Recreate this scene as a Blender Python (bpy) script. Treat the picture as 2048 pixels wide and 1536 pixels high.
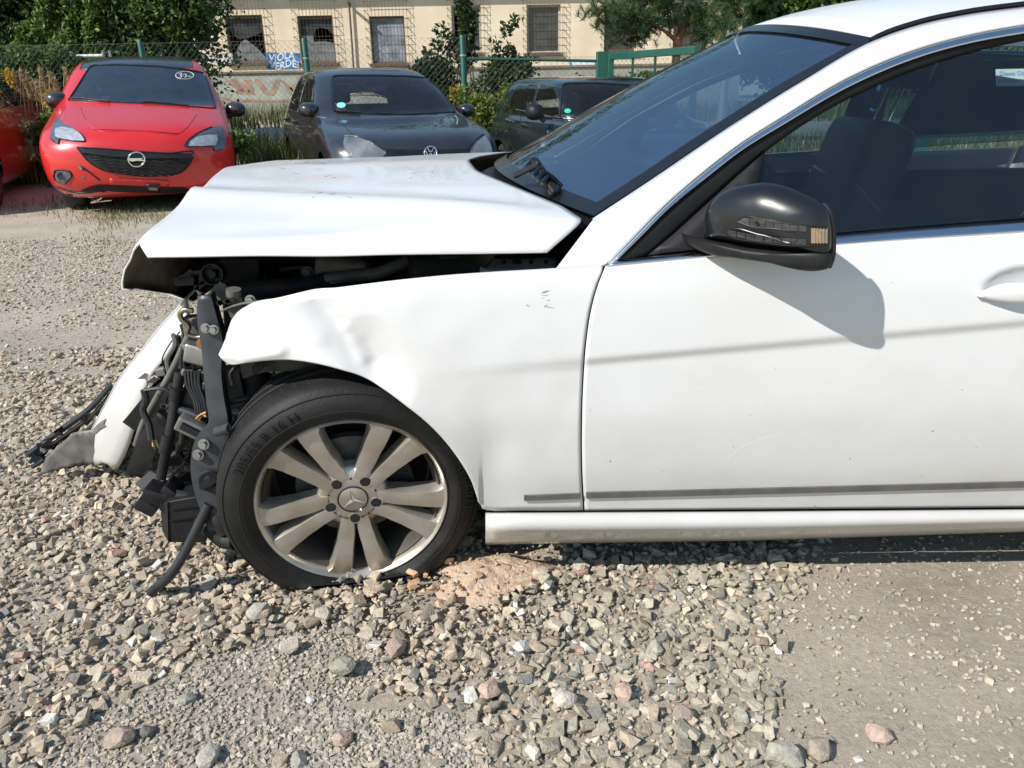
import bpy, bmesh, math, random
import numpy as np
from mathutils import Vector, Matrix, noise
from mathutils.bvhtree import BVHTree

random.seed(7); rng = np.random.default_rng(7)
for o in list(bpy.data.objects): bpy.data.objects.remove(o)
SC = bpy.context.scene; COL = SC.collection
rad = math.radians

# ------------------------------------------------------------------ camera
FPX, PITCH, ROLL, CAMH = 1550.0, 21.6, -1.1, 1.23
cam_d = bpy.data.cameras.new('camera'); cam = bpy.data.objects.new('camera', cam_d); COL.objects.link(cam)
CR = Matrix.Rotation(rad(90 - PITCH), 3, 'X') @ Matrix.Rotation(rad(ROLL), 3, 'Z')
cam.matrix_world = Matrix.Translation((0, 0, CAMH)) @ CR.to_4x4()
cam_d.sensor_width = 36.0; cam_d.lens = FPX / 2048 * 36.0
cam_d.clip_start = 0.05; cam_d.clip_end = 3000
SC.camera = cam
CO = Vector((0, 0, CAMH))

# ------------------------------------------------------------------ sky and sun
LD = Vector((0.19, 0.135, -0.205)).normalized()           # the way sunlight travels
w = bpy.data.worlds.new('World'); SC.world = w; w.use_nodes = True
nt = w.node_tree; bg = nt.nodes['Background']
sky = nt.nodes.new('ShaderNodeTexSky'); sky.sky_type = 'NISHITA'; sky.sun_disc = False
sky.sun_elevation = math.asin(-LD.z)
sky.sun_rotation = math.atan2(-LD.x, -LD.y)
sky.air_density = 1.8; sky.dust_density = 0.2; sky.ozone_density = 5.0
nt.links.new(sky.outputs[0], bg.inputs[0]); bg.inputs[1].default_value = 0.105
sl = bpy.data.lights.new('sun', 'SUN'); sl.energy = 4.8; sl.angle = rad(0.55); sl.color = (1.0, 0.955, 0.885)
so = bpy.data.objects.new('sun', sl); COL.objects.link(so)
so.rotation_euler = LD.to_track_quat('-Z', 'Y').to_euler(); so.location = (-8, -6, 9)
SC.view_settings.view_transform = 'Standard'; SC.view_settings.look = 'None'
SC.view_settings.exposure = 0.24; SC.view_settings.gamma = 1.0
SC.view_settings.use_curve_mapping = False

# ------------------------------------------------------------------ measuring helpers
def ray(px, py):
    return (CR @ Vector(((px - 1024) / FPX, -(py - 768) / FPX, -1.0))).normalized()
def P(px, py, Y):                      # point of the photo at depth Y
    d = ray(px, py); return CO + d * (Y / d.y)
def PX(px, py, X):
    d = ray(px, py); return CO + d * (X / d.x)
def gz(x, y):                          # height of the ground
    t = min(max((y - 3.5) / 4.0, 0), 1); t = t * t * (3 - 2 * t)
    return -0.13 * t * min(max((x + 3.2) / 4.0, 0), 1)
def G(px, py, z=None):
    d = ray(px, py); p = CO + d * ((0 - CAMH) / d.z)
    for _ in range(4):
        zz = gz(p.x, p.y) if z is None else z
        p = CO + d * ((zz - CAMH) / d.z)
    return p
def proj(p):                           # world point to photo pixel
    c = CR.transposed() @ (Vector(p) - CO)
    return (1024 + FPX * c.x / -c.z, 768 - FPX * c.y / -c.z)
def onto(px, py, yf, y0=1.65):         # point of the photo on the surface y = yf(x, z)
    p = P(px, py, y0)
    for _ in range(10): p = P(px, py, yf(p.x, p.z))
    return p
def smooth(a, b, t):
    t = min(max((t - a) / (b - a), 0), 1); return t * t * (3 - 2 * t)
def gauss(d, s): return math.exp(-(d / s) ** 2)

def lerp_tab(tab, v, c=1):
    if v <= tab[0][0]: return tab[0][c]
    for a, b in zip(tab, tab[1:]):
        if v <= b[0]:
            return a[c] + (b[c] - a[c]) * (v - a[0]) / (b[0] - a[0])
    return tab[-1][c]

def resample(pts, n, curved=True):     # n points along a polyline (Catmull-Rom)
    pts = [np.array(p, float) for p in pts]
    fine = []
    for i in range(len(pts) - 1):
        p1, p2 = pts[i], pts[i + 1]
        p0 = pts[i - 1] if i > 0 else 2 * p1 - p2
        p3 = pts[i + 2] if i + 2 < len(pts) else 2 * p2 - p1
        l0, l1, l2 = [max(np.linalg.norm(a - b), 1e-9) for a, b in ((p0, p1), (p1, p2), (p2, p3))]
        m1 = ((p1 - p0) / l0 * l1 + (p2 - p1) * l0 / l1) * l1 / (l0 + l1) if curved else (p2 - p1)
        m1 = ((p1 - p0) * (l1 / l0) * l1 + (p2 - p1) * l0) / (l0 + l1) if curved else (p2 - p1)
        m2 = ((p2 - p1) * l2 + (p3 - p2) * (l1 / l2) * l1) / (l1 + l2) if curved else (p2 - p1)
        for k in range(16):
            t = k / 16
            fine.append((2*t**3 - 3*t*t + 1) * p1 + (t**3 - 2*t*t + t) * m1 + (-2*t**3 + 3*t*t) * p2 + (t**3 - t*t) * m2)
    fine.append(pts[-1]); fine = np.array(fine)
    s = np.concatenate([[0], np.cumsum(np.linalg.norm(np.diff(fine, axis=0), axis=1))])
    q = np.linspace(0, s[-1], n)
    return np.stack([np.interp(q, s, fine[:, k]) for k in range(fine.shape[1])], 1)

def coons(bottom, top, left, right, nu, nv):   # grid [v][u] between four edge lines
    b, t = resample(bottom, nu), resample(top, nu)
    l, r = resample(left, nv), resample(right, nv)
    out = []
    for j in range(nv):
        v = j / (nv - 1); row = []
        for i in range(nu):
            u = i / (nu - 1)
            row.append((1-v)*b[i] + v*t[i] + (1-u)*l[j] + u*r[j]
                       - ((1-u)*(1-v)*b[0] + u*(1-v)*b[-1] + (1-u)*v*t[0] + u*v*t[-1]))
        out.append(row)
    return out

# ------------------------------------------------------------------ object helpers
def thing(name, label, cat, loc=(0, 0, 0), rotz=0, group=None):
    o = bpy.data.objects.new(name, None); COL.objects.link(o)
    o.empty_display_size = 0.1
    o.location = loc; o.rotation_euler = (0, 0, rotz); o['label'] = label; o['category'] = cat
    if group: o['group'] = group
    return o
def tag(o, label, cat, group=None):
    o['label'] = label; o['category'] = cat
    if group: o['group'] = group
    return o
def from_mesh(name, me, m, parent=None, local=False):
    o = bpy.data.objects.new(name, me); COL.objects.link(o)
    if m is not None and not me.materials:
        for k in (m if isinstance(m, (list, tuple)) else [m]): me.materials.append(k)
    if parent:
        o.parent = parent
        if not local:                      # vertices are in world space
            M = parent.matrix_basis.inverted() if parent.parent is None else (parent.parent.matrix_basis @ parent.matrix_basis).inverted()
            me.transform(M)
    return o
def obj(name, bm, m, parent=None, local=False, smooth_angle=40, solid=0, off=-1, bevel=0):
    bmesh.ops.recalc_face_normals(bm, faces=bm.faces) if False else None
    me = bpy.data.meshes.new(name); bm.to_mesh(me); bm.free()
    o = from_mesh(name, me, m, parent, local)
    shade(o, smooth_angle)
    if solid:
        md = o.modifiers.new('s', 'SOLIDIFY'); md.thickness = solid; md.offset = off; md.use_even_offset = False
    if bevel:
        md = o.modifiers.new('b', 'BEVEL'); md.width = bevel; md.segments = 2; md.limit_method = 'ANGLE'; md.angle_limit = rad(35)
    return o
def shade(o, ang=40):
    me = o.data
    if ang is None or not len(me.polygons): return
    me.polygons.foreach_set('use_smooth', [True] * len(me.polygons))
    if ang < 180:
        try: me.set_sharp_from_angle(angle=rad(ang))
        except Exception: pass
def grid_bm(rows, bm=None, close_u=False, close_v=False):
    bm = bm or bmesh.new()
    V = [[bm.verts.new(tuple(p)) for p in r] for r in rows]
    nv, nu = len(V), len(V[0])
    for j in range(nv - (0 if close_v else 1)):
        for i in range(nu - (0 if close_u else 1)):
            a, b, c, d = V[j][i], V[j][(i+1) % nu], V[(j+1) % nv][(i+1) % nu], V[(j+1) % nv][i]
            try: bm.faces.new((a, b, c, d))
            except ValueError: pass
    return bm
def face_to(bm, target):               # make a sheet's faces look towards a point
    s = 0
    for f in bm.faces:
        f.normal_update(); s += f.normal.dot(target - f.calc_center_median()) * f.calc_area()
    if s < 0: bmesh.ops.reverse_faces(bm, faces=bm.faces)
    return bm
def box(bm, lo, hi, M=None):
    x0, y0, z0 = lo; x1, y1, z1 = hi
    v = [bm.verts.new(M @ Vector(c) if M else c) for c in ((x0,y0,z0),(x1,y0,z0),(x1,y1,z0),(x0,y1,z0),(x0,y0,z1),(x1,y0,z1),(x1,y1,z1),(x0,y1,z1))]
    for f in ((3,2,1,0),(4,5,6,7),(0,1,5,4),(1,2,6,5),(2,3,7,6),(3,0,4,7)): bm.faces.new([v[i] for i in f])
    return bm
def bar(bm, a, b, wx, wz, up=Vector((0, 0, 1))):       # box from a to b
    a, b = Vector(a), Vector(b); d = (b - a); L = d.length; d.normalize()
    s = d.cross(up)
    if s.length < 1e-4: s = d.cross(Vector((1, 0, 0)))
    s.normalize(); t = s.cross(d)
    M = Matrix((s, d, t)).transposed().to_4x4(); M.translation = a
    return box(bm, (-wx/2, 0, -wz/2), (wx/2, L, wz/2), M)
def tube(bm, pts, r, n=8, cap=True, curved=True, res=None):
    pts = [Vector(p) for p in pts]
    if curved and len(pts) > 2: pts = [Vector(p) for p in resample(pts, res or len(pts) * 5)]
    rs = r if callable(r) else (lambda t: r)
    rows = []; prev = None
    for i, p in enumerate(pts):
        d = (pts[min(i+1, len(pts)-1)] - pts[max(i-1, 0)])
        if d.length < 1e-9: d = Vector((0, 0, 1))
        d.normalize()
        if prev is None:
            s = d.cross(Vector((0, 0, 1)));
            if s.length < 1e-3: s = d.cross(Vector((1, 0, 0)))
        else: s = prev - d * prev.dot(d)
        s.normalize(); prev = s; t = d.cross(s)
        rr = rs(i / max(len(pts) - 1, 1))
        rows.append([p + (s * math.cos(6.28318*k/n) + t * math.sin(6.28318*k/n)) * rr for k in range(n)])
    V = [[bm.verts.new(q) for q in r_] for r_ in rows]
    for j in range(len(V)-1):
        for k in range(n): bm.faces.new((V[j][k], V[j][(k+1) % n], V[j+1][(k+1) % n], V[j+1][k]))
    if cap: bm.faces.new(V[0][::-1]); bm.faces.new(V[-1])
    return bm
def lathe(bm, prof, c, axis, n=48, close=False):       # prof: (radius, along) round an axis through c
    axis = Vector(axis).normalized(); s = axis.cross(Vector((0, 0, 1)))
    if s.length < 1e-3: s = axis.cross(Vector((1, 0, 0)))
    s.normalize(); t = s.cross(axis)
    rows = [[Vector(c) + axis*h + (s*math.cos(6.283185*k/n) + t*math.sin(6.283185*k/n))*r for k in range(n)] for r, h in prof]
    return grid_bm(rows, bm, close_u=True, close_v=close)
def plate(bm, pts, thick, nrm):        # flat polygon with thickness along nrm
    nrm = Vector(nrm).normalized() * thick
    a = [bm.verts.new(Vector(p)) for p in pts]; b = [bm.verts.new(Vector(p) + nrm) for p in pts]
    bm.faces.new(a[::-1]); bm.faces.new(b)
    for i in range(len(a)): bm.faces.new((a[i], a[(i+1) % len(a)], b[(i+1) % len(a)], b[i]))
    return bm
def fill_px(poly, step):               # triangles filling a photo outline
    bm = bmesh.new()
    f = bm.faces.new([bm.verts.new((p[0], p[1], 0)) for p in poly])
    bmesh.ops.triangulate(bm, faces=[f])
    for _ in range(6):
        es = [e for e in bm.edges if e.calc_length() > step]
        if not es: break
        bmesh.ops.subdivide_edges(bm, edges=es, cuts=1)
        bmesh.ops.triangulate(bm, faces=[f for f in bm.faces if len(f.verts) > 3])
    return bm
def cast(bvh, px, py, lift=0.004):
    d = ray(px, py); h = bvh.ray_cast(CO, d)
    if h[0] is None: return None
    n = h[1]; n = -n if n.dot(d) > 0 else n
    return h[0] + n * lift
def stick(name, bvh, poly, m, parent, lift=0.004, step=12, solid=0.0, sm=60):   # a patch lying on a surface
    bm = fill_px(poly, step); bad = []
    for v in bm.verts:
        p = cast(bvh, v.co.x, v.co.y, lift)
        if p is None: bad.append(v)
        else: v.co = p
    if bad: bmesh.ops.delete(bm, geom=bad, context='VERTS')
    if not bm.faces: bm.free(); return None
    face_to(bm, CO)
    return obj(name, bm, m, parent, smooth_angle=sm, solid=solid)
def line_on(bm, bvh, pts, r, lift=0.002, n=5, cnt=None, curved=True):           # a cord lying on a surface
    q = resample(pts, cnt or max(6, len(pts) * 4), curved)
    w_ = [cast(bvh, a, b, lift) for a, b in q]; w_ = [p for p in w_ if p]
    if len(w_) > 1: tube(bm, w_, r, n, curved=False)
    return bm
def bvh_of(*objs):
    V, Fc = [], []
    for o in objs:
        M = o.matrix_basis if o.parent is None else o.parent.matrix_basis @ o.matrix_basis
        b = len(V); V += [M @ v.co for v in o.data.vertices]
        Fc += [[b + i for i in p.vertices] for p in o.data.polygons]
    return BVHTree.FromPolygons(V, Fc)
def text_bm(s, size=1.0, ext=0.0, bold=0.0, shear=0.0):
    cu = bpy.data.curves.new('t', 'FONT'); cu.body = s; cu.size = size; cu.align_x = 'CENTER'; cu.align_y = 'CENTER'
    cu.extrude = ext; cu.offset = bold; cu.shear = shear; cu.resolution_u = 3
    o = bpy.data.objects.new('t', cu); COL.objects.link(o)
    dg = bpy.context.evaluated_depsgraph_get(); dg.update()
    me = bpy.data.meshes.new_from_object(o.evaluated_get(dg))
    bm = bmesh.new(); bm.from_mesh(me)
    bpy.data.objects.remove(o); bpy.data.curves.remove(cu); bpy.data.meshes.remove(me)
    return bm

# ------------------------------------------------------------------ materials
def new_mat(name):
    m = bpy.data.materials.new(name); m.use_nodes = True
    n = m.node_tree.nodes; return m, n, m.node_tree.links, n['Principled BSDF']
def rgb(c): return (c[0], c[1], c[2], 1)
def mat(name, c, rough=0.5, metal=0.0, var=0.12, scale=8.0, bump=0.0, bscale=60.0, coat=0.0, spec=0.5, c2=None, detail=6):
    m, n, l, b = new_mat(name)
    tc = n.new('ShaderNodeTexCoord'); nz = n.new('ShaderNodeTexNoise'); nz.inputs['Scale'].default_value = scale; nz.inputs['Detail'].default_value = detail
    l.new(tc.outputs['Object'], nz.inputs['Vector'])
    rp = n.new('ShaderNodeValToRGB'); rp.color_ramp.elements[0].position = 0.3; rp.color_ramp.elements[1].position = 0.7
    lo = c2 or [k * (1 - var) for k in c]; hi = [min(k * (1 + var), 1) for k in c] if not c2 else c
    rp.color_ramp.elements[0].color = rgb(lo); rp.color_ramp.elements[1].color = rgb(hi)
    l.new(nz.outputs[0], rp.inputs[0]); l.new(rp.outputs[0], b.inputs['Base Color'])
    b.inputs['Roughness'].default_value = rough; b.inputs['Metallic'].default_value = metal
    b.inputs['Coat Weight'].default_value = coat; b.inputs['Coat Roughness'].default_value = 0.04
    b.inputs['Specular IOR Level'].default_value = spec
    if bump:
        n2 = n.new('ShaderNodeTexNoise'); n2.inputs['Scale'].default_value = bscale; n2.inputs['Detail'].default_value = 5
        l.new(tc.outputs['Object'], n2.inputs['Vector'])
        bp = n.new('ShaderNodeBump'); bp.inputs['Strength'].default_value = bump; bp.inputs['Distance'].default_value = 0.01
        l.new(n2.outputs[0], bp.inputs['Height']); l.new(bp.outputs[0], b.inputs['Normal'])
    return m
def paint(name, c, dirt=(0.32, 0.29, 0.25), amount=0.25, rough=0.32, coat=1.0, speck=0.0, flake=0.0, droop=None):
    # car paint: smooth clear coat with thin dust, streaks and specks
    m, n, l, b = new_mat(name)
    tc = n.new('ShaderNodeTexCoord')
    n1 = n.new('ShaderNodeTexNoise'); n1.inputs['Scale'].default_value = 3.0; n1.inputs['Detail'].default_value = 8; n1.inputs['Roughness'].default_value = 0.65
    l.new(tc.outputs['Object'], n1.inputs['Vector'])
    r1 = n.new('ShaderNodeMapRange'); r1.inputs[1].default_value = 0.35; r1.inputs[2].default_value = 0.8
    r1.inputs[3].default_value = 0; r1.inputs[4].default_value = amount
    l.new(n1.outputs[0], r1.inputs[0]); fac = r1.outputs[0]
    if speck:
        vo = n.new('ShaderNodeTexVoronoi'); vo.inputs['Scale'].default_value = 17
        l.new(tc.outputs['Object'], vo.inputs['Vector'])
        n2 = n.new('ShaderNodeTexNoise'); n2.inputs['Scale'].default_value = 260; n2.inputs['Detail'].default_value = 2
        l.new(tc.outputs['Object'], n2.inputs['Vector'])
        r2 = n.new('ShaderNodeMapRange'); r2.inputs[1].default_value = 0.74; r2.inputs[2].default_value = 0.80; r2.inputs[3].default_value = 0; r2.inputs[4].default_value = speck
        l.new(n2.outputs[0], r2.inputs[0])
        ad = n.new('ShaderNodeMath'); ad.operation = 'ADD'; ad.use_clamp = True
        l.new(fac, ad.inputs[0]); l.new(r2.outputs[0], ad.inputs[1]); fac = ad.outputs[0]
    if droop:                          # road dirt thrown up on the lower panels, ragged upper limit
        z0, z1, am = droop
        sx = n.new('ShaderNodeSeparateXYZ'); l.new(tc.outputs['Object'], sx.inputs[0])
        n3 = n.new('ShaderNodeTexNoise'); n3.inputs['Scale'].default_value = 7; n3.inputs['Detail'].default_value = 9; l.new(tc.outputs['Object'], n3.inputs['Vector'])
        a3 = n.new('ShaderNodeMath'); a3.operation = 'MULTIPLY_ADD'; a3.inputs[1].default_value = -0.35; l.new(n3.outputs[0], a3.inputs[0]); l.new(sx.outputs[2], a3.inputs[2])
        r3 = n.new('ShaderNodeMapRange'); r3.inputs[1].default_value = z0 - 0.17; r3.inputs[2].default_value = z1 - 0.17; r3.inputs[3].default_value = am; r3.inputs[4].default_value = 0
        l.new(a3.outputs[0], r3.inputs[0])
        ad = n.new('ShaderNodeMath'); ad.operation = 'ADD'; ad.use_clamp = True
        l.new(fac, ad.inputs[0]); l.new(r3.outputs[0], ad.inputs[1]); fac = ad.outputs[0]
    mx = n.new('ShaderNodeMix'); mx.data_type = 'RGBA'
    mx.inputs[6].default_value = rgb(c); mx.inputs[7].default_value = rgb(dirt)
    l.new(fac, mx.inputs[0]); l.new(mx.outputs[2], b.inputs['Base Color'])
    ra = n.new('ShaderNodeMath'); ra.operation = 'MULTIPLY_ADD'; ra.inputs[1].default_value = 0.5; ra.inputs[2].default_value = rough; ra.use_clamp = True
    l.new(fac, ra.inputs[0]); l.new(ra.outputs[0], b.inputs['Roughness'])
    b.inputs['Coat Weight'].default_value = coat; b.inputs['Coat Roughness'].default_value = 0.03
    b.inputs['Metallic'].default_value = flake
    return m
def glass(name, tint, rough=0.0, dust=0.0, ior=1.5, sheen=(1, 1, 1)):
    m, n, l, b = new_mat(name); n.remove(b); out = n['Material Output']
    tr = n.new('ShaderNodeBsdfTransparent'); tr.inputs[0].default_value = rgb(tint)
    gl = n.new('ShaderNodeBsdfGlossy'); gl.inputs['Roughness'].default_value = rough; gl.inputs[0].default_value = rgb(sheen)  # sheen tints the reflection, putting sky blue into its colour
    fr = n.new('ShaderNodeFresnel'); fr.inputs[0].default_value = ior
    mx = n.new('ShaderNodeMixShader'); l.new(fr.outputs[0], mx.inputs[0]); l.new(tr.outputs[0], mx.inputs[1]); l.new(gl.outputs[0], mx.inputs[2])
    last = mx
    if dust:
        df = n.new('ShaderNodeBsdfDiffuse'); df.inputs[0].default_value = (0.5, 0.48, 0.44, 1)
        tc = n.new('ShaderNodeTexCoord'); nz = n.new('ShaderNodeTexNoise'); nz.inputs['Scale'].default_value = 6; nz.inputs['Detail'].default_value = 10; nz.inputs['Roughness'].default_value = 0.7
        l.new(tc.outputs['Object'], nz.inputs['Vector'])
        mr = n.new('ShaderNodeMapRange'); mr.inputs[1].default_value = 0.3; mr.inputs[2].default_value = 0.8; mr.inputs[3].default_value = dust * 0.4; mr.inputs[4].default_value = dust * 1.6
        l.new(nz.outputs[0], mr.inputs[0])
        m2 = n.new('ShaderNodeMixShader'); l.new(mr.outputs[0], m2.inputs[0]); l.new(mx.outputs[0], m2.inputs[1]); l.new(df.outputs[0], m2.inputs[2]); last = m2
    l.new(last.outputs[0], out.inputs[0])
    return m
def attr_mat(name, rough=0.85, bump=0.4, bscale=120, var=0.25, nscale=40, sat=1.0, trans=0.0, spec=0.3):
    # colour comes from each piece's own colour attribute, broken up by grain
    m, n, l, b = new_mat(name)
    at = n.new('ShaderNodeAttribute'); at.attribute_name = 'col'
    tc = n.new('ShaderNodeTexCoord'); nz = n.new('ShaderNodeTexNoise'); nz.inputs['Scale'].default_value = nscale; nz.inputs['Detail'].default_value = 8; nz.inputs['Roughness'].default_value = 0.7
    l.new(tc.outputs['Object'], nz.inputs['Vector'])
    mr = n.new('ShaderNodeMapRange'); mr.inputs[1].default_value = 0.25; mr.inputs[2].default_value = 0.75; mr.inputs[3].default_value = 1 - var; mr.inputs[4].default_value = 1 + var
    l.new(nz.outputs[0], mr.inputs[0])
    mu = n.new('ShaderNodeMix'); mu.data_type = 'RGBA'; mu.blend_type = 'MULTIPLY'; mu.inputs[0].default_value = 1
    l.new(at.outputs['Color'], mu.inputs[6]); l.new(mr.outputs[0], mu.inputs[7]); l.new(mu.outputs[2], b.inputs['Base Color'])
    b.inputs['Roughness'].default_value = rough; b.inputs['Specular IOR Level'].default_value = spec
    if bump:
        n2 = n.new('ShaderNodeTexNoise'); n2.inputs['Scale'].default_value = bscale; n2.inputs['Detail'].default_value = 4; l.new(tc.outputs['Object'], n2.inputs['Vector'])
        bp = n.new('ShaderNodeBump'); bp.inputs['Strength'].default_value = bump; bp.inputs['Distance'].default_value = 0.004
        l.new(n2.outputs[0], bp.inputs['Height']); l.new(bp.outputs[0], b.inputs['Normal'])
    if trans:
        out = n['Material Output']; tl = n.new('ShaderNodeBsdfTranslucent'); l.new(mu.outputs[2], tl.inputs[0])
        ms = n.new('ShaderNodeMixShader'); ms.inputs[0].default_value = trans
        l.new(b.outputs[0], ms.inputs[1]); l.new(tl.outputs[0], ms.inputs[2]); l.new(ms.outputs[0], out.inputs[0])
    return m
def raw_mesh(name, V, Fidx, m, cols=None, parent=None, flat=True):   # big triangle soups
    me = bpy.data.meshes.new(name); V = np.asarray(V, np.float32); Fidx = np.asarray(Fidx, np.int32)
    k = Fidx.shape[1]
    me.vertices.add(len(V)); me.vertices.foreach_set('co', V.ravel())
    me.loops.add(Fidx.size); me.loops.foreach_set('vertex_index', Fidx.ravel())
    me.polygons.add(len(Fidx)); me.polygons.foreach_set('loop_start', np.arange(0, Fidx.size, k, dtype=np.int32))
    me.polygons.foreach_set('loop_total', np.full(len(Fidx), k, np.int32))
    me.update(calc_edges=True)
    if flat: me.shade_flat()
    if cols is not None:
        a = me.color_attributes.new('col', 'FLOAT_COLOR', 'POINT')
        c4 = np.ones((len(V), 4), np.float32); c4[:, :3] = cols; a.data.foreach_set('color', c4.ravel())
    me.materials.append(m)
    o = bpy.data.objects.new(name, me); COL.objects.link(o)
    if parent: o.parent = parent
    return o

M = {}
M['white'] = paint('white_paint', (0.70, 0.705, 0.71), dirt=(0.30, 0.26, 0.21), amount=0.16, rough=0.36, coat=0.55, speck=0.5, droop=(0.05, 0.62, 0.42))
M['white_in'] = mat('white_primer', (0.62, 0.61, 0.58), 0.6)
M['black_gloss'] = mat('black_gloss', (0.010, 0.011, 0.013), 0.30, var=0.3, coat=0.25)
M['black_matt'] = mat('black_plastic', (0.012, 0.0125, 0.014), 0.5, spec=0.35, var=0.35, scale=25, bump=0.08, bscale=400)
M['black_dusty'] = mat('dusty_black_plastic', (0.030, 0.029, 0.029), 0.6, spec=0.3, c2=(0.008, 0.0085, 0.010), scale=14, bump=0.05, bscale=200)
M['rubber_seal'] = mat('rubber_seal', (0.012, 0.012, 0.013), 0.6, var=0.2, spec=0.25)
M['sail'] = mat('sail_plastic', (0.013, 0.013, 0.015), 0.55, var=0.2, spec=0.3)
M['chrome'] = mat('chrome', (0.80, 0.81, 0.83), 0.10, metal=1.0, var=0.03)
M['steel'] = mat('zinc_steel', (0.42, 0.42, 0.41), 0.36, metal=0.9, var=0.25, scale=20)
M['dark_steel'] = mat('dark_coated_steel', (0.055, 0.060, 0.068), 0.42, metal=0.3, var=0.35, scale=18, bump=0.05)
M['dust_steel'] = mat('dusty_grey_metal', (0.20, 0.19, 0.175), 0.6, metal=0.2, c2=(0.08, 0.077, 0.073), scale=16)
M['brass'] = mat('cooler_pipe', (0.36, 0.30, 0.22), 0.30, metal=0.95, var=0.2)
M['brown_in'] = mat('dirty_bonnet_lining', (0.25, 0.19, 0.14), 0.85, c2=(0.08, 0.062, 0.048), scale=9, bump=0.3, bscale=40)
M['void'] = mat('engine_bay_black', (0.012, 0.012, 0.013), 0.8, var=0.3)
M['hose'] = mat('hose_rubber', (0.022, 0.024, 0.028), 0.5, var=0.3, scale=30)
M['rust'] = mat('rust', (0.30, 0.12, 0.05), 0.8, var=0.3, scale=40)
M['blue_plastic'] = mat('blue_plastic', (0.08, 0.30, 0.62), 0.4)
M['yellow_wire'] = mat('yellow_wire', (0.6, 0.42, 0.08), 0.5)
M['red_wire'] = mat('red_wire', (0.45, 0.06, 0.04), 0.5)
M['alloy'] = mat('alloy_wheel', (0.62, 0.60, 0.565), 0.33, metal=0.7, c2=(0.42, 0.36, 0.285), scale=11, detail=10)
M['barrel'] = mat('shaded_barrel', (0.10, 0.085, 0.07), 0.6, metal=0.3, c2=(0.05, 0.045, 0.04), scale=9)  # darker than the rim: shade inside the wheel put into the colour
M['tyre'] = mat('tyre_rubber', (0.022, 0.021, 0.020), 0.6, spec=0.3, c2=(0.006, 0.006, 0.0065), scale=10, bump=0.15, bscale=120)
M['tyre_mark'] = mat('tyre_lettering', (0.030, 0.030, 0.031), 0.5, spec=0.3)
M['glass_clear'] = glass('windscreen_glass', (0.56, 0.66, 0.70), dust=0.015, ior=6.5, sheen=(0.70, 0.87, 1.0))  # raised ior and blue sheen stand in for a brighter mirrored sky
M['glass_side'] = glass('side_window_glass', (0.58, 0.71, 0.75), dust=0.010, ior=1.65, sheen=(0.85, 0.94, 1.0))
M['lens'] = mat('grey_lens', (0.045, 0.047, 0.05), 0.18, var=0.5, scale=60, coat=0.6)
M['amber'] = mat('amber_lens', (0.40, 0.26, 0.13), 0.2, c2=(0.22, 0.16, 0.11), scale=90, coat=0.6)
M['leather'] = mat('grey_leather', (0.085, 0.095, 0.10), 0.5, var=0.2, scale=6)
M['dash'] = mat('dashboard_plastic', (0.03, 0.034, 0.04), 0.6)
M['airbag'] = mat('airbag_cloth', (0.62, 0.68, 0.62), 0.8, var=0.1)
M['grey_strip'] = mat('grey_moulding', (0.14, 0.13, 0.12), 0.55, c2=(0.09, 0.085, 0.08), scale=30)
# ================================================================== ground
def ground_mat():
    m, n, l, b = new_mat('dirt_ground')
    tc = n.new('ShaderNodeTexCoord')
    def nz(s, d=8, r=0.6):
        t = n.new('ShaderNodeTexNoise'); t.inputs['Scale'].default_value = s; t.inputs['Detail'].default_value = d; t.inputs['Roughness'].default_value = r
        l.new(tc.outputs['Object'], t.inputs['Vector']); return t.outputs[0]
    rp = n.new('ShaderNodeValToRGB'); e = rp.color_ramp.elements
    e[0].position = 0.32; e[0].color = (0.36, 0.31, 0.245, 1); e[1].position = 0.68; e[1].color = (0.52, 0.455, 0.365, 1)
    x = rp.color_ramp.elements.new(0.5); x.color = (0.46, 0.40, 0.32, 1)
    l.new(nz(2.2, 12, 0.72), rp.inputs[0])
    n2 = n.new('ShaderNodeMapRange'); n2.inputs[1].default_value = 0.2; n2.inputs[2].default_value = 0.8; n2.inputs[3].default_value = 0.62; n2.inputs[4].default_value = 1.35
    l.new(nz(55, 8, 0.8), n2.inputs[0])
    mu = n.new('ShaderNodeMix'); mu.data_type = 'RGBA'; mu.blend_type = 'MULTIPLY'; mu.inputs[0].default_value = 1
    l.new(rp.outputs[0], mu.inputs[6]); l.new(n2.outputs[0], mu.inputs[7]); l.new(mu.outputs[2], b.inputs['Base Color'])
    b.inputs['Roughness'].default_value = 0.95; b.inputs['Specular IOR Level'].default_value = 0.2
    bp = n.new('ShaderNodeBump'); bp.inputs['Strength'].default_value = 0.9; bp.inputs['Distance'].default_value = 0.012
    bp2 = n.new('ShaderNodeBump'); bp2.inputs['Strength'].default_value = 0.8; bp2.inputs['Distance'].default_value = 0.006
    l.new(nz(38, 10, 0.75), bp.inputs['Height']); l.new(nz(170, 6, 0.7), bp2.inputs['Height']); l.new(bp.outputs[0], bp2.inputs['Normal']); l.new(bp2.outputs[0], b.inputs['Normal'])
    return m
M['ground'] = ground_mat()
def gz_fine(x, y):
    z = gz(x, y)
    if y < 9 and abs(x) < 7:
        z += 0.012 * noise.noise(Vector((x * 1.1, y * 1.1, 3))) + 0.004 * noise.noise(Vector((x * 5, y * 5, 0)))
    return z
bm = bmesh.new()
xs = sorted(set([-600, -200, -80, -40, -25, -15, -10, -8, -7] + list(np.round(np.linspace(-6, 4, 101), 3)) + [5, 6, 7, 8, 10, 15, 25, 40, 80, 200, 600]))
ys = sorted(set([-60, -25, -12, -6, -3, -1.5, -0.5] + list(np.round(np.linspace(0, 8, 81), 3)) + [8.5, 9, 10, 11, 12, 13, 14, 16, 18, 20, 25, 30, 40, 60, 100, 250, 900]))
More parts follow.
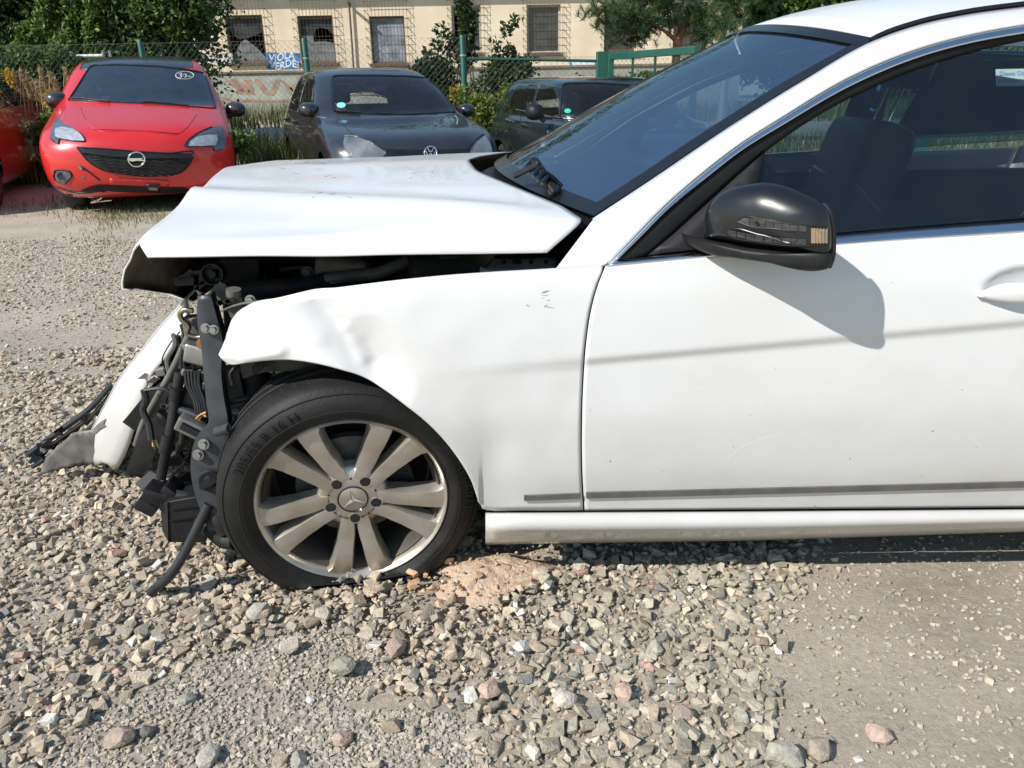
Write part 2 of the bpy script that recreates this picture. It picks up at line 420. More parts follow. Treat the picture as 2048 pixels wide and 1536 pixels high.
grid_bm([[(x, y, gz_fine(x, y)) for x in xs] for y in ys], bm)
for f in bm.faces: f.normal_update()
GROUND = obj('ground', face_to(bm, Vector((0, 0, 500))), M['ground'], smooth_angle=180); GROUND['kind'] = 'structure'
M['asphalt'] = mat('old_asphalt', (0.24, 0.23, 0.215), 0.9, c2=(0.17, 0.165, 0.155), scale=3, bump=0.4, bscale=30)
rd = obj('road', grid_bm([[(x, y, -0.05 + 0.004 + 0.05 * (y > 15)) for x in np.linspace(-60, 60, 13)] for y in (17.2, 22.5)]), M['asphalt']); rd['kind'] = 'structure'
for v in rd.data.vertices: v.co.z = -0.052
# ================================================================== the white wrecked saloon
YC = 2.515                                                   # its centre line
CAR = thing('wrecked_car', 'white saloon with its front end torn off and a flat front tyre', 'car', (0.9, YC, 0))
_t = [(0.08, 1.71), (0.16, 1.672), (0.25, 1.648), (0.35, 1.630), (0.5, 1.618), (0.62, 1.620), (0.70, 1.626), (0.80, 1.638), (0.90, 1.668), (1.0, 1.715)]
_zs = np.linspace(0.05, 1.05, 201); _ys = np.interp(_zs, [a for a, b in _t], [b for a, b in _t])
_k = np.exp(-np.linspace(-2, 2, 25) ** 2); _k /= _k.sum(); _yp = np.convolve(np.pad(_ys, 12, mode='edge'), _k, 'valid')
_c0, _c1 = P(1165, 722, 1.63), P(2048, 646, 1.63)
def z_crease(x): return _c0.z + (_c1.z - _c0.z) * (x - _c0.x) / (_c1.x - _c0.x)
def Yside(x, z):
    y = float(np.interp(z, _zs, _yp))
    k = smooth(-0.25, 0.25, x)
    y += 0.0095 * k * smooth(0.011, -0.015, z - z_crease(x)) * smooth(z_crease(x) - 0.30, z_crease(x) - 0.02, z)
    if x < -0.1: y += 0.16 * (-0.1 - x) ** 2
    if x > 1.9: y += 0.05 * (x - 1.9) ** 2
    return y
def Ygh(x, z):                                               # side glass and pillars lean inwards
    t = z - 0.88; return 1.672 + 0.42 * t + 0.12 * t * t

def px_grid(g, yf): return [[onto(p[0], p[1], yf) for p in r] for r in g]
def mirror_obj(o, name=None, parent=None):
    me = o.data.copy()
    for v in me.vertices: v.co.y = -v.co.y if (parent or CAR) is CAR or True else v.co.y
    me.flip_normals()
    c = bpy.data.objects.new(name or o.name, me); COL.objects.link(c); c.parent = parent or o.parent
    for md in o.modifiers:
        n_ = c.modifiers.new(md.name, md.type)
        if md.type == 'SOLIDIFY': n_.thickness = md.thickness; n_.offset = md.offset; n_.use_even_offset = False; n_.material_offset = md.material_offset
    return c
def part(name, bm, m, parent=None, **k): return obj(name, bm, m, parent or CAR, **k)

# ---------------------------------------------------------------- front wing
SHUT = [(1210, 532), (1195, 570), (1181, 622), (1171, 690), (1166, 760), (1163, 850), (1164, 950), (1168, 1021)]
wing_top = [(459, 637), (482, 620), (560, 597), (700, 575), (900, 553), (1110, 540), (1208, 533)]
wing_bot = [(425, 721), (436, 735), (500, 722), (580, 718), (640, 727), (700, 745), (780, 789), (850, 840), (905, 900), (940, 957), (958, 1005), (966, 1020), (973, 1021), (1060, 1021), (1165, 1021)]
g = coons(wing_bot, wing_top, [(425, 721), (436, 692), (446, 665), (459, 637)], [(p[0]-1.6, p[1]) for p in SHUT[::-1]], 110, 46)
ARC = resample(wing_bot[2:12], 200)
def seg(px, py, a, b):
    ax, ay = a; bx, by = b; t = max(0, min(1, ((px-ax)*(bx-ax) + (py-ay)*(by-ay)) / ((bx-ax)**2 + (by-ay)**2)))
    return math.hypot(px - ax - t*(bx-ax), py - ay - t*(by-ay))
rows = []
for r in g:
    row = []
    for p in r:
        q = onto(p[0], p[1], Yside); px, py = p
        d = 0.006 * gauss(seg(px, py, (655, 630), (735, 735)), 42) - 0.004 * gauss(seg(px, py, (610, 612), (640, 670)), 26)
        d += 0.005 * gauss(math.hypot(px - 765, py - 730), 60) - 0.003 * gauss(seg(px, py, (705, 690), (735, 745)), 16)
        d += 0.008 * gauss(math.hypot((px - 985) / 1.0, (py - 930) / 1.9), 46)
        d += 0.013 * max(0, 1 - seg(px, py, (628, 602), (742, 735)) / 48) ** 1.2 + 0.010 * max(0, 1 - seg(px, py, (735, 690), (775, 770)) / 60) - 0.006 * max(0, 1 - seg(px, py, (690, 660), (725, 720)) / 18) + 0.05 * smooth(520, 425, px) ** 2 - 0.012 * gauss(seg(px, py, (430, 722), (560, 700)), 14)
        arch = float(np.min(np.hypot(ARC[:, 0] - px, ARC[:, 1] - py)))
        d += -0.006 * gauss(arch, 26) * (px < 960)
        d += 0.014 * smooth(14, 0, min(abs(py - np.interp(px, [a[0] for a in wing_top], [a[1] for a in wing_top])), 40))
        d += 0.0012 * noise.noise(Vector((px / 70, py / 70, 0)))
        q.y += d; row.append(q)
    rows.append(row)
WING = part('front_wing', face_to(grid_bm(rows), CO), M['white'], solid=0.004, smooth_angle=60)
wbv = bvh_of(WING)

# ---------------------------------------------------------------- door, rear door, rear quarter (side skin)
belt_lo = [(1213, 531), (1400, 514), (1670, 489), (2048, 464), (2260, 451)]
_hc = onto(2064, 576, Yside)
def Ydoor(x, z): return Yside(x, z) + 0.022 * max(0, 1 - ((x - _hc.x) / 0.108) ** 2 - ((z - _hc.z) / 0.047) ** 2) ** 0.8
def door_panel(name, left, right, bot, top, nu=130, nv=100, x_end=None):
    return part(name, face_to(grid_bm(px_grid(coons(bot, top, left, right, nu, nv), Ydoor)), CO), M['white'], solid=0.004, smooth_angle=60)
DOOR = door_panel('front_door', [(p[0]+1.4, p[1]) for p in SHUT[::-1]], [(2240, 1014), (2250, 800), (2250, 452)],
                  [(1169.5, 1020), (1500, 1018), (2048, 1015), (2240, 1014)], [(1213, 531), (1400, 515), (1670, 490), (2048, 465), (2250, 452)])
dbv = bvh_of(DOOR)
def side_sheet(name, xs, zlo, ztop, nu=40, nv=30):           # panels outside the picture, in world measure
    rows = []
    for j in range(nv):
        rows.append([])
        for i in range(nu):
            x = xs[0] + (xs[1] - xs[0]) * i / (nu - 1); a, b = zlo(x), ztop(x); z = a + (b - a) * j / (nv - 1)
            rows[-1].append((x, Yside(x, z) + (0.02 * smooth(0.93, 1.02, z)), z))
    return part(name, face_to(grid_bm(rows), CO), M['white'], solid=0.004, smooth_angle=60)
x_d = onto(2244, 800, Yside).x; zb = onto(2240, 1014, Yside).z; zt = onto(2250, 452, Yside).z
RW = 2.38                                                    # rear axle
def arch_z(x): return max(zb, (0.28 + math.sqrt(max(0.355 ** 2 - (x - RW) ** 2, 0))) if abs(x - RW) < 0.355 else zb)
RDOOR = side_sheet('rear_door', (x_d + 0.008, 2.12), lambda x: arch_z(x), lambda x: zt + 0.02 * (x - x_d))
RQ = side_sheet('rear_quarter', (2.128, 3.15), lambda x: arch_z(x), lambda x: zt + 0.02 + 0.03 * smooth(2.1, 2.8, x) - 0.05 * smooth(2.9, 3.15, x), 50)

# ---------------------------------------------------------------- sill
rows = []
for k, (px0, px1) in enumerate([(971, 0)]):
    pass
sx = [971 + (2260 - 971) * i / 50 for i in range(51)]
for t, dy in ((0.0, 0.012), (0.04, 0.0), (0.12, -0.012), (0.3, -0.022), (0.45, -0.026), (0.58, -0.022), (0.66, -0.008), (0.8, 0.01), (0.93, 0.04), (1.0, 0.075)):
    row = []
    for px in sx:
        top = np.interp(px, [971, 1500, 2048, 2260], [1024.5, 1022, 1018, 1017]); bot = np.interp(px, [971, 1500, 1760, 2048, 2260], [1089, 1081, 1073, 1064, 1060])
        ref = P(px, top, 1.645); q = P(px, top + (bot - top) * t, 1.640 + dy + 0.02 * smooth(1010, 971, px)); row.append(q)
    rows.append(row)
SILL = part('sill', face_to(grid_bm(rows), CO), M['white'], solid=0.006, smooth_angle=50)
bm = bmesh.new(); zs0 = rows[-1][-1].z
rows2 = [[(x, r[-1].y, r[-1].z) for x in np.linspace(rows[0][-1].x, 2.02, 10)] for r in rows]
part('sill_end', face_to(grid_bm(rows2), CO), M['white'], solid=0.006, smooth_angle=50)

# ---------------------------------------------------------------- side moulding strips
def strip(name, pts, th, m, parent, bvh, lift=0.006, n=30):
    q = resample(pts, n); rows = [[], [], [], []]
    for (a, b) in q:
        lo, hi = cast(bvh, a, b + th / 2, 0.0005), cast(bvh, a, b - th / 2, 0.0005)
        if lo is None or hi is None: continue
        d = (CO - lo); d.z = 0; d.normalize(); d = Vector((0, -1, 0))
        rows[0].append(lo); rows[1].append(lo + d * lift); rows[2].append(hi + d * lift); rows[3].append(hi)
    bm = grid_bm(rows)
    for i in (0, -1):
        bm.verts.ensure_lookup_table(); k = len(rows[0]); ii = 0 if i == 0 else k - 1
        bm.faces.new([bm.verts[j * k + ii] for j in range(4)])
    bmesh.ops.recalc_face_normals(bm, faces=bm.faces)
    return part(name, bm, m, parent, smooth_angle=30)
strip('side_moulding', [(1048, 994.5), (1100, 992.5), (1161, 990)], 10, M['grey_strip'], WING, wbv)
strip('side_moulding', [(1172, 989), (1500, 981), (2048, 967), (2236, 962)], 11, M['grey_strip'], DOOR, dbv)

# ---------------------------------------------------------------- door handle in its scoop
rows = []
for t in np.linspace(0, 1, 26):
    px = 1954 + 225 * t; top = np.interp(px, [1954, 1965, 1985, 2005, 2048, 2180], [591, 578, 565, 560, 558, 552]); bot = np.interp(px, [1954, 1975, 2010, 2180], [593, 598, 600, 596])
    a_, b_ = onto(px, top, Yside), onto(px, bot, Yside); c = (a_ + b_) / 2; hz = (a_.z - b_.z) / 2; out = 0.002 + 0.028 * math.sin(min(t * 3.4, 1.57)) * (1 if t < 0.8 else math.cos((t - 0.8) * 7))
    rows.append([Vector((c.x, c.y - out + 0.008 * math.cos(w_), c.z + hz * math.sin(w_))) for w_ in np.linspace(0, 2 * math.pi, 14, endpoint=False)])
part('door_handle', grid_bm(rows, None, close_u=True), M['white'], DOOR, smooth_angle=60)

# ---------------------------------------------------------------- window frame: chrome, rubber, sail, panes
pil_up = [(1185, 437), (1300, 361), (1440, 266), (1600, 165), (1755, 78), (1830, 52), (1930, 30), (2048, 14), (2260, -8)]
chr_a = [(1217, 526), (1262, 480), (1330, 410), (1400, 349), (1480, 287), (1560, 236), (1700, 153), (1850, 92), (1950, 66), (2048, 48), (2260, 22)]
chr_b = [(1226, 524), (1272, 480), (1342, 412), (1410, 356), (1488, 296), (1568, 247), (1706, 168), (1853, 108), (1952, 82), (2048, 65), (2260, 40)]
gl_up = [(1300, 508), (1345, 470), (1420, 402), (1480, 347), (1530, 305), (1640, 229), (1760, 168), (1900, 117), (2048, 82), (2260, 58)]
def ribbon(name, a, b, y_a, y_b, m, parent=None, n=60, solid=0.006, bulge=0.0, nv=3):
    A, B = resample(a, n), resample(b, n); rows = []
    for j in range(nv):
        v = j / (nv - 1); r = []
        for i in range(n):
            p = A[i] * (1 - v) + B[i] * v
            r.append(onto(p[0], p[1], lambda x, z: Ygh(x, z) + y_a * (1 - v) + y_b * v - bulge * 4 * v * (1 - v)))
        rows.append(r)
    return part(name, face_to(grid_bm(rows), CO), m, parent, solid=solid, smooth_angle=70)
APIL = ribbon('a_pillar', pil_up, chr_a, 0.075, 0.004, M['white'], nv=9, bulge=0.018)
# foot of the pillar between bonnet and door
foot = coons([(1112, 537), (1150, 534), (1208, 530)], [(1187, 438), (1210, 424), (1262, 480)][:1] + [(1225, 459), (1258, 483)], [(1112, 537), (1150, 487), (1187, 438)], [(1208, 530), (1217, 525), (1258, 483)], 14, 14)
def Yfoot(x, z): return 1.69 + 0.30 * max(z - 0.83, 0)
part('pillar_foot', face_to(grid_bm([[onto(p[0], p[1], lambda x, z: Ygh(x, z) + 0.012 + 0.05 * (j / 13)) for p in r] for j, r in enumerate(foot)]), CO), M['white'], solid=0.005, smooth_angle=60)
ribbon('chrome_trim', chr_a, chr_b, 0.010, -0.006, M['chrome'], n=70, bulge=0.003, nv=5)
ribbon('window_seal', chr_b, gl_up, 0.004, 0.016, M['rubber_seal'], n=70, bulge=0.004, nv=5)
# belt chrome
A = [(1222, 518), (1400, 500), (1670, 469), (2048, 440), (2260, 426)]; B = [(1213, 531), (1400, 514), (1670, 489), (2048, 464), (2260, 451)]
rows = [[onto(p[0], p[1], lambda x, z: Ygh(x, z) - 0.010 + 0.022 * (1 - v) - 0.004 * 4 * v * (1 - v)) for p in (resample(A, 60) * (1 - v) + resample(B, 60) * v)] for v in np.linspace(0, 1, 5)]
part('belt_trim', face_to(grid_bm(rows), CO), M['chrome'], solid=0.006, smooth_angle=70)
A = [(1300, 508), (1400, 494), (1670, 461), (2048, 432), (2260, 418)]; B = [(1290, 512), (1400, 501), (1670, 470), (2048, 441), (2260, 427)]
rows = [[onto(p[0], p[1], lambda x, z: Ygh(x, z) + 0.024) for p in (resample(A, 60) * (1 - v) + resample(B, 60) * v)] for v in np.linspace(0, 1, 2)]
part('belt_seal', face_to(grid_bm(rows), CO), M['rubber_seal'], solid=0.008)
# sail panel
sail = [(1296, 510), (1345, 470), (1420, 402), (1480, 347), (1531, 303), (1524, 345), (1514, 400), (1506, 450), (1500, 486)]
bm = fill_px(sail, 40)
for v in bm.verts: v.co = onto(v.co.x, v.co.y, lambda x, z: Ygh(x, z) + 0.010)
part('sail_panel', face_to(bm, CO), M['sail'], solid=0.008)
# door glass
gA = [(1524, 340), (1531, 300), (1640, 226), (1760, 165), (1900, 114), (2048, 79), (2255, 55)]; gB = [(1500, 486), (1560, 478), (1600, 474), (1670, 466), (1800, 455), (2048, 436), (2255, 421)]
A_, B_ = resample(gA, 40), resample(gB, 40)
rows = [[onto(p[0], p[1], lambda x, z: Ygh(x, z) + 0.018) for p in (A_ * (1 - v) + B_ * v)] for v in np.linspace(0, 1, 12)]
part('door_window', face_to(grid_bm(rows), CO), M['glass_side'], smooth_angle=180)
# rear door glass, b pillar, c pillar beyond the picture
def ghq(name, quad, m, dy, n=12):
    (x0, z0), (x1, z1), (x2, z2), (x3, z3) = quad; rows = []
    for j in range(n):
        v = j / (n-1); rows.append([])
        for i in range(n):
            u = i / (n-1)
            x = (1-v)*((1-u)*x0 + u*x1) + v*((1-u)*x3 + u*x2); z = (1-v)*((1-u)*z0 + u*z1) + v*((1-u)*z3 + u*z2)
            rows[-1].append((x, Ygh(x, z) + dy, z))
    return part(name, face_to(grid_bm(rows), CO), m, solid=0.006, smooth_angle=60)
e_lo, e_hi = onto(2250, 425, Ygh), onto(2250, 58, Ygh)
BPIL = ghq('b_pillar', [(e_lo.x, e_lo.z - 0.03), (e_lo.x + 0.10, e_lo.z - 0.03), (e_hi.x + 0.07, e_hi.z + 0.02), (e_hi.x - 0.01, e_hi.z + 0.02)], M['black_gloss'], 0.010)
RGL = ghq('rear_door_window', [(e_lo.x + 0.1, e_lo.z - 0.01), (2.28, e_lo.z + 0.03), (2.02, e_hi.z - 0.02), (e_hi.x + 0.06, e_hi.z)], M['glass_side'], 0.016)
CPIL = ghq('c_pillar', [(2.26, e_lo.z - 0.01), (2.72, e_lo.z + 0.06), (2.22, e_hi.z + 0.015), (2.0, e_hi.z + 0.02)], M['white'], 0.012)
RAIL = ghq('roof_rail', [(e_hi.x - 0.02, e_hi.z + 0.012), (2.22, e_hi.z - 0.01), (2.30, e_hi.z + 0.05), (e_hi.x - 0.02, e_hi.z + 0.065)], M['white'], 0.02)

# ---------------------------------------------------------------- windscreen and roof
def Yup(x, z): return Ygh(x, z) + 0.083
edge = [onto(p[0], p[1], Yup) for p in resample([(1190, 435), (1300, 363), (1440, 268), (1600, 167), (1752, 82)], 24)]
BOWB, BOWT = 0.235, 0.13
rows = []
for i, e in enumerate(edge):
    t = i / 23; bow = BOWB + (BOWT - BOWB) * t; up = 0.045 + 0.015 * t; hw = YC - e.y
    rows.append([Vector((e.x - bow * (1 - s * s), YC + s * hw, e.z + up * (1 - s * s) * (1 if t > 0 else 1))) for s in np.linspace(-1, 1, 41)])
WS_ROWS = rows
WS = part('windscreen', face_to(grid_bm(rows), CO), M['glass_clear'], smooth_angle=180)
bm = bmesh.new()                                             # black printed border
for side in (0, 1):
    rr = [[(r[0 if not side else -1] * (1 - k) + r[1 if not side else -2] * k) + Vector((-0.002, 0, 0.004)) for k in (0, 0.5, 1)] for r in rows]
    grid_bm(rr, bm)
grid_bm([[rows[-1][i] * (1 - k) + rows[-2][i] * k + Vector((-0.003, 0, 0.004)) for i in range(41)] for k in (-0.1, 0.5, 1.0)], bm)
grid_bm([[rows[0][i] * (1 - k) + rows[1][i] * k + Vector((-0.003, 0, 0.004)) for i in range(41)] for k in (0, 0.5, 1.2)], bm)
part('windscreen_border', bm, M['black_gloss'], WS)
# roof
redge = [onto(p[0], p[1], Yup) for p in resample([(1757, 76), (1830, 50), (1930, 28), (2048, 12), (2260, -10)], 12)]
last = redge[-1]
redge += [Vector((x, last.y + 0.01 * k, last.z + 0.006 * k - 0.005 * k * k)) for k, x in enumerate(np.linspace(last.x + 0.1, 2.35, 8), 1)]
rows = []
for i, e in enumerate(redge):
    t = i / (len(redge) - 1); bow = BOWT * (1 - t) - 0.05 * t; hw = YC - e.y
    crown = 0.058 + 0.012 * math.sin(min(t * 3, 1.57))
    rows.append([Vector((e.x - bow * (1 - s * s), YC + s * hw, e.z + crown * (1 - abs(s) ** 2.6))) for s in np.linspace(-1, 1, 41)])
ROOF = part('roof', face_to(grid_bm(rows), Vector((1.5, 2.5, 9))), M['white'], solid=0.01, smooth_angle=60)
bm = tube(bmesh.new(), [onto(p[0], p[1], Yup) + Vector((0, 0.0, 0.006)) for p in resample([(1740, 86), (1757, 77), (1830, 51), (1930, 29), (2048, 13), (2260, -9)], 30)], 0.0065, 6, curved=False); part('roof_drip_strip', bm, M['black_gloss'])
# rear screen and boot lid
back = [[a for a in rows[-1]]]
rs = []
for t in np.linspace(0, 1, 10):
    rs.append([Vector((p.x + 0.62 * t, YC + (p.y - YC) * (1 + 0.22 * t), p.z - 0.40 * t - 0.06 * t * (1 - t))) for p in rows[-1]])
part('rear_screen', face_to(grid_bm(rs), Vector((6, 2.5, 5))), M['glass_side'], smooth_angle=180)
bl = []
for t in np.linspace(0, 1, 8):
    bl.append([Vector((p.x + 0.02 + 0.33 * t, YC + (p.y - YC) * (1.0 + 0.02 * t), p.z - 0.01 * t)) for p in rs[-1]])
for t in np.linspace(0.2, 1, 6):
    bl.append([Vector((p.x + 0.05 * t, p.y, p.z - 0.62 * t)) for p in bl[7]])
part('boot_lid', face_to(grid_bm(bl), Vector((6, 2.5, 3))), M['white'], solid=0.006, smooth_angle=50)

# ---------------------------------------------------------------- bonnet (buckled, nose folded down)
fp = [(1.70, 0.876), (1.75, 0.898), (1.85, 0.918), (2.1, 0.962), (2.6, 0.986)]
rp = [(1.70, 0.868), (1.745, 0.930), (1.85, 0.947), (2.05, 0.972), (2.55, 0.992)]
xrt = [(1.70, 0.083), (1.745, 0.168), (1.85, 0.125), (2.05, 0.005), (2.3, -0.09), (2.53, -0.125)]
xft = [(1.70, -0.80), (1.75, -0.838), (1.85, -0.835), (2.1, -0.835), (2.6, -0.90)]
NV, NU = 61, 56
ysamp = np.concatenate([np.linspace(1.70, 1.86, 18), np.linspace(1.88, 2.53, 22)]); yfull = list(ysamp) + [2 * 2.53 - y for y in ysamp[-2::-1]]
hrows = []
for y in yfull:
    yn = y if y <= 2.53 else 2 * 2.53 - y; row = []
    xr, xf = lerp_tab(xrt, yn), lerp_tab(xft, yn); zr, zf = lerp_tab(rp, yn), lerp_tab(fp, yn)
    for i in range(NU):
        u = i / (NU - 1); x = xr + (xf - xr) * u; z = zr + (zf - zr) * smooth(0, 1, u)
        if y < 2.4:
            yr = 1.80 + 0.30 * u
            z += 0.020 * max(0, 1 - abs(y - yr) / 0.09) * smooth(0.0, 0.35, u) - 0.010 * gauss(y - yr - 0.12, 0.07) * u
            z += 0.006 * gauss(y - 1.80, 0.05) * math.sin(u * 7)
        z += 0.004 * noise.noise(Vector((x * 4, y * 4, 1))) * smooth(0.1, 0.6, u)
        row.append(Vector((x, y, z)))
    hrows.append(row)
# smooth the tables' corners a little
Hn = np.array([[tuple(p) for p in r] for r in hrows])
for _ in range(2):
    Hs = Hn.copy(); Hs[1:-1] = (Hn[:-2] + 2 * Hn[1:-1] + Hn[2:]) / 4; Hn = Hs
    Hs = Hn.copy(); Hs[:, 1:-1] = (Hn[:, :-2] + 2 * Hn[:, 1:-1] + Hn[:, 2:]) / 4; Hn = Hs
bm = face_to(grid_bm(Hn.tolist()), Vector((-0.6, 1.6, 6)))
HOOD = part('bonnet', bm, [M['white'], M['brown_in'], M['white']], solid=0.004, smooth_angle=60)
HOOD.modifiers['s'].material_offset = 1; HOOD.modifiers['s'].material_offset_rim = 2
nrows = []
for y, r_ in zip(yfull, Hn.tolist()):
    yn = y if y <= 2.53 else 2 * 2.53 - y
    if yn < 1.742: continue
    lipx = np.interp(yn, [1.70, 1.78, 2.1, 2.35, 2.53], [-0.89, -0.900, -0.96, -1.01, -1.03]); lipz = np.interp(yn, [1.70, 1.78, 2.1, 2.35, 2.53], [0.80, 0.788, 0.69, 0.60, 0.585]); f = Vector(r_[-1]); row = []
    for k in range(0, 13):
        t = k / 12; row.append(Vector((f.x + (lipx - f.x) * (1 - (1 - t) ** 1.5) + 0.004 * noise.noise(Vector((y * 9, t * 4, 0))), y, f.z + (lipz - f.z) * t ** 1.1 - 0.002)))
    row.append(row[-1] + Vector((0.02, 0, -0.004))); nrows.append(row)
NOSE = part('bonnet_nose', face_to(grid_bm(nrows), Vector((-6, 2.5, 1.2))), [M['white'], M['brown_in'], M['white']], solid=0.004, smooth_angle=60); NOSE.modifiers['s'].material_offset = 1; NOSE.modifiers['s'].material_offset_rim = 2
hbv = bvh_of(HOOD)
bm = bmesh.new(); rs_ = random.Random(4)                     # scratches on bonnet, wing and door
for (cx, cy, n, w_, h_, bv_, pa) in ((610, 340, 9, 60, 22, hbv, HOOD), (660, 392, 5, 40, 10, hbv, HOOD), (830, 352, 3, 40, 8, hbv, HOOD), (1090, 597, 9, 8, 18, wbv, WING), (1055, 617, 2, 4, 6, wbv, WING)):
    for k in range(n):
        x, y = cx + rs_.uniform(-w_, w_), cy + rs_.uniform(-h_, h_); L = rs_.uniform(3, 14)
        bm = line_on(bmesh.new(), bv_, [(x, y), (x + L, y + rs_.uniform(-4, 4))], 0.0004, 0.0003, 3, 3)
        if bm.faces: part('scratch', bm, M['black_dusty'], pa)
        else: bm.free()
for (x, y) in ((1180, 820), (1220, 922), (1402, 768), (1466, 893), (1924, 779), (1952, 894), (1865, 862), (1565, 1001), (1843, 953), (1785, 565), (1550, 737), (1324, 941), (1500, 830), (1700, 917), (1630, 1012), (1250, 1005)):
    c = cast(dbv, x, y, 0.0005)
    if c: part('stone_chip', lathe(bmesh.new(), [(0.0001, 0.0006), (0.0008 + 0.0008 * rs_.random() ** 2, 0.0003), (0.0009, 0)], c, (0, -1, 0), 6), M['black_dusty'], DOOR)

part('scuff_mark', line_on(bmesh.new(), dbv, [(1556, 868), (1500, 886), (1466, 908), (1450, 930), (1462, 950)], 0.003, -0.0027, 6, 30), M['white_in'], DOOR)
# ---------------------------------------------------------------- cowl, wipers
rows = []
for s in np.linspace(-1, 1, 31):
    y = YC + s * 0.74; bw = 1 - s * s
    rows.append([Vector((0.20 - BOWB * bw + 0.02, y, 0.925 + 0.045 * bw)), Vector((0.13 - BOWB * bw, y, 0.90 + 0.04 * bw)), Vector((0.0 - 0.24 * bw, y, 0.89 + 0.035 * bw)), Vector((-0.06 - 0.24 * bw, y, 0.82))])
part('cowl_panel', face_to(grid_bm(rows), Vector((-1, 1, 5))), M['black_matt'], solid=0.006)
def ws_pt(u, v, lift=0.012):                                 # u across (0 near side), v up the screen
    i = v * 23; a = int(min(i, 22)); f = i - a; j = u * 40; b = int(min(j, 39)); g_ = j - b
    p = (WS_ROWS[a][b] * (1-f) + WS_ROWS[a+1][b] * f) * (1-g_) + (WS_ROWS[a][b+1] * (1-f) + WS_ROWS[a+1][b+1] * f) * g_
    return p + Vector((-0.5, -0.1, 0.85)).normalized() * lift
for (a, b, w_) in (((1066, 322), (1112, 390), 0.024), ((1030, 352), (1078, 326), 0.014), ((1074, 330), (1104, 392), 0.014)):
    pa, pb = P(a[0], a[1], 2.06), P(b[0], b[1], 1.93)
    part('wiper_arm', bar(bmesh.new(), pa, pb, w_, w_), M['black_matt'], bevel=0.005)
bm = bmesh.new()
for k in range(5):
    a = P(1048 + 9 * k, 340 + 7 * k, 2.02 - 0.02 * k); tube(bm, [a, a + Vector((0.02, 0.03, 0.015)), a + Vector((0.05, 0.02, -0.01))], 0.006, 5)
part('cowl_vent_ribs', bm, M['black_gloss'])
# ---------------------------------------------------------------- door mirror
cap_px = [(1409, 474), (1409, 448), (1416, 415), (1434, 391), (1465, 375), (1500, 368), (1530, 365), (1562, 370), (1600, 384), (1634, 401), (1654, 417), (1661, 440), (1663, 475), (1659, 505), (1620, 502), (1560, 496), (1500, 489), (1450, 480)]
skirt_px = [(1363, 464), (1376, 474), (1409, 475), (1450, 481), (1500, 490), (1560, 497), (1620, 503), (1662, 507), (1664, 520), (1658, 536), (1642, 541), (1560, 527), (1470, 514), (1420, 507), (1388, 494), (1368, 480)]
m_in, m_out = Vector((0.405, 1.672, 0)), Vector((0.615, 1.497, 0)); m_d = (m_out - m_in).normalized(); m_n = Vector((m_d.y, -m_d.x, 0)); m_n = m_n if m_n.y < 0 else -m_n
def on_plane(px, py, off=0.0):
    d = ray(px, py); return CO + d * ((m_in + m_n * off - CO).dot(m_n) / d.dot(m_n))
def pillow(out_px, dep_f, dep_b, n=72, ex=2.6):
    o = [on_plane(*p) for p in resample(out_px + out_px[:1], n + 1)[:-1]]; c = sum(o, Vector()) / n; rows = []
    rho = [1, 0.985, 0.95, 0.89, 0.8, 0.68, 0.52, 0.34, 0.16, 0.01]
    for r_ in rho[::-1]: rows.append([c + (q - c) * r_ - m_n * (dep_b * (1 - r_ ** ex) ** 0.6) for q in o])
    for r_ in rho[1:]: rows.append([c + (q - c) * r_ + m_n * (dep_f * (1 - r_ ** ex) ** 0.6) for q in o])
    bm = grid_bm(rows, None, close_u=True); bmesh.ops.recalc_face_normals(bm, faces=bm.faces); return bm
MIR = part('door_mirror', pillow(cap_px, 0.050, 0.055), M['black_gloss'], smooth_angle=80)
mbv = bvh_of(MIR)
part('mirror_arm', pillow(skirt_px, 0.034, 0.055, ex=3.5), M['black_matt'], MIR, smooth_angle=80)
part('mirror_rim', tube(bmesh.new(), [on_plane(*p, -0.012) for p in ((1645, 409), (1656, 420), (1663, 445), (1665, 485), (1663, 515), (1656, 534))], 0.007, 8), M['black_matt'], MIR)
stick('indicator_lens', mbv, [(1476, 442), (1488, 435), (1520, 439), (1575, 448), (1612, 451), (1612, 463), (1570, 460), (1500, 451)], M['lens'], MIR, 0.002, 10)
stick('indicator_lens', mbv, [(1448, 463), (1458, 459), (1520, 470), (1590, 477), (1612, 478), (1612, 489), (1570, 487), (1510, 480), (1460, 470)], M['lens'], MIR, 0.002, 10)
stick('indicator_lens', mbv, [(1622, 456), (1653, 459), (1653, 486), (1622, 486)], M['amber'], MIR, 0.002, 10)
bm = bmesh.new()
for pts in ([(1476, 442), (1488, 434), (1520, 438), (1575, 447), (1655, 454)], [(1476, 443), (1500, 452), (1570, 461), (1595, 470), (1596, 476), (1520, 468), (1458, 458), (1448, 463), (1460, 471), (1510, 481), (1570, 489), (1655, 490)]):
    line_on(bm, mbv, pts, 0.0012, 0.002, 5, 40)
for k in range(7):
    line_on(bm, mbv, [(1500 + 16 * k, 437 + 2 * k), (1500 + 16 * k, 451 + 1.6 * k)], 0.0005, 0.0028, 4, 3)
    line_on(bm, mbv, [(1474 + 18 * k, 462 + 2.4 * k), (1474 + 18 * k, 473 + 2.4 * k)], 0.0005, 0.0028, 4, 3)
part('lens_ribs', bm, M['black_gloss'], MIR)
bm = bmesh.new()
for k in range(5): line_on(bm, mbv, [(1628 + 6 * k, 456), (1628 + 6 * k, 487)], 0.0006, 0.003, 4, 4)
part('lens_ribs', bm, M['chrome'], MIR)

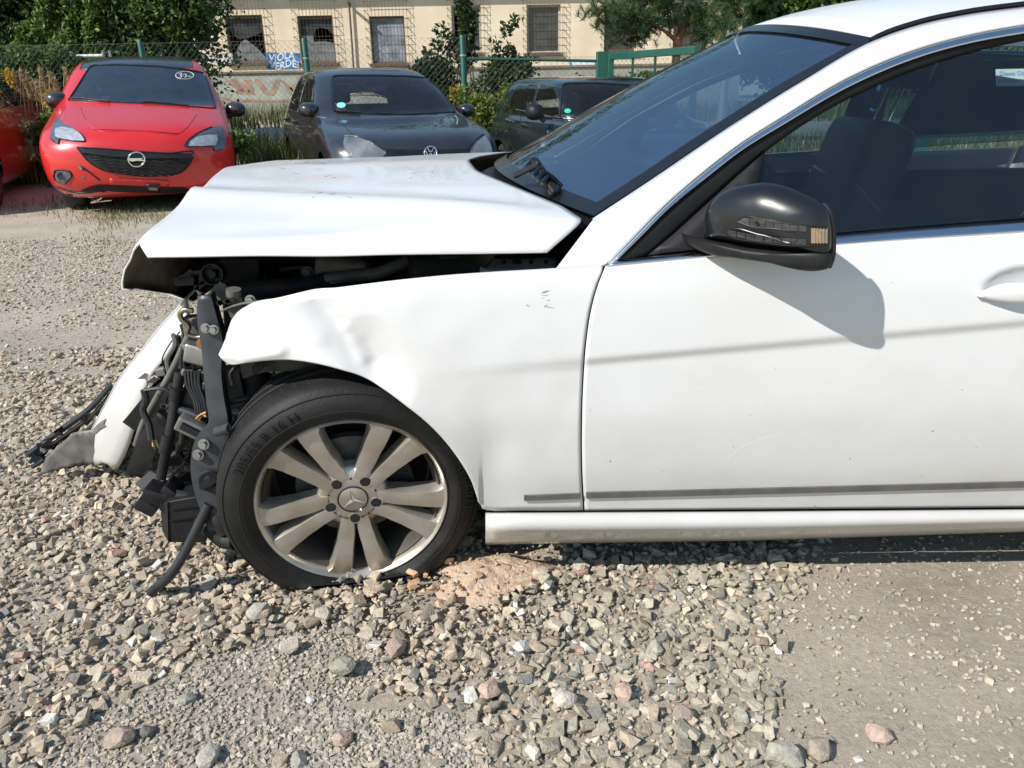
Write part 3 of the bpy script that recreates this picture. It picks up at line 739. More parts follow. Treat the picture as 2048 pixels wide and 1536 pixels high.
# ---------------------------------------------------------------- cabin
def rbox(bm, lo, hi, r=0.03, n=3):
    b2 = bmesh.new(); box(b2, lo, hi); bmesh.ops.bevel(b2, geom=b2.edges[:], offset=r, segments=n, affect='EDGES', profile=0.6)
    me = bpy.data.meshes.new('t'); b2.to_mesh(me); b2.free(); bm.from_mesh(me); bpy.data.meshes.remove(me); return bm
def seat(x, y, lean=16):
    bm = rbox(bmesh.new(), (-0.07, -0.24, 0), (0.07, 0.24, 0.58), 0.06)
    for v in bm.verts:
        if v.co.x < 0 and abs(v.co.y) > 0.17: v.co.x -= 0.035
        v.co.y *= 1 - 0.18 * smooth(0.3, 0.6, v.co.z)
    T = Matrix.Translation((x, y, 0.50)) @ Matrix.Rotation(rad(lean), 4, 'Y'); bm.transform(T)
    s = part('seat', bm, M['leather'], smooth_angle=60)
    bm = rbox(bmesh.new(), (-0.50, -0.25, -0.06), (0.05, 0.25, 0.10), 0.05); bm.transform(Matrix.Translation((x, y, 0.47))); part('seat_cushion', bm, M['leather'], s, smooth_angle=60)
    bm = rbox(bmesh.new(), (-0.05, -0.135, 0.70), (0.06, 0.135, 0.90), 0.05); bm.transform(T); part('headrest', bm, M['leather'], s, smooth_angle=60)
    for k in (-0.06, 0.06):
        bm = tube(bmesh.new(), [(0, k, 0.55), (0, k, 0.74)], 0.006, 8); bm.transform(T); part('headrest_post', bm, M['chrome'], s)
seat(1.17, 2.90); seat(1.50, 2.13, 22)
bm = rbox(bmesh.new(), (2.05, 1.85, 0.35), (2.25, 3.18, 0.93), 0.05); part('rear_bench', bm, M['leather'], smooth_angle=60)
rows = []
for s in np.linspace(-1, 1, 25):
    y = YC + 0.72 * s; bw = 1 - s * s
    rows.append([Vector((x - 0.20 * bw * k, y, z + 0.02 * bw)) for x, z, k in ((0.22, 0.90, 1), (0.34, 0.925, 0.8), (0.48, 0.93, 0.3), (0.58, 0.89, 0.1), (0.60, 0.72, 0), (0.55, 0.55, 0))])
part('dashboard', face_to(grid_bm(rows), Vector((0.4, 2.5, 5))), M['dash'], solid=0.01, smooth_angle=60)
sw = Vector((0.74, 2.13, 0.86)); ax = Vector((0.86, 0, 0.5)).normalized()
bm = bmesh.new(); s1 = Vector((0, 1, 0)); t1 = ax.cross(s1)
grid_bm([[sw + (s1 * math.cos(a) + t1 * math.sin(a)) * (0.185 + 0.014 * math.cos(b)) + ax * (0.014 * math.sin(b)) for b in np.linspace(0, 6.2832, 8, endpoint=False)] for a in np.linspace(0, 6.2832, 40, endpoint=False)], bm, True, True)
bar(bm, sw - s1 * 0.18, sw + s1 * 0.18, 0.04, 0.03); bar(bm, sw, sw - t1 * 0.18, 0.04, 0.03)
SWH = part('steering_wheel', bm, M['dash'], smooth_angle=60)
# spent airbag cloth lying over the dashboard top
ab = P(1245, 318, 2.75); rows = []
for j, v in enumerate(np.linspace(0, 1, 12)):
    rows.append([ab + Vector((-0.05 + 0.13 * u + 0.02 * math.sin(9 * v), -0.10 + 0.22 * v, 0.035 * math.sin(3.1 * u) * math.sin(3.1 * v) + 0.018 * noise.noise(Vector((u * 4, v * 4, 2))) + 0.10 * (u - 0.5) ** 2)) for u in np.linspace(0, 1, 12)])
part('airbag', face_to(grid_bm(rows), CO), M['airbag'], solid=0.006, smooth_angle=60)
part('inner_mirror', rbox(bmesh.new(), (0.74, 2.40, 1.23), (0.78, 2.62, 1.30), 0.015), M['dash'], smooth_angle=60)
# floor, headlining, firewall, inner door skins
part('cabin_floor', box(bmesh.new(), (0.15, 1.74, 0.18), (2.3, 3.29, 0.24)), M['dash'])
part('firewall', box(bmesh.new(), (0.12, 1.76, 0.2), (0.16, 3.27, 0.80)), M['void'])
part('inner_door', box(bmesh.new(), (0.24, 1.70, 0.24), (1.28, 1.735, 0.84)), M['dash'])
part('inner_door', box(bmesh.new(), (0.24, 3.30, 0.24), (2.3, 3.335, 0.84)), M['dash'])
hl = [[Vector((p.x, YC + (p.y - YC) * 0.96, p.z - 0.03)) for p in r] for r in [[Vector((e.x - BOWT * (1 - s * s) * 0.7 + 0.03, YC + s * (YC - e.y), e.z + 0.045 * (1 - s * s))) for s in np.linspace(-1, 1, 21)] for e in redge]]
part('headlining', grid_bm(hl), M['leather'], solid=0.004)
# sticker on the far rear window
c = P(2032, 155, 3.12)
bm = bmesh.new(); box(bm, (-0.075, -0.002, -0.032), (0.075, 0.002, 0.032)); bm.transform(Matrix.Translation(c) @ Matrix.Rotation(rad(-22), 4, 'X'))
STK = part('window_sticker', bm, M['airbag'])
for k, s in enumerate(('Dieses Objekt', 'videoüberwacht')):
    tb = text_bm(s, 0.022); tb.transform(Matrix.Translation(c) @ Matrix.Rotation(rad(-22), 4, 'X') @ Matrix.Translation((0, -0.0035, 0.014 - 0.024 * k)) @ Matrix.Rotation(rad(90), 4, 'X')); part('lettering', tb, M['blue_plastic'], STK)

# ---------------------------------------------------------------- far side mirrored from the near one
for o, nm in ((DOOR, 'front_door'), (RDOOR, 'rear_door'), (RQ, 'rear_quarter'), (SILL, 'sill'), (APIL, 'a_pillar'), (BPIL, 'b_pillar'), (CPIL, 'c_pillar'), (RAIL, 'roof_rail')):
    mirror_obj(o, nm)
for nm in ('window_seal', 'chrome_trim', 'belt_trim', 'rear_door_window', 'door_window', 'sail_panel'):
    o = bpy.data.objects.get(nm)
    if o and o.parent is CAR: mirror_obj(o, nm)
# far wing, plain
rows = []
for z in np.linspace(0, 1, 12):
    rows.append([])
    for x in np.linspace(-0.72, 0.165, 30):
        lo = 0.25 if abs(x + 0.38) > 0.35 else 0.28 + math.sqrt(0.35 ** 2 - (x + 0.38) ** 2) * 1.02; hi = 0.72 + 0.11 * smooth(-0.72, 0.1, x); zz = lo + (hi - lo) * z
        rows[-1].append((x, 2 * YC - Yside(x, zz) - 0.02, zz))
part('front_wing', face_to(grid_bm(rows), Vector((0, 9, 0.5))), M['white'], solid=0.004)

# ---------------------------------------------------------------- wheels
def make_wheel(c, nrm, R=0.314, r=0.229, width=0.205, flat_z=None, parent=CAR, lettering=False):
    nrm = Vector(nrm).normalized(); c = Vector(c)
    sx = nrm.cross(Vector((0, 0, 1))); sx.normalize(); sx = -sx if sx.x < 0 else sx
    sz = Vector((0, 0, 1)) if abs(nrm.z) < 1e-6 else nrm.cross(sx)
    def W(rho, a, h): return c + sx * (rho * math.cos(a)) + sz * (rho * math.sin(a)) + nrm * h
    # barrel with lip (the wheel part itself)
    prof = [(r - 0.020, -width), (r - 0.03, -width * 0.6), (r - 0.032, -0.055), (r - 0.014, -0.016), (r - 0.011, -0.004), (r - 0.004, 0.002), (r, -0.002), (r, -0.012), (r - 0.006, -0.02)]
    n = 72
    bm = grid_bm([[W(p, 6.283185 * k / n, h) for k in range(n)] for p, h in prof], None, True)
    bmesh.ops.recalc_face_normals(bm, faces=bm.faces)
    wheel = part('wheel', bm, M['alloy'], parent, smooth_angle=50)
    bm = grid_bm([[W(p, 6.283185 * k / 72, h) for k in range(72)] for p, h in ((r - 0.036, -width * 0.9), (r - 0.034, -0.05), (r - 0.020, -0.020))], None, True); part('barrel', face_to(bm, c), M['barrel'], wheel, smooth_angle=50)
    # tyre
    tp = [(r - 0.006, -0.010), (r + 0.006, 0.004), (r + 0.016, 0.010), (r + 0.018, 0.0125), (r + 0.026, 0.0135), (r + 0.045, 0.012), (r + 0.058, 0.006), (R - 0.022, -0.001), (R - 0.012, -0.008), (R - 0.006, -0.018), (R - 0.002, -0.032), (R, -0.055), (R + 0.001, -width / 2), (R, -width + 0.055), (R - 0.006, -width + 0.02), (R - 0.03, -width), (r, -width + 0.01)]
    n = 120; rows = []
    for p, h in tp:
        row = []
        for k in range(n):
            q = W(p, 6.283185 * k / n, h)
            if flat_z is not None:
                lim = flat_z + 0.02 * (p < R - 0.02) + 0.35 * max(0, r + 0.02 - p)
                if q.z < flat_z + 0.06:
                    s = smooth(flat_z + 0.06, flat_z - 0.05, q.z); q = q + nrm * (0.028 * s * (1 if h > -width / 2 else -1) * gauss(p - (R + r) / 2, 0.04))
                q.z = max(q.z, lim if p > r + 0.01 else q.z)
            row.append(q)
        rows.append(row)
    bm = grid_bm(rows, None, True); bmesh.ops.recalc_face_normals(bm, faces=bm.faces)
    part('tyre', bm, M['tyre'], wheel, smooth_angle=60)
    bm = bmesh.new()                                         # tread sipes round the shoulders
    for k in range(64):
        a = 6.283185 * k / 64
        for h0, h1, da in ((-0.020, -0.075, 0.05), (-width + 0.02, -width + 0.075, 0.05)):
            tube(bm, [W(R - 0.0062, a, h0), W(R - 0.0012, a + da * 0.5, (h0 + h1) / 2), W(R - 0.0004, a + da, h1)], 0.0018, 4, curved=False)
    for hh in (-0.085, -0.12):
        tube(bm, [W(R + 0.0015, 6.283185 * k / 80, hh) for k in range(81)], 0.004, 5, curved=False)
    for rr_ in (r + 0.030, R - 0.020):
        tube(bm, [W(rr_, 6.283185 * k / 90, 0.0135 if rr_ < R - 0.03 else 0.0) for k in range(91)], 0.0012, 4, curved=False)
    if flat_z is not None:
        for v in bm.verts: v.co.z = max(v.co.z, flat_z + 0.006)
    part('tread_sipes', bm, M['void'], wheel)
    if lettering:
        for s, mid, sz_, rho in (('205/55 R 16 H', 132, 0.036, r + 0.043), ('SEMPERIT', 8, 0.042, r + 0.044), ('3  205', 254, 0.03, r + 0.044)):
            tb = text_bm(s, sz_, 0.0004)
            for v in tb.verts:
                a = rad(mid) - v.co.x / rho; q = W(rho + v.co.y, a, 0.0142 + 0.0 * v.co.z - 0.004 * smooth(0.01, 0.03, v.co.y)); v.co = q
            part('tyre_lettering', tb, M['tyre_mark'], wheel)
    # ten spokes in five pairs
    HUBH, LIPH = -0.022, -0.006
    for k in range(5):
        base = rad(270 + 72 * k)
        for sgn in (-1, 1):
            top, low = [], []
            st = [0.26, 0.34, 0.42, 0.5, 0.6, 0.7, 0.8, 0.9, 0.955]
            ain = np.interp(st, [0.26, 0.40, 0.46, 0.6, 0.955], [0.2, 0.3, 0.8, 3.2, 4.8]); aout = np.interp(st, [0.26, 0.34, 0.42, 0.6, 0.8, 0.9, 0.955], [36.0, 31.0, 26.5, 22.5, 21.5, 22.0, 24.0])
            rows = []
            for s, a0, a1 in zip(st, ain, aout):
                rho = s * r; h = HUBH + (LIPH - HUBH) * smooth(0.25, 0.95, s) + 0.004 * math.sin(s * 3.1)
                aa = [base + sgn * rad(a0 + (a1 - a0) * q) for q in (0.0, 0.035, 0.10, 0.5, 0.86, 0.95, 1.0)]
                hh = [h - 0.040, h - 0.010, h - 0.001, h + 0.002, h - 0.001, h - 0.012, h - 0.042]
                rows.append([W(rho, a, q) for a, q in zip(aa, hh)])
            bm = grid_bm(rows); bmesh.ops.recalc_face_normals(bm, faces=bm.faces)
            sp = part('spoke', face_to(bm, c + nrm * 3), M['alloy'], wheel, smooth_angle=50)
    # hub face, bolts, cap with star
    prof = [(0.0, -0.020), (0.030, -0.018), (0.045, -0.019), (0.066, -0.0215), (0.080, -0.026), (0.088, -0.034), (0.090, -0.06)]
    bm = grid_bm([[W(max(p, 1e-4), 6.283185 * q / 40, h) for q in range(40)] for p, h in prof], None, True); part('hub', face_to(bm, c + nrm * 3), M['alloy'], wheel, smooth_angle=60)
    for k in range(5):
        a = rad(270 + 72 * k); cc = W(0.0585, a, -0.0195)
        part('bolt_rim', lathe(bmesh.new(), [(0.0165, -0.003), (0.0155, 0.0015), (0.0135, 0.0012)], cc, nrm, 20), M['alloy'], wheel, smooth_angle=60)
        bm = lathe(bmesh.new(), [(0.0140, 0.0010), (0.0001, 0.0012)], cc, nrm, 20); part('bolt_hole_shade', bm, M['void'], wheel)  # raised dark disc, the shade of a hole painted on the hub
        cc = W(0.060, a + rad(36), -0.0192); bm = lathe(bmesh.new(), [(0.0032, 0.001), (0.0001, 0.0005)], cc, nrm, 8); part('drill_hole_shade', bm, M['void'], wheel)  # small dark disc, hole shade painted on
    bm = lathe(bmesh.new(), [(0.0385, -0.006), (0.0385, 0.001), (0.0365, 0.002), (0.035, 0.0)], W(0, 0, -0.018), nrm, 40); part('cap_ring', bm, M['black_gloss'], wheel)
    bm = lathe(bmesh.new(), [(0.035, 0.0), (0.033, 0.002), (0.0001, 0.003)], W(0, 0, -0.018), nrm, 40); cap = part('hub_cap', bm, M['alloy'], wheel, smooth_angle=60)
    bm = bmesh.new(); o_ = W(0, 0, -0.0105)
    for k in range(3):
        a = rad(90 + 8 + 120 * k)
        tip, l1, l2 = W(0.032, a, -0.0142), W(0.0065, a + rad(60), -0.0142), W(0.0065, a - rad(60), -0.0142)
        v = [bm.verts.new(q) for q in (o_, tip, l1, l2)]; bm.faces.new((v[0], v[2], v[1])); bm.faces.new((v[0], v[1], v[3]))
    part('star', bm, M['chrome'], wheel, smooth_angle=None)
    # brake disc and caliper
    bm = grid_bm([[W(max(p, 1e-4), 6.283185 * q / 48, h) for q in range(48)] for p, h in ((0.075, -0.06), (0.08, -0.085), (0.142, -0.085), (0.142, -0.11))], None, True); part('brake_disc', face_to(bm, c + nrm * 3), M['dust_steel'], wheel, smooth_angle=40)
    bm = bmesh.new()
    rows = [[W(p, rad(a), h) for p, h in ((0.10, -0.07), (0.155, -0.065), (0.158, -0.13), (0.10, -0.13))] for a in np.linspace(-25, 55, 9)]
    grid_bm(rows, bm, True); part('brake_caliper', bm, M['black_matt'], wheel)
    bm = grid_bm([[W(max(p, 1e-4), 6.283185 * q / 40, h) for q in range(40)] for p, h in ((0.001, -0.14), (r - 0.04, -0.15))], None, True); part('wheel_back_shade', bm, M['void'], wheel)  # near-black disc added behind the spokes as painted shade
    return wheel
wc = P(706, 1007, 1.668)
STEER = rad(10)
make_wheel(wc, (math.sin(STEER), -math.cos(STEER), -0.10), R=0.325, r=0.236, flat_z=0.014, lettering=True)
make_wheel((RW, 1.66, 0.31), (0, -1, 0)); make_wheel((-0.38, 2 * YC - 1.64, 0.30), (0, 1, 0)); make_wheel((RW, 2 * YC - 1.66, 0.31), (0, 1, 0))
# wheel housings
for cx, a0, a1, ya, yb in ((wc.x + 0.02, -20, 128, 1.70, 2.05), (RW, -10, 190, 1.68, 2.0), (RW, -10, 190, 2 * YC - 2.0, 2 * YC - 1.68), (-0.38, -10, 180, 2 * YC - 2.05, 2 * YC - 1.70)):
    rows = [[Vector((cx + R_ * math.cos(rad(a)), y, 0.30 + R_ * math.sin(rad(a)))) for y, R_ in ((ya, 0.372), (ya + 0.02, 0.385), (yb, 0.39), (yb, 0.1))] for a in np.linspace(a0, a1, 30)]
    if cx < 0 and ya > YC: rows = rows
    part('arch_liner', grid_bm(rows), M['void'], solid=0.004)
# ---------------------------------------------------------------- torn front end: what shows inside
def pt(px, py, y): return P(px, py, y)
def ptube(name, pts, r, m, n=8, parent=None): return part(name, tube(bmesh.new(), [pt(*p) for p in pts], r, n), m, parent)
def band(name, pts, w0, th, m, side=None, parent=None):      # bent flat bar facing the camera: pts (px, py, y, width px)
    L, R_ = [], []
    q = resample(pts, len(pts) * 4)
    for i, p in enumerate(q):
        d = q[min(i+1, len(q)-1)][:2] - q[max(i-1, 0)][:2]; d /= np.linalg.norm(d); nn = np.array((-d[1], d[0])) * p[3] / 2
        L.append(pt(p[0]+nn[0], p[1]+nn[1], p[2])); R_.append(pt(p[0]-nn[0], p[1]-nn[1], p[2]))
    mid = [(a + b) / 2 + Vector((0, -0.004, 0)) for a, b in zip(L, R_)]
    fl = [a + Vector((0, 0.03, 0)) for a in L]; fr = [a + Vector((0, 0.03, 0)) for a in R_]
    return part(name, face_to(grid_bm([fl, L, mid, R_, fr]), CO), m, parent, solid=th, smooth_angle=35)
def bolt(px, py, y, s=0.011, m='steel', parent=None):
    c = pt(px, py, y); bm = bmesh.new()
    lathe(bm, [(s * 1.35, 0.004), (s * 1.35, 0.0)], c, (0.1, -1, 0.15), 20); lathe(bm, [(0.0001, 0.014), (s * 0.85, 0.014), (s, 0.011), (s, 0.0)], c, (0.1, -1, 0.15), 6)
    lathe(bm, [(0.0001, 0.0042), (s * 1.35, 0.004)], c, (0.1, -1, 0.15), 20)
    return part('bolt', bm, M[m], parent, smooth_angle=30)
# headlamp bracket and radiator support strut with its lower joint
STRUT = band('radiator_support', [(408, 590, 1.74, 26), (414, 640, 1.735, 40), (424, 690, 1.73, 44), (424, 735, 1.72, 36), (430, 800, 1.71, 36), (436, 850, 1.70, 40), (418, 890, 1.695, 60), (414, 935, 1.69, 66), (420, 985, 1.685, 60), (430, 1040, 1.68, 40), (436, 1062, 1.68, 36)], 0, 0.006, M['dark_steel'])
for a in ((412, 656, 1.722), (428, 659, 1.722)): bolt(*a, 0.0085, 'steel', STRUT)
for a in ((408, 888, 1.685), (397, 909, 1.685)): bolt(*a, 0.010, 'steel', STRUT)
c = pt(421, 962, 1.678); bm = lathe(bmesh.new(), [(0.0001, 0.012), (0.012, 0.012), (0.016, 0.004), (0.026, 0.006), (0.03, 0.0)], c, (0.05, -1, 0.1), 20); bar(bm, c + Vector((-0.022, -0.01, -0.012)), c + Vector((0.022, -0.01, 0.012)), 0.012, 0.012); part('rubber_mount', bm, M['black_matt'], STRUT)
bm = bmesh.new()
for k in range(5): lathe(bm, [(0.010, 0), (0.014, 0.004), (0.010, 0.008)], pt(432 + 5 * k, 862 - 1.5 * k, 1.665), (0.95, -0.3, 0.1), 12)
part('bush', bm, M['dust_steel'], STRUT)
# upper cross member, bracket of the head lamp, slam panel bits
bm = plate(bmesh.new(), [pt(*p) for p in ((391, 580, 1.80), (412, 592, 1.80), (430, 570, 1.80), (448, 567, 1.80), (470, 590, 1.80), (450, 606, 1.80), (420, 616, 1.80), (405, 606, 1.80))], 0.006, (0, 1, 0)); part('lamp_bracket', bm, M['dust_steel'])
bm = bmesh.new()
for a, b, w_ in (((353, 561, 1.86), (430, 556, 1.86), 0.022), ((385, 545, 1.86), (430, 540, 1.86), 0.012), ((398, 545, 1.86), (396, 578, 1.86), 0.012), ((395, 578, 1.86), (412, 560, 1.86), 0.008), ((360, 553, 1.86), (394, 548, 1.86), 0.01), ((375, 552, 1.86), (390, 540, 1.86), 0.016)): bar(bm, pt(*a), pt(*b), w_, 0.03, Vector((0, 1, 0)))
c = pt(428, 547, 1.85)
lathe(bm, [(0.026, -0.02), (0.026, 0.02), (0.023, 0.02), (0.023, -0.02)], c, (0.1, -1, 0.1), 24); lathe(bm, [(0.0001, 0.02), (0.009, 0.02), (0.009, -0.01)], c, (0.1, -1, 0.1), 12)
for k in range(5):
    a = 6.283 * k / 5; bar(bm, c, c + Vector((0.024 * math.cos(a), 0, 0.024 * math.sin(a))), 0.02, 0.004, Vector((0, 1, 0)))
part('headlamp_holder', bm, M['black_matt'], smooth_angle=30)
# inner wing rail seen under the bonnet, white in its paint, and the dusty flange along the wing
rows = []
for p in resample([(440, 610), (470, 598), (560, 590), (700, 568), (900, 547), (1110, 535)], 30):
    a = onto(p[0], p[1] + 6, lambda x, z: Yside(x, z) + 0.02); rows.append([a + Vector((0, 0, -0.010)), a + Vector((0, 0.02, -0.012)), a + Vector((0, 0.045, -0.02)), a + Vector((0, 0.06, -0.05)), a + Vector((0, 0.07, -0.2))])
part('inner_wing', grid_bm(rows), M['dust_steel'], solid=0.004)
rows = [[pt(px, y_, yy) for px in np.linspace(960, 1112, 12)] for y_, yy in ((513, 1.92), (520, 1.90), (536, 1.86), (545, 1.80))]
AP = part('strut_tower', face_to(grid_bm(rows), CO), M['white_in'], solid=0.004)
for px in (1008, 1034, 1062, 1092):
    c = pt(px, 524, 1.885); part('panel_hole_shade', lathe(bmesh.new(), [(0.0001, 0.004), (0.006 + 0.003 * (px % 3), 0.004)], c, (0, -1, 0.25), 10), M['void'], AP)  # dark disc on the sheet, shade of a hole as colour
# rubber feet, clips at the top of the rail
bm = lathe(bmesh.new(), [(0.0001, 0.014), (0.017, 0.013), (0.018, 0.0), (0.016, -0.006)], pt(468, 589, 1.74), (0.1, -0.15, 1), 14); box(bm, (-0.010, -0.01, -0.025), (0.016, 0.012, -0.004), Matrix.Translation(pt(472, 590, 1.745))); part('bonnet_buffer', bm, M['dust_steel'])
bm = bmesh.new()
for a, b in (((436, 606, 1.73), (470, 597, 1.73)), ((440, 600, 1.73), (446, 608, 1.73)), ((455, 598, 1.73), (462, 606, 1.73))): bar(bm, pt(*a), pt(*b), 0.016, 0.01)
part('clip', bm, M['black_matt'])
bolt(501, 600, 1.73, 0.009)
# engine bay: near-black floor and walls (shade put into their colour), engine cover, air box, pipes
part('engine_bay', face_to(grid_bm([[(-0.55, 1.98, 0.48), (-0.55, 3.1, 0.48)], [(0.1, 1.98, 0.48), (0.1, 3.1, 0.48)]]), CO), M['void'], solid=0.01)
part('engine_cover', rbox(bmesh.new(), (-0.50, 2.2, 0.55), (0.0, 2.85, 0.84), 0.05), M['black_matt'], smooth_angle=60)
part('air_box', rbox(bmesh.new(), (-0.26, 1.90, 0.58), (0.08, 2.14, 0.83), 0.05), M['black_dusty'], smooth_angle=60)
ptube('air_duct', [(440, 585, 1.85), (520, 578, 1.88), (600, 572, 1.90), (660, 560, 1.93)], 0.022, M['black_dusty'], 10)
ptube('air_duct', [(650, 560, 1.92), (700, 552, 1.93), (760, 545, 1.94), (815, 522, 1.97)], 0.016, M['dust_steel'], 10)
bm = rbox(bmesh.new(), (-0.07, -0.06, -0.03), (0.07, 0.06, 0.03), 0.02); bm.transform(Matrix.Translation(pt(690, 532, 2.02)) @ Matrix.Rotation(0.15, 4, 'Y')); part('resonator', bm, M['dust_steel'], smooth_angle=60)
ptube('breather_pipe', [(560, 540, 2.05), (610, 536, 2.05), (640, 545, 2.02), (660, 530, 2.05), (720, 520, 2.1), (770, 528, 2.1)], 0.008, M['hose'])
for a in ((615, 545, 2.0), (735, 528, 2.04), (520, 560, 2.0)): bolt(*a, 0.012, 'dark_steel')
bm = rbox(bmesh.new(), (-0.06, -0.05, -0.04), (0.06, 0.05, 0.04), 0.015); bm.transform(Matrix.Translation(pt(925, 528, 1.96))); part('fuse_box', bm, M['black_matt'], smooth_angle=60)
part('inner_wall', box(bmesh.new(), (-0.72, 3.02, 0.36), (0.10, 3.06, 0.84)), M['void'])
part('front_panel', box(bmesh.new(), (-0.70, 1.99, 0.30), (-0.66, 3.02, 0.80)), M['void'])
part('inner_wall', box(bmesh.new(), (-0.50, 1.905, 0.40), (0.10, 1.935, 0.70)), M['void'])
bm = bmesh.new(); q = [pt(436, 515, 1.93), pt(520, 515, 1.96), pt(520, 610, 1.96), pt(490, 660, 1.94), pt(448, 668, 1.93)]; plate(bm, q, 0.03, (0, 1, 0)); part('headlamp_housing', bm, M['black_matt'], bevel=0.006)
# radiator pack pushed back, cooler pipes
bm = bmesh.new(); 
box(bm, (-0.03, 0, -0.22), (0.03, 0.9, 0.22), Matrix.Translation((-0.60, 1.95, 0.50)) @ Matrix.Rotation(0.10, 4, 'Y')); part('radiator', bm, M['dark_steel'])
ptube('cooler_pipe', [(386, 622, 1.80), (372, 619, 1.80), (360, 628, 1.80), (364, 640, 1.80), (377, 652, 1.80), (375, 668, 1.80), (388, 674, 1.80), (418, 671, 1.80)], 0.0065, M['brass'], 10)
ptube('cooler_pipe', [(377, 684, 1.79), (400, 688, 1.79), (420, 680, 1.79)], 0.009, M['hose'], 10)
ptube('cooler_pipe', [(404, 678, 1.785), (420, 674, 1.785)], 0.008, M['brass'], 10)
ptube('cooler_pipe', [(378, 692, 1.79), (395, 696, 1.79), (418, 689, 1.79)], 0.006, M['steel'], 8)
bm = rbox(bmesh.new(), (-0.035, -0.03, -0.025), (0.035, 0.03, 0.025), 0.008); bm.transform(Matrix.Translation(pt(404, 705, 1.80)) @ Matrix.Rotation(0.3, 4, 'Y')); part('ac_fitting', bm, M['steel'], smooth_angle=40)
bolt(406, 687, 1.765, 0.011, 'rust')
bm = rbox(bmesh.new(), (-0.02, -0.02, -0.03), (0.02, 0.02, 0.03), 0.005); bm.transform(Matrix.Translation(pt(388, 655, 1.84))); part('valve_block', bm, M['dust_steel'])
# long rods, hoses, torn brackets
ptube('washer_pipe', [(378, 670, 1.80), (345, 740, 1.82), (305, 812, 1.84), (285, 850, 1.86), (272, 890, 1.88)], 0.0085, M['dust_steel'], 10)
ptube('stay_rod', [(360, 745, 1.80), (352, 790, 1.79), (345, 840, 1.78), (335, 890, 1.77), (322, 955, 1.77)], 0.013, M['black_dusty'], 12)
for a, b in (((354, 775, 1.788), (351, 800, 1.786)), ((338, 870, 1.772), (330, 905, 1.768))): part('rod_collar', tube(bmesh.new(), [pt(*a), pt(*b)], 0.016, 12), M['black_matt'])
ptube('wire_loom', [(288, 780, 1.80), (292, 800, 1.80), (286, 820, 1.80), (298, 850, 1.79), (303, 880, 1.78)], 0.009, M['hose'], 8)
ptube('wire_loom', [(288, 780, 1.80), (330, 779, 1.80), (345, 788, 1.80)], 0.005, M['hose'], 6)
for k in range(5): ptube('wire_end', [(302, 868, 1.785), (305 + 2 * k, 880, 1.783), (306 + 3 * k, 893 + (k % 3) * 4, 1.78)], 0.0022, M[('yellow_wire', 'dust_steel', 'hose', 'brass', 'dust_steel')[k]], 5)
for k in range(5): ptube('wire_loom', [(370 + 7 * k, 742, 1.79), (374 + 6 * k, 770, 1.785), (388 + 5 * k, 800, 1.78), (394 + 5 * k, 835, 1.775)], 0.0042, M['hose'], 6)
ptube('wire_loom', [(366, 690, 1.80), (362, 720, 1.80), (364, 745, 1.80)], 0.004, M['hose'], 6)
ptube('wire_loom', [(376, 705, 1.80), (368, 728, 1.80), (372, 742, 1.80)], 0.0035, M['hose'], 6)
bm = rbox(bmesh.new(), (-0.038, -0.018, -0.020), (0.038, 0.018, 0.020), 0.007); bm.transform(Matrix.Translation(pt(386, 855, 1.73)) @ Matrix.Rotation(rad(32), 4, 'Y')); CN = part('connector', bm, M['dust_steel'], smooth_angle=40)
bm = rbox(bmesh.new(), (-0.030, -0.022, -0.006), (0.030, 0.0, 0.010), 0.003); bm.transform(Matrix.Translation(pt(389, 858, 1.722)) @ Matrix.Rotation(rad(32), 4, 'Y')); part('connector_mouth', bm, M['black_matt'], CN)
for k in range(4): ptube('wire_end', [(392 + 2 * k, 838 + k, 1.73), (400 + 2 * k, 830, 1.725), (412, 824 + 3 * k, 1.72)], 0.0018, M[('yellow_wire', 'red_wire', 'hose', 'yellow_wire')[k]], 5)
ptube('coolant_hose', [(358, 818, 1.79), (378, 826, 1.785), (400, 835, 1.78)], 0.013, M['hose'], 10)
ptube('coolant_hose', [(362, 858, 1.80), (362, 885, 1.80), (352, 905, 1.80), (340, 912, 1.80)], 0.008, M['blue_plastic'], 8) if False else None
ptube('coolant_hose', [(366, 862, 1.82), (362, 888, 1.82), (350, 908, 1.82), (340, 912, 1.82)], 0.008, M['hose'], 8)
band('torn_bracket', [(330, 835, 1.84, 34), (305, 870, 1.85, 44), (285, 910, 1.86, 40), (268, 950, 1.87, 34)], 0, 0.004, M['black_dusty'])
band('torn_bracket', [(345, 780, 1.95, 50), (310, 800, 1.98, 40), (270, 860, 2.02, 60)], 0, 0.004, M['black_matt'])
band('torn_bracket', [(395, 745, 1.80, 26), (380, 790, 1.81, 34), (376, 830, 1.81, 30)], 0, 0.004, M['dust_steel'])
band('torn_bracket', [(430, 730, 1.79, 20), (410, 780, 1.79, 24), (405, 850, 1.79, 30)], 0, 0.004, M['black_dusty'])
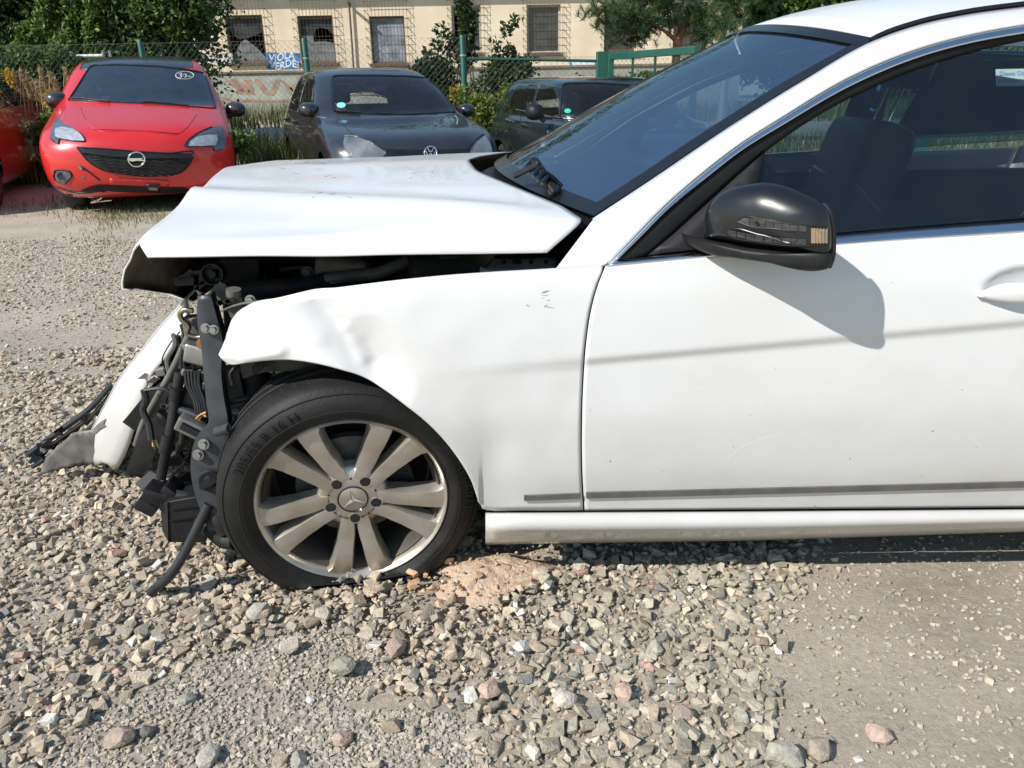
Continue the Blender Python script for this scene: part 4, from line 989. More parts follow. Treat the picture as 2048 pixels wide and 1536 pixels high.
# lower tray: bent plastic undershield and box
bm = bmesh.new(); base = [(268, 968, 1.80), (300, 940, 1.82), (330, 955, 1.80), (322, 985, 1.78), (290, 985, 1.77)]
plate(bm, [pt(*p) for p in base], 0.01, (0.2, 0.9, -0.4)); part('undershield_piece', bm, M['black_dusty'], smooth_angle=20, bevel=0.003)
for (px, py, s, r_) in ((315, 985, 0.028, 20), (300, 1005, 0.026, 35), (330, 990, 0.022, -15), (350, 1000, 0.030, 10), (345, 975, 0.018, 45)):
    bm = rbox(bmesh.new(), (-s, -0.03, -s * 0.7), (s, 0.03, s * 0.7), 0.006, 2); bm.transform(Matrix.Translation(pt(px, py, 1.77)) @ Matrix.Rotation(rad(r_), 4, 'Y')); part('broken_clip', bm, M['black_gloss' if s > 0.027 else 'black_matt'], smooth_angle=30)
bm = bmesh.new()
q = [pt(333, 1004, 1.72), pt(402, 992, 1.72), pt(412, 1086, 1.72), pt(335, 1085, 1.72)]
plate(bm, q, 0.10, (-0.15, 1, 0)); 
q2 = [pt(321, 1012, 1.76), pt(335, 1004, 1.715), pt(337, 1086, 1.715), pt(324, 1062, 1.76)]; plate(bm, q2, 0.012, (-0.3, 1, 0))
TRAY = part('air_guide_box', bm, M['black_matt'], smooth_angle=20, bevel=0.004)
for py in (1018, 1040): part('box_rib', bar(bmesh.new(), pt(340, py, 1.717), pt(405, py - 9, 1.717), 0.006, 0.006), M['black_gloss'], TRAY)
ptube('stay_rod', [(330, 985, 1.76), (365, 990, 1.75), (398, 998, 1.74)], 0.012, M['black_matt'], 8)
ptube('undershield_edge', [(400, 1040, 1.72), (425, 1060, 1.70), (450, 1080, 1.69), (470, 1082, 1.68)], 0.022, M['black_dusty'], 10)
ptube('undershield_edge', [(420, 1020, 1.70), (440, 1040, 1.69), (452, 1062, 1.69)], 0.022, M['black_dusty'], 10)
g_end = G(304, 1195)
part('hanging_hose', tube(bmesh.new(), [pt(418, 1008, 1.68), pt(400, 1045, 1.67), pt(375, 1095, 1.655), pt(345, 1145, 1.64), Vector((g_end.x, g_end.y, 0.016))], 0.0125, 12), M['hose'])
# suspension bits in the front of the wheel arch
band('suspension_tower', [(455, 730, 1.85, 40), (462, 770, 1.85, 40), (470, 815, 1.85, 46)], 0, 0.006, M['dust_steel'])
ptube('suspension_strut', [(500, 705, 1.90, ), (515, 760, 1.88), (528, 830, 1.86)], 0.035, M['black_dusty'], 14)
ptube('brake_hose', [(440, 808, 1.76), (480, 800, 1.76), (530, 788, 1.80)], 0.009, M['hose'], 8)
ptube('brake_hose', [(466, 770, 1.79), (462, 745, 1.79), (474, 735, 1.79), (484, 742, 1.79)], 0.005, M['hose'], 6)
bm = rbox(bmesh.new(), (-0.012, -0.012, -0.009), (0.012, 0.012, 0.009), 0.003); bm.transform(Matrix.Translation(pt(541, 735, 1.80)) @ Matrix.Rotation(0.5, 4, 'Y')); part('sensor_plug', bm, M['blue_plastic'])
ptube('sensor_cable', [(545, 738, 1.80), (560, 728, 1.80), (572, 735, 1.80), (566, 748, 1.80), (545, 750, 1.80)], 0.004, M['hose'], 6)
bm = plate(bmesh.new(), [pt(*p) for p in ((548, 726, 1.84), (582, 728, 1.84), (575, 748, 1.84), (552, 762, 1.84))], 0.004, (0, 1, 0)); part('bracket_plate', bm, M['steel'])
ptube('steering_arm', [(440, 860, 1.72), (480, 860, 1.80), (560, 880, 1.95)], 0.013, M['dust_steel'], 10)
part('chassis_leg', rbox(bmesh.new(), (-0.60, 2.0, 0.36), (0.1, 2.10, 0.48), 0.01), M['dust_steel'])
part('chassis_leg', rbox(bmesh.new(), (-0.60, 2.93, 0.36), (0.1, 3.03, 0.48), 0.01), M['dust_steel'])
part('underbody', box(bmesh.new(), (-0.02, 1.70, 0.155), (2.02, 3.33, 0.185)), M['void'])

# crushed condenser with its fins
bm = plate(bmesh.new(), [pt(366, 748, 1.94), pt(418, 742, 1.94), pt(424, 860, 1.93), pt(380, 868, 1.94)], 0.015, (0, 1, 0)); CD = part('condenser', bm, M['steel'], smooth_angle=20)
for k in range(14): part('fin', tube(bmesh.new(), [pt(368 + k, 752 + 8 * k, 1.938), pt(395 + k * 0.7, 749 + 8 * k + 4 * math.sin(k), 1.932), pt(419 + 0.4 * k, 747 + 8 * k, 1.936)], 0.0022, 5), M['dust_steel'], CD)
# tangle of cables, clips and torn plastic in front of the radiator
tq = random.Random(31)
for k in range(34):
    x0, y0 = tq.uniform(345, 432), tq.uniform(640, 900); yy = tq.uniform(1.78, 1.98); pts = [(x0, y0, yy)]
    for j in range(3): pts.append((pts[-1][0] + tq.uniform(-26, 18), pts[-1][1] + tq.uniform(14, 42), yy + tq.uniform(-.03, .03)))
    ptube('torn_cable', pts, tq.choice((0.0018, 0.0025, 0.0035, 0.006)), M[tq.choice(('hose', 'hose', 'black_matt', 'black_dusty', 'dust_steel'))], 6)
for k in range(26):
    x0, y0 = tq.uniform(315, 432), tq.uniform(660, 985); s = tq.uniform(0.010, 0.030); yy = tq.uniform(1.80, 2.02)
    bm = rbox(bmesh.new(), (-s, -0.012, -s * tq.uniform(0.3, 0.9)), (s, 0.012, s * tq.uniform(0.3, 0.9)), 0.003, 1)
    bm.transform(Matrix.Translation(pt(x0, y0, yy)) @ Matrix.Rotation(tq.uniform(-0.9, 0.9), 4, 'Y') @ Matrix.Rotation(tq.uniform(-0.6, 0.6), 4, 'Z')); part('broken_bracket', bm, M[tq.choice(('black_matt', 'black_dusty', 'black_gloss', 'dust_steel', 'dark_steel'))], smooth_angle=30)
for k in range(12):
    x0, y0 = tq.uniform(330, 415), tq.uniform(690, 960); yy = tq.uniform(1.95, 2.15); n_ = tq.randint(4, 6); L_ = tq.uniform(14, 40)
    pl = [pt(x0 + L_ * tq.uniform(0.5, 1) * math.cos(6.28 * j / n_) * 0.6, y0 + L_ * tq.uniform(0.5, 1.1) * math.sin(6.28 * j / n_), yy + tq.uniform(-.03, .03)) for j in range(n_)]
    part('plastic_shard', plate(bmesh.new(), pl, 0.003, (0.2, 1, 0)), M[tq.choice(('black_matt', 'black_dusty', 'black_gloss'))], smooth_angle=20)

# ---------------------------------------------------------------- torn bumper cover hanging to the ground
BUM = thing('bumper_cover', 'torn white bumper cover hanging from the wreck with its lower end on the gravel', 'bumper', G(150, 945))
O_ = [(372, 598), (352, 622), (325, 650), (285, 700), (245, 750), (212, 808), (180, 868), (150, 920)]
I_ = [(380, 648), (362, 676), (334, 712), (302, 752), (284, 802), (270, 852), (252, 905), (236, 938)]
def by(v): return 2.06 + 0.13 * v
A, B = resample(O_, 30), resample(I_, 30)
rr = random.Random(3); rows = []
for v in np.linspace(0, 1, 9):
    row = []
    for i in range(30):
        t = i / 29; p = A[i] * (1 - v) + B[i] * v
        y = (1.93 + 0.30 * t) + (0.12 * (1 - v) ** 1.5) - 0.01 * gauss(v - 0.72, 0.08)
        row.append(P(p[0], p[1] + (rr.uniform(-6, 6) if i == 29 else 0), y))
    rows.append(row)
bm = face_to(grid_bm(rows), CO)
skin = obj('bumper_skin', bm, [M['white'], M['black_dusty'], M['white']], BUM, solid=0.004, smooth_angle=60); skin.modifiers['s'].material_offset = 1; skin.modifiers['s'].material_offset_rim = 2
# front face running across to the far side
rows2 = []
for k, dy in enumerate(np.linspace(0, 1, 10)):
    row = []
    for i, p in enumerate(rows[0]):
        t = i / 29; q = p + Vector((-0.05 * math.sin(dy * 1.6) - 0.06 * t * dy, 0.95 * dy * (1 - 0.35 * t), 0.03 * dy * (1 - t)))
        q.z = max(q.z, gz(q.x, q.y) + 0.025); row.append(q)
    rows2.append(row)
o = obj('bumper_face', grid_bm(rows2), [M['white'], M['black_dusty'], M['white']], BUM, solid=0.004, smooth_angle=60); face_ = o
# inner flank on the lower end, its shade painted as grey, lying towards the ground
q = [P(212, 852, 2.40), P(235, 905, 2.33), P(180, 935, 2.36), P(75, 952, 2.50), P(95, 915, 2.62), P(160, 880, 2.52)]
bm = fill_px([(196, 858), (208, 900), (190, 930), (165, 926), (78, 951), (92, 914), (146, 866)], 14)
for v in bm.verts:
    px, py = v.co.x, v.co.y; y = 2.27 + 0.0002 * (240 - px) + 0.004 * noise.noise(Vector((px / 20, py / 20, 0)))
    w_ = P(px, py, y); w_.z = max(w_.z, gz(w_.x, w_.y) + 0.012); v.co = w_
obj('lower_flank', face_to(bm, CO), M['dust_steel'], BUM, solid=0.005, smooth_angle=30)
# black grille trim
tr = [(222, 768, 2.40), (180, 815, 2.39), (120, 860, 2.38), (54, 910, 2.37)]
bm = bmesh.new(); rows = []
for k, p in enumerate(resample(tr, 24)):
    a = P(p[0], p[1], p[2]); a.z = max(a.z, 0.03); rows.append([a + Vector((0, 0, 0.010)), a + Vector((0.008, -0.008, 0.003)), a + Vector((0.009, -0.008, -0.009)), a + Vector((0.0, 0.008, -0.009))])
grid_bm(rows, bm, True); obj('grille_trim', bm, M['black_gloss'], BUM)
bm = bmesh.new()
for k, p in enumerate(resample(tr, 9)[1:-1]):
    a = P(p[0] + 6, p[1] + 22, p[2]); a.z = max(a.z, 0.03); bar(bm, a, a + Vector((0.02, 0.03, 0.03)), 0.010, 0.010)
for s in (14, 30): tube(bm, [Vector((q_.x, q_.y, max(q_.z, 0.02))) for q_ in (P(p[0] + s * 0.4, p[1] + s, p[2]) for p in tr)], 0.008, 6)
obj('grille_slat', bm, M['black_matt'], BUM)
# clips and tabs along the inner edge, dark inner carrier
for (px, py) in ((342, 668), (320, 738), (283, 752), (300, 760)):
    bm = plate(bmesh.new(), [P(px - 8, py + 6, 2.05), P(px + 6, py - 6, 2.05), P(px + 18, py - 2, 2.07), P(px + 10, py + 6, 2.07)], 0.003, (0, 1, 0)); obj('mounting_tab', bm, M['white_in'], BUM)
band('bumper_carrier', [(378, 672, 2.26, 20), (345, 712, 2.28, 34), (315, 752, 2.30, 40)], 0, 0.004, M['black_matt'], parent=BUM)
band('bumper_carrier', [(375, 720, 2.22, 20), (345, 760, 2.24, 40), (315, 810, 2.28, 70), (285, 890, 2.3, 60)], 0, 0.004, M['black_matt'], parent=BUM)
bm = fill_px([(190, 858), (205, 838), (222, 822), (214, 838), (228, 846), (206, 858), (196, 866), (176, 862)], 12)
for v in bm.verts: v.co = P(v.co.x - 2, v.co.y, 2.24)
sbv = bvh_of(skin)
bm.free(); stick('scuffed_patch', sbv, [(188, 858), (197, 848), (214, 836), (209, 848), (214, 852), (200, 860), (192, 868), (184, 865)], M['dust_steel'], BUM, 0.003, 10)
for k in range(9):
    x0, y0 = tq.uniform(70, 215), 0; y0 = np.interp(x0, [54, 120, 180, 222], [912, 866, 822, 776]) + tq.uniform(-4, 26); n_ = tq.randint(4, 6); L_ = tq.uniform(10, 24)
    pl = []
    for j in range(n_):
        a = 6.28 * j / n_; q = P(x0 + L_ * tq.uniform(0.5, 1.2) * (0.75 * math.cos(a) - 0.3 * math.sin(a)), y0 + L_ * tq.uniform(0.3, 0.8) * math.sin(a), 2.35 + tq.uniform(-.02, .02)); q.z = max(q.z, 0.02); pl.append(q)
    obj('grille_fragment', plate(bmesh.new(), pl, 0.004, (0.2, 1, 0.1)), M[tq.choice(('black_matt', 'black_gloss'))], BUM, smooth_angle=20)
# ================================================================== parked cars
M['tyre_far'] = mat('old_tyre', (0.025, 0.025, 0.026), 0.7)
M['rim_far'] = mat('steel_rim', (0.30, 0.29, 0.28), 0.4, metal=0.6)
M['car_glass'] = glass('car_glass', (0.74, 0.80, 0.80), dust=0.03, ior=2.8, sheen=(0.88, 0.95, 1.0))
M['car_glass_clear'] = glass('clear_car_glass', (0.90, 0.94, 0.94), dust=0.02, ior=1.6)
M['car_in'] = mat('car_interior', (0.035, 0.036, 0.040), 0.8)
M['lamp_glass'] = mat('lamp_reflector', (0.62, 0.65, 0.70), 0.2, metal=0.3, c2=(0.36, 0.39, 0.44), scale=26, coat=0.8)
M['lamp_dark'] = mat('lamp_surround', (0.12, 0.13, 0.15), 0.15, metal=0.3, var=0.3, scale=30, coat=0.8)
M['lamp_haze'] = mat('hazy_lamp_glass', (0.36, 0.37, 0.37), 0.18, metal=0.35, c2=(0.13, 0.14, 0.15), scale=5, coat=1.0)
M['sticker_green'] = mat('green_sticker', (0.02, 0.42, 0.25), 0.4)
M['sticker_teal'] = mat('teal_sticker', (0.25, 0.62, 0.60), 0.4)
M['white_mark'] = mat('white_marker', (0.8, 0.8, 0.8), 0.5)

def shell_rows(tab, n=54):                                    # tab rows: z, front y, rear y, half width, front corner, n, rear corner
    t = np.array(tab, float); s = np.concatenate([[0], np.cumsum(np.linalg.norm(np.diff(t[:, :4] * np.array([1, 0.35, 0.35, 1]), axis=0), axis=1))])
    q = np.linspace(0, s[-1], n); out = []
    for c in range(t.shape[1]):
        v = np.interp(q, s, t[:, c]); k = np.array([1, 2, 1]) / 4
        for _ in range(2): v[1:-1] = np.convolve(v, k, 'valid')
        out.append(v)
    return np.stack(out, 1)
def car_shell(tab, Mw, n=54, nf=26, nsd=40):
    rows = []
    for z, yf, yr, w_, cf, ex, cr in shell_rows(tab, n):
        r = []
        th = np.linspace(-math.pi / 2, math.pi / 2, nf)
        for a in th:
            s = math.copysign(abs(math.sin(a)) ** (2 / ex), math.sin(a)); c = abs(math.cos(a)) ** (2 / ex)
            r.append((w_ * s, yf + cf * (1 - c), z))
        ya, yb = yf + cf, yr - cr
        for k in range(1, nsd): r.append((w_, ya + (yb - ya) * k / nsd, z))
        for a in th:
            s = -math.copysign(abs(math.sin(a)) ** (2 / 3.0), math.sin(a)); c = abs(math.cos(a)) ** (2 / 3.0)
            r.append((w_ * s, yr - cr * (1 - c), z))
        for k in range(1, nsd): r.append((-w_, yb + (ya - yb) * k / nsd, z))
        rows.append([Mw @ Vector(p) for p in r])
    bm = grid_bm(rows, None, close_u=True)
    bm.verts.ensure_lookup_table(); m_ = len(rows[0]); k = len(rows) - 1
    bm.faces.new([bm.verts[k * m_ + i] for i in range(m_)])
    bmesh.ops.remove_doubles(bm, verts=bm.verts, dist=0.0005)
    bmesh.ops.recalc_face_normals(bm, faces=bm.faces)
    return bm
def cut(bm, planes, keep=lambda f: True):                     # cut a convex opening; returns the piece taken out
    fs = [f for f in bm.faces if keep(f)]
    for co, no in planes:
        fs = [f for f in fs if f.is_valid]
        geom = list({v for f in fs for v in f.verts}) + list({e for f in fs for e in f.edges}) + fs
        r = bmesh.ops.bisect_plane(bm, geom=geom, plane_co=co, plane_no=no, dist=1e-6)
        fs = [g for g in r['geom'] if isinstance(g, bmesh.types.BMFace)]
    ins = []
    for f in fs:
        c = f.calc_center_median()
        if all((c - Vector(co)).dot(no) < 1e-6 for co, no in planes): ins.append(f)
    out = bmesh.new(); vm = {}
    for f in ins:
        vs = []
        for v in f.verts:
            if v not in vm: vm[v] = out.verts.new(v.co)
            vs.append(vm[v])
        try: out.faces.new(vs)
        except ValueError: pass
    bmesh.ops.delete(bm, geom=ins, context='FACES')
    return out
def px_planes(poly):                                          # planes through the lens and the outline's edges
    c = Vector((sum(p[0] for p in poly) / len(poly), sum(p[1] for p in poly) / len(poly)))
    rc = ray(c.x, c.y); out = []
    for i in range(len(poly)):
        a, b = ray(*poly[i]), ray(*poly[(i + 1) % len(poly)])
        n_ = a.cross(b).normalized(); n_ = -n_ if n_.dot(rc) > 0 else n_
        out.append((CO, n_))
    return out
def loc_planes(poly, Mw, axis):                               # axis 'x': outline given in (y, z); 'y': in (x, z); 'z': in (x, y)
    def lift(p): return {'x': Vector((0, p[0], p[1])), 'y': Vector((p[0], 0, p[1])), 'z': Vector((p[0], p[1], 0))}[axis]
    ax = {'x': Vector((1, 0, 0)), 'y': Vector((0, 1, 0)), 'z': Vector((0, 0, 1))}[axis]
    cen = sum((lift(p) for p in poly), Vector()) / len(poly); R3 = Mw.to_3x3(); out = []
    for i in range(len(poly)):
        a, b = lift(poly[i]), lift(poly[(i + 1) % len(poly)]); n_ = (b - a).cross(ax).normalized()
        if n_.dot(cen - a) > 0: n_ = -n_
        out.append((Mw @ a, (R3 @ n_).normalized()))
    return out
def circle(c, r, n=18): return [(c[0] + r * math.cos(6.2832 * k / n), c[1] + r * math.sin(6.2832 * k / n)) for k in range(n)]

class Parked:
    def __init__(s, label, tab, nose, yaw, scale, paint_m, wheels=(0.80, 3.30), wr=0.31, track=0.74, aw=0.36, zoff=0.0, name='parked_car', group='cars parked along the fence'):
        s.Mw = Matrix.Translation((nose[0], nose[1], zoff)) @ Matrix.Rotation(yaw, 4, 'Z') @ Matrix.Scale(scale, 4)
        s.root = thing(name, label, 'car', (nose[0], nose[1], zoff), yaw, group); s.pm = paint_m; s.sc = scale
        s.bm = car_shell(tab, s.Mw); s.Mi = s.Mw.inverted()
        me = bpy.data.meshes.new('t'); s.bm.to_mesh(me)
        s.bvh = BVHTree.FromPolygons([v.co for v in me.vertices], [list(p.vertices) for p in me.polygons]); bpy.data.meshes.remove(me)
        for yw in wheels:
            for sg in (-1, 1):
                cut(s.bm, loc_planes(circle((yw, wr - 0.01), aw), s.Mw, 'x'), lambda f: sg * s.loc(f).x > 0.45 and s.loc(f).z < 0.8).free()
                s.wheel(Vector((sg * (track + 0.06), yw, wr)), sg, wr)
    def loc(s, f): return s.Mi @ f.calc_center_median()
    def part(s, name, bm, m, parent=None, **k): return obj(name, bm, m, parent or s.root, **k)
    def lp(s, x, y, z): return s.Mw @ Vector((x, y, z))
    def wheel(s, c, sg, R):
        R3 = s.Mw.to_3x3(); ax = (R3 @ Vector((sg, 0, 0))).normalized(); C = s.Mw @ c; k = s.sc
        bm = lathe(bmesh.new(), [(R * 0.60 * k, 0.01), (R * 0.62 * k, 0.02), (R * 0.78 * k, 0.028), (R * 0.94 * k, 0.012), (R * k, -0.02), (R * k, -0.17), (R * 0.9 * k, -0.2), (R * 0.5 * k, -0.2)], C, ax, 36)
        w_ = s.part('wheel', bm, M['tyre_far'], smooth_angle=50)
        bm = lathe(bmesh.new(), [(R * 0.62 * k, 0.012), (R * 0.58 * k, 0.012), (R * 0.55 * k, -0.03), (R * 0.3 * k, -0.05), (0.0001, -0.05)], C, ax, 36); s.part('rim_well', bm, M['car_in'], w_)
        sx = ax.cross(Vector((0, 0, 1))).normalized()
        for j in range(5):
            a = 6.2832 * j / 5 + 0.3; d = sx * math.cos(a) + Vector((0, 0, 1)) * math.sin(a)
            bm = bmesh.new(); bar(bm, C + ax * 0.0 + d * 0.02, C + ax * 0.008 + d * R * 0.60 * k, 0.05 * k, 0.02, ax); s.part('spoke', bm, M['rim_far'], w_)
        bm = lathe(bmesh.new(), [(R * 0.2 * k, -0.02), (R * 0.2 * k, 0.01), (0.0001, 0.016)], C, ax, 20); s.part('hub_cap', bm, M['rim_far'], w_)
    def window_px(s, poly, name, zmin=0.75, lift=-0.006, m=None):
        o = cut(s.bm, px_planes(poly), lambda f: s.loc(f).z > zmin and f.normal.dot(CO - f.calc_center_median()) > 0)
        for f in o.faces: f.normal_update()
        return s.part(name, face_to(o, CO), m or M['car_glass'], smooth_angle=180)
    def window_loc(s, poly, axis, side, name, m=None):
        i = {'x': 0, 'y': 1}[axis]; R3 = s.Mi.to_3x3()
        o = cut(s.bm, loc_planes(poly, s.Mw, axis), lambda f: (R3 @ f.normal)[i] * side > 0.0 and s.loc(f)[i] * side > (-9 if axis == 'x' and False else (0.05 if axis == 'x' else 2.0)))
        return s.part(name, o, m or M['car_glass'], smooth_angle=180)
    def body(s, name='body', m=None):
        bmesh.ops.recalc_face_normals(s.bm, faces=s.bm.faces)
        b = s.part(name, s.bm, [m or s.pm, M['car_in'], M['car_in']], solid=0.012, smooth_angle=55); b.modifiers['s'].material_offset = 1; b.modifiers['s'].material_offset_rim = 2
        return b
    def on(s, name, poly, m, lift=0.006, step=10, parent=None, solid=0.0, rnd=False):
        if rnd: poly = [tuple(q) for q in resample(list(poly) + [poly[0]], len(poly) * 4 + 1)[:-1]]
        return stick(name, s.bvh, poly, m, parent or s.root, lift, step, solid)
    def line(s, name, pts, r, m, lift=0.004, parent=None, cnt=None, curved=True):
        bm = line_on(bmesh.new(), s.bvh, pts, r, lift, 6, cnt, curved)
        if not bm.faces: bm.free(); return None
        return s.part(name, bm, m, parent, smooth_angle=60)
    def cabin(s, wheel_side=1, y0=1.35, seat_y=2.05, belt=0.93, seat_z=0.95, w_=0.62):
        k = s.sc
        def rb(lo, hi, r=0.05):
            b = rbox(bmesh.new(), lo, hi, r); b.transform(s.Mw); return b
        s.part('dashboard', rb((-w_, y0 - 0.25, 0.70), (w_, y0 + 0.22, belt + 0.02), 0.06), M['car_in'], smooth_angle=60)
        for sg in (-1, 1):
            st = s.part('seat', rb((sg * 0.36 - 0.23, seat_y, 0.4), (sg * 0.36 + 0.23, seat_y + 0.16, seat_z + 0.10), 0.06), M['car_in'], smooth_angle=60)
            s.part('headrest', rb((sg * 0.36 - 0.13, seat_y + 0.06, seat_z + 0.13), (sg * 0.36 + 0.13, seat_y + 0.17, seat_z + 0.33), 0.05), M['car_in'], st, smooth_angle=60)
        s.part('rear_bench', rb((-w_, seat_y + 0.95, 0.4), (w_, seat_y + 1.1, belt - 0.08), 0.05), M['car_in'], smooth_angle=60)
        c = s.lp(wheel_side * 0.36, y0 + 0.42, belt + 0.02); ax = (s.Mw.to_3x3() @ Vector((0, 0.88, 0.45))).normalized(); s1 = (s.Mw.to_3x3() @ Vector((1, 0, 0))).normalized(); t1 = ax.cross(s1)
        bm = grid_bm([[c + (s1 * math.cos(a) + t1 * math.sin(a)) * (0.18 * k + 0.013 * math.cos(b)) + ax * (0.013 * math.sin(b)) for b in np.linspace(0, 6.2832, 6, endpoint=False)] for a in np.linspace(0, 6.2832, 30, endpoint=False)], None, True, True)
        s.part('steering_wheel', bm, M['car_in'])
        bm = rbox(bmesh.new(), (-0.11, y0 + 0.55, 1.27), (0.11, y0 + 0.58, 1.34), 0.01); bm.transform(s.Mw); s.part('inner_mirror', bm, M['car_in'])
        bm = bmesh.new(); box(bm, (-0.70, 0.7, 0.22), (0.70, 3.5, 0.30)); bm.transform(s.Mw); s.part('underbody', bm, M['car_in'])
    def mirror_at(s, px, py, Y, sx, sz, m, arm=None, sphere=False):
        c = P(px, py, Y); R3 = s.Mw.to_3x3().normalized(); bm = bmesh.new(); rows = []
        for t in np.linspace(0, 1, 10):
            sc = (1 - t ** 2.4) ** 0.55 if t < 1 else 0.01
            rows.append([c + R3 @ Vector((sx * sc * math.copysign(abs(math.cos(a)) ** 0.8, math.cos(a)), 0.05 - 0.13 * t, sz * sc * math.copysign(abs(math.sin(a)) ** 0.8, math.sin(a)))) for a in np.linspace(0, 6.2832, 22, endpoint=False)])
        grid_bm(rows, bm, True); bm.verts.ensure_lookup_table(); bm.faces.new([bm.verts[i] for i in range(22)])
        bmesh.ops.recalc_face_normals(bm, faces=bm.faces)
        o = s.part('door_mirror', bm, m, smooth_angle=60)
        if arm: s.part('mirror_arm', tube(bmesh.new(), [c, P(*arm)], lambda t: 0.03 - 0.008 * t, 8), M['black_matt'], o)
        return o

# ---------------------------------------------------------------- red hatchback with black roof
def c4(*q): return [(60 + a / 4.6545, 100 + b / 4.6545) for a, b in q]
tab = [(0.16, 0.16, 3.85, 0.76, 0.55, 2.6, 0.5), (0.22, 0.06, 3.95, 0.82, 0.50, 2.6, 0.5), (0.32, 0.01, 4.0, 0.855, 0.47, 2.6, 0.5), (0.45, 0.0, 4.02, 0.872, 0.46, 2.6, 0.5), (0.60, 0.015, 4.02, 0.880, 0.48, 2.6, 0.5),
       (0.70, 0.05, 4.0, 0.880, 0.55, 2.5, 0.5), (0.77, 0.13, 3.98, 0.872, 0.65, 2.4, 0.5), (0.83, 0.33, 3.95, 0.862, 0.72, 2.3, 0.5), (0.89, 0.58, 3.93, 0.850, 0.70, 2.3, 0.5), (0.95, 0.84, 3.92, 0.835, 0.60, 2.3, 0.5), (0.985, 1.0, 3.9, 0.815, 0.50, 2.3, 0.5),
       (1.08, 1.16, 3.86, 0.780, 0.45, 2.3, 0.5), (1.2, 1.37, 3.8, 0.735, 0.42, 2.3, 0.5), (1.32, 1.60, 3.7, 0.680, 0.38, 2.3, 0.5), (1.40, 1.80, 3.6, 0.625, 0.36, 2.3, 0.5), (1.445, 2.0, 3.5, 0.55, 0.4, 2.3, 0.5), (1.472, 2.25, 3.35, 0.43, 0.4, 2.3, 0.4), (1.482, 2.5, 3.1, 0.22, 0.25, 2.2, 0.25)]
M['red'] = paint('red_paint', (0.60, 0.014, 0.014), dirt=(0.50, 0.10, 0.08), amount=0.14, rough=0.3, coat=0.8)
M['black_roof'] = paint('black_roof', (0.02, 0.021, 0.026), amount=0.12, rough=0.3)
nose = G(290, 397, 0.16)
RC = Parked('red hatchback with a black roof and a cracked front bumper, facing the wreck', tab, nose, rad(19), 1.05, M['red'], wheels=(0.82, 3.33), wr=0.305, track=0.74)
ws_poly = c4((360, 468), (450, 330), (548, 170), (575, 143), (800, 137), (1200, 152), (1450, 182), (1618, 212), (1668, 330), (1725, 545), (1100, 500), (700, 485))
WSC = RC.window_px(ws_poly, 'windscreen', 0.9)
roofcut = cut(RC.bm, loc_planes([(-0.585, 1.55), (0.585, 1.55), (0.55, 3.6), (-0.55, 3.6)], RC.Mw, 'z') + [(RC.lp(0, 0, 1.33), Vector((0, 0, -1)))], lambda f: f.normal.z > 0.35 and RC.loc(f).z > 1.2)
RC.part('roof', roofcut, M['black_roof'], solid=0.01, smooth_angle=55)
for sg in (-1, 1):
    RC.window_loc([(1.45, 0.98), (1.95, 1.33), (2.5, 1.38), (2.5, 0.98)], 'x', sg, 'side_window'); RC.window_loc([(2.56, 0.98), (2.56, 1.38), (3.1, 1.34), (3.35, 1.02)], 'x', sg, 'rear_side_window')
RC.window_loc([(-0.56, 1.02), (0.56, 1.02), (0.48, 1.36), (-0.48, 1.36)], 'y', 1, 'rear_screen')
RC.body(); RC.cabin(1, 1.2, 2.0)
RC.line('screen_seal', ws_poly + ws_poly[:1], 0.010, M['black_gloss'], 0.002, cnt=70, curved=False)
gr = c4((440, 908), (700, 920), (1000, 945), (1300, 960), (1525, 962), (1490, 1050), (1420, 1130), (1260, 1165), (1040, 1172), (850, 1150), (680, 1115), (590, 1070), (510, 1000))
GRL = RC.on('grille', gr, M['black_gloss'], 0.005, 8)
for k in range(6):
    y_ = 1035 + 22 * k; x0, x1 = 560 + 30 * k + (k > 3) * 40, 1480 - 18 * k - (k > 3) * 60
    pts = [(x0 + (x1 - x0) * i / 24, y_ - 45 * (1 - (k / 7)) + (45 + 2 * k) * (i / 24) * 0.6 + 16 * math.sin(3.14 * i / 24) + 5 * math.sin(i * 1.9 + k)) for i in range(25)]
    RC.line('grille_slat', c4(*pts), 0.007, M['black_matt'], 0.012, GRL, cnt=60)
RC.line('grille_slat', c4((500, 955), (760, 985), (1000, 1000), (1250, 1005), (1510, 1000)), 0.018, M['black_matt'], 0.012, GRL)
RC.line('grille_frame', gr + gr[:1], 0.008, M['black_matt'], 0.004, GRL, cnt=80)
bm = bmesh.new(); ring = c4(*[(995 + 76 * math.cos(a), 1018 + 66 * math.sin(a)) for a in np.linspace(0, 6.2832, 33)])
line_on(bm, RC.bvh, ring, 0.0085, 0.024, 8, 40); EMB = RC.part('emblem', bm, M['chrome'], smooth_angle=60)
RC.on('emblem_bolt', c4((908, 1008), (1040, 1008), (1060, 1000), (1030, 1024), (985, 1028), (955, 1040), (985, 1020), (912, 1020)), M['chrome'], 0.030, 10, EMB)
RC.on('emblem_bolt', c4((960, 1036), (985, 1014), (1080, 1024), (1076, 1034), (1000, 1030)), M['chrome'], 0.030, 10, EMB)
HL = RC.on('headlight', c4((258, 630), (285, 655), (300, 680), (400, 730), (480, 790), (515, 840), (512, 856), (420, 850), (275, 830), (268, 880), (230, 860), (190, 820), (200, 740), (235, 650)), M['lamp_dark'], 0.006, 10)
RC.on('lamp_glass', c4((245, 735), (300, 722), (400, 740), (470, 785), (512, 838), (508, 850), (400, 845), (275, 828), (240, 810), (235, 760)), M['lamp_glass'], 0.012, 8, HL)
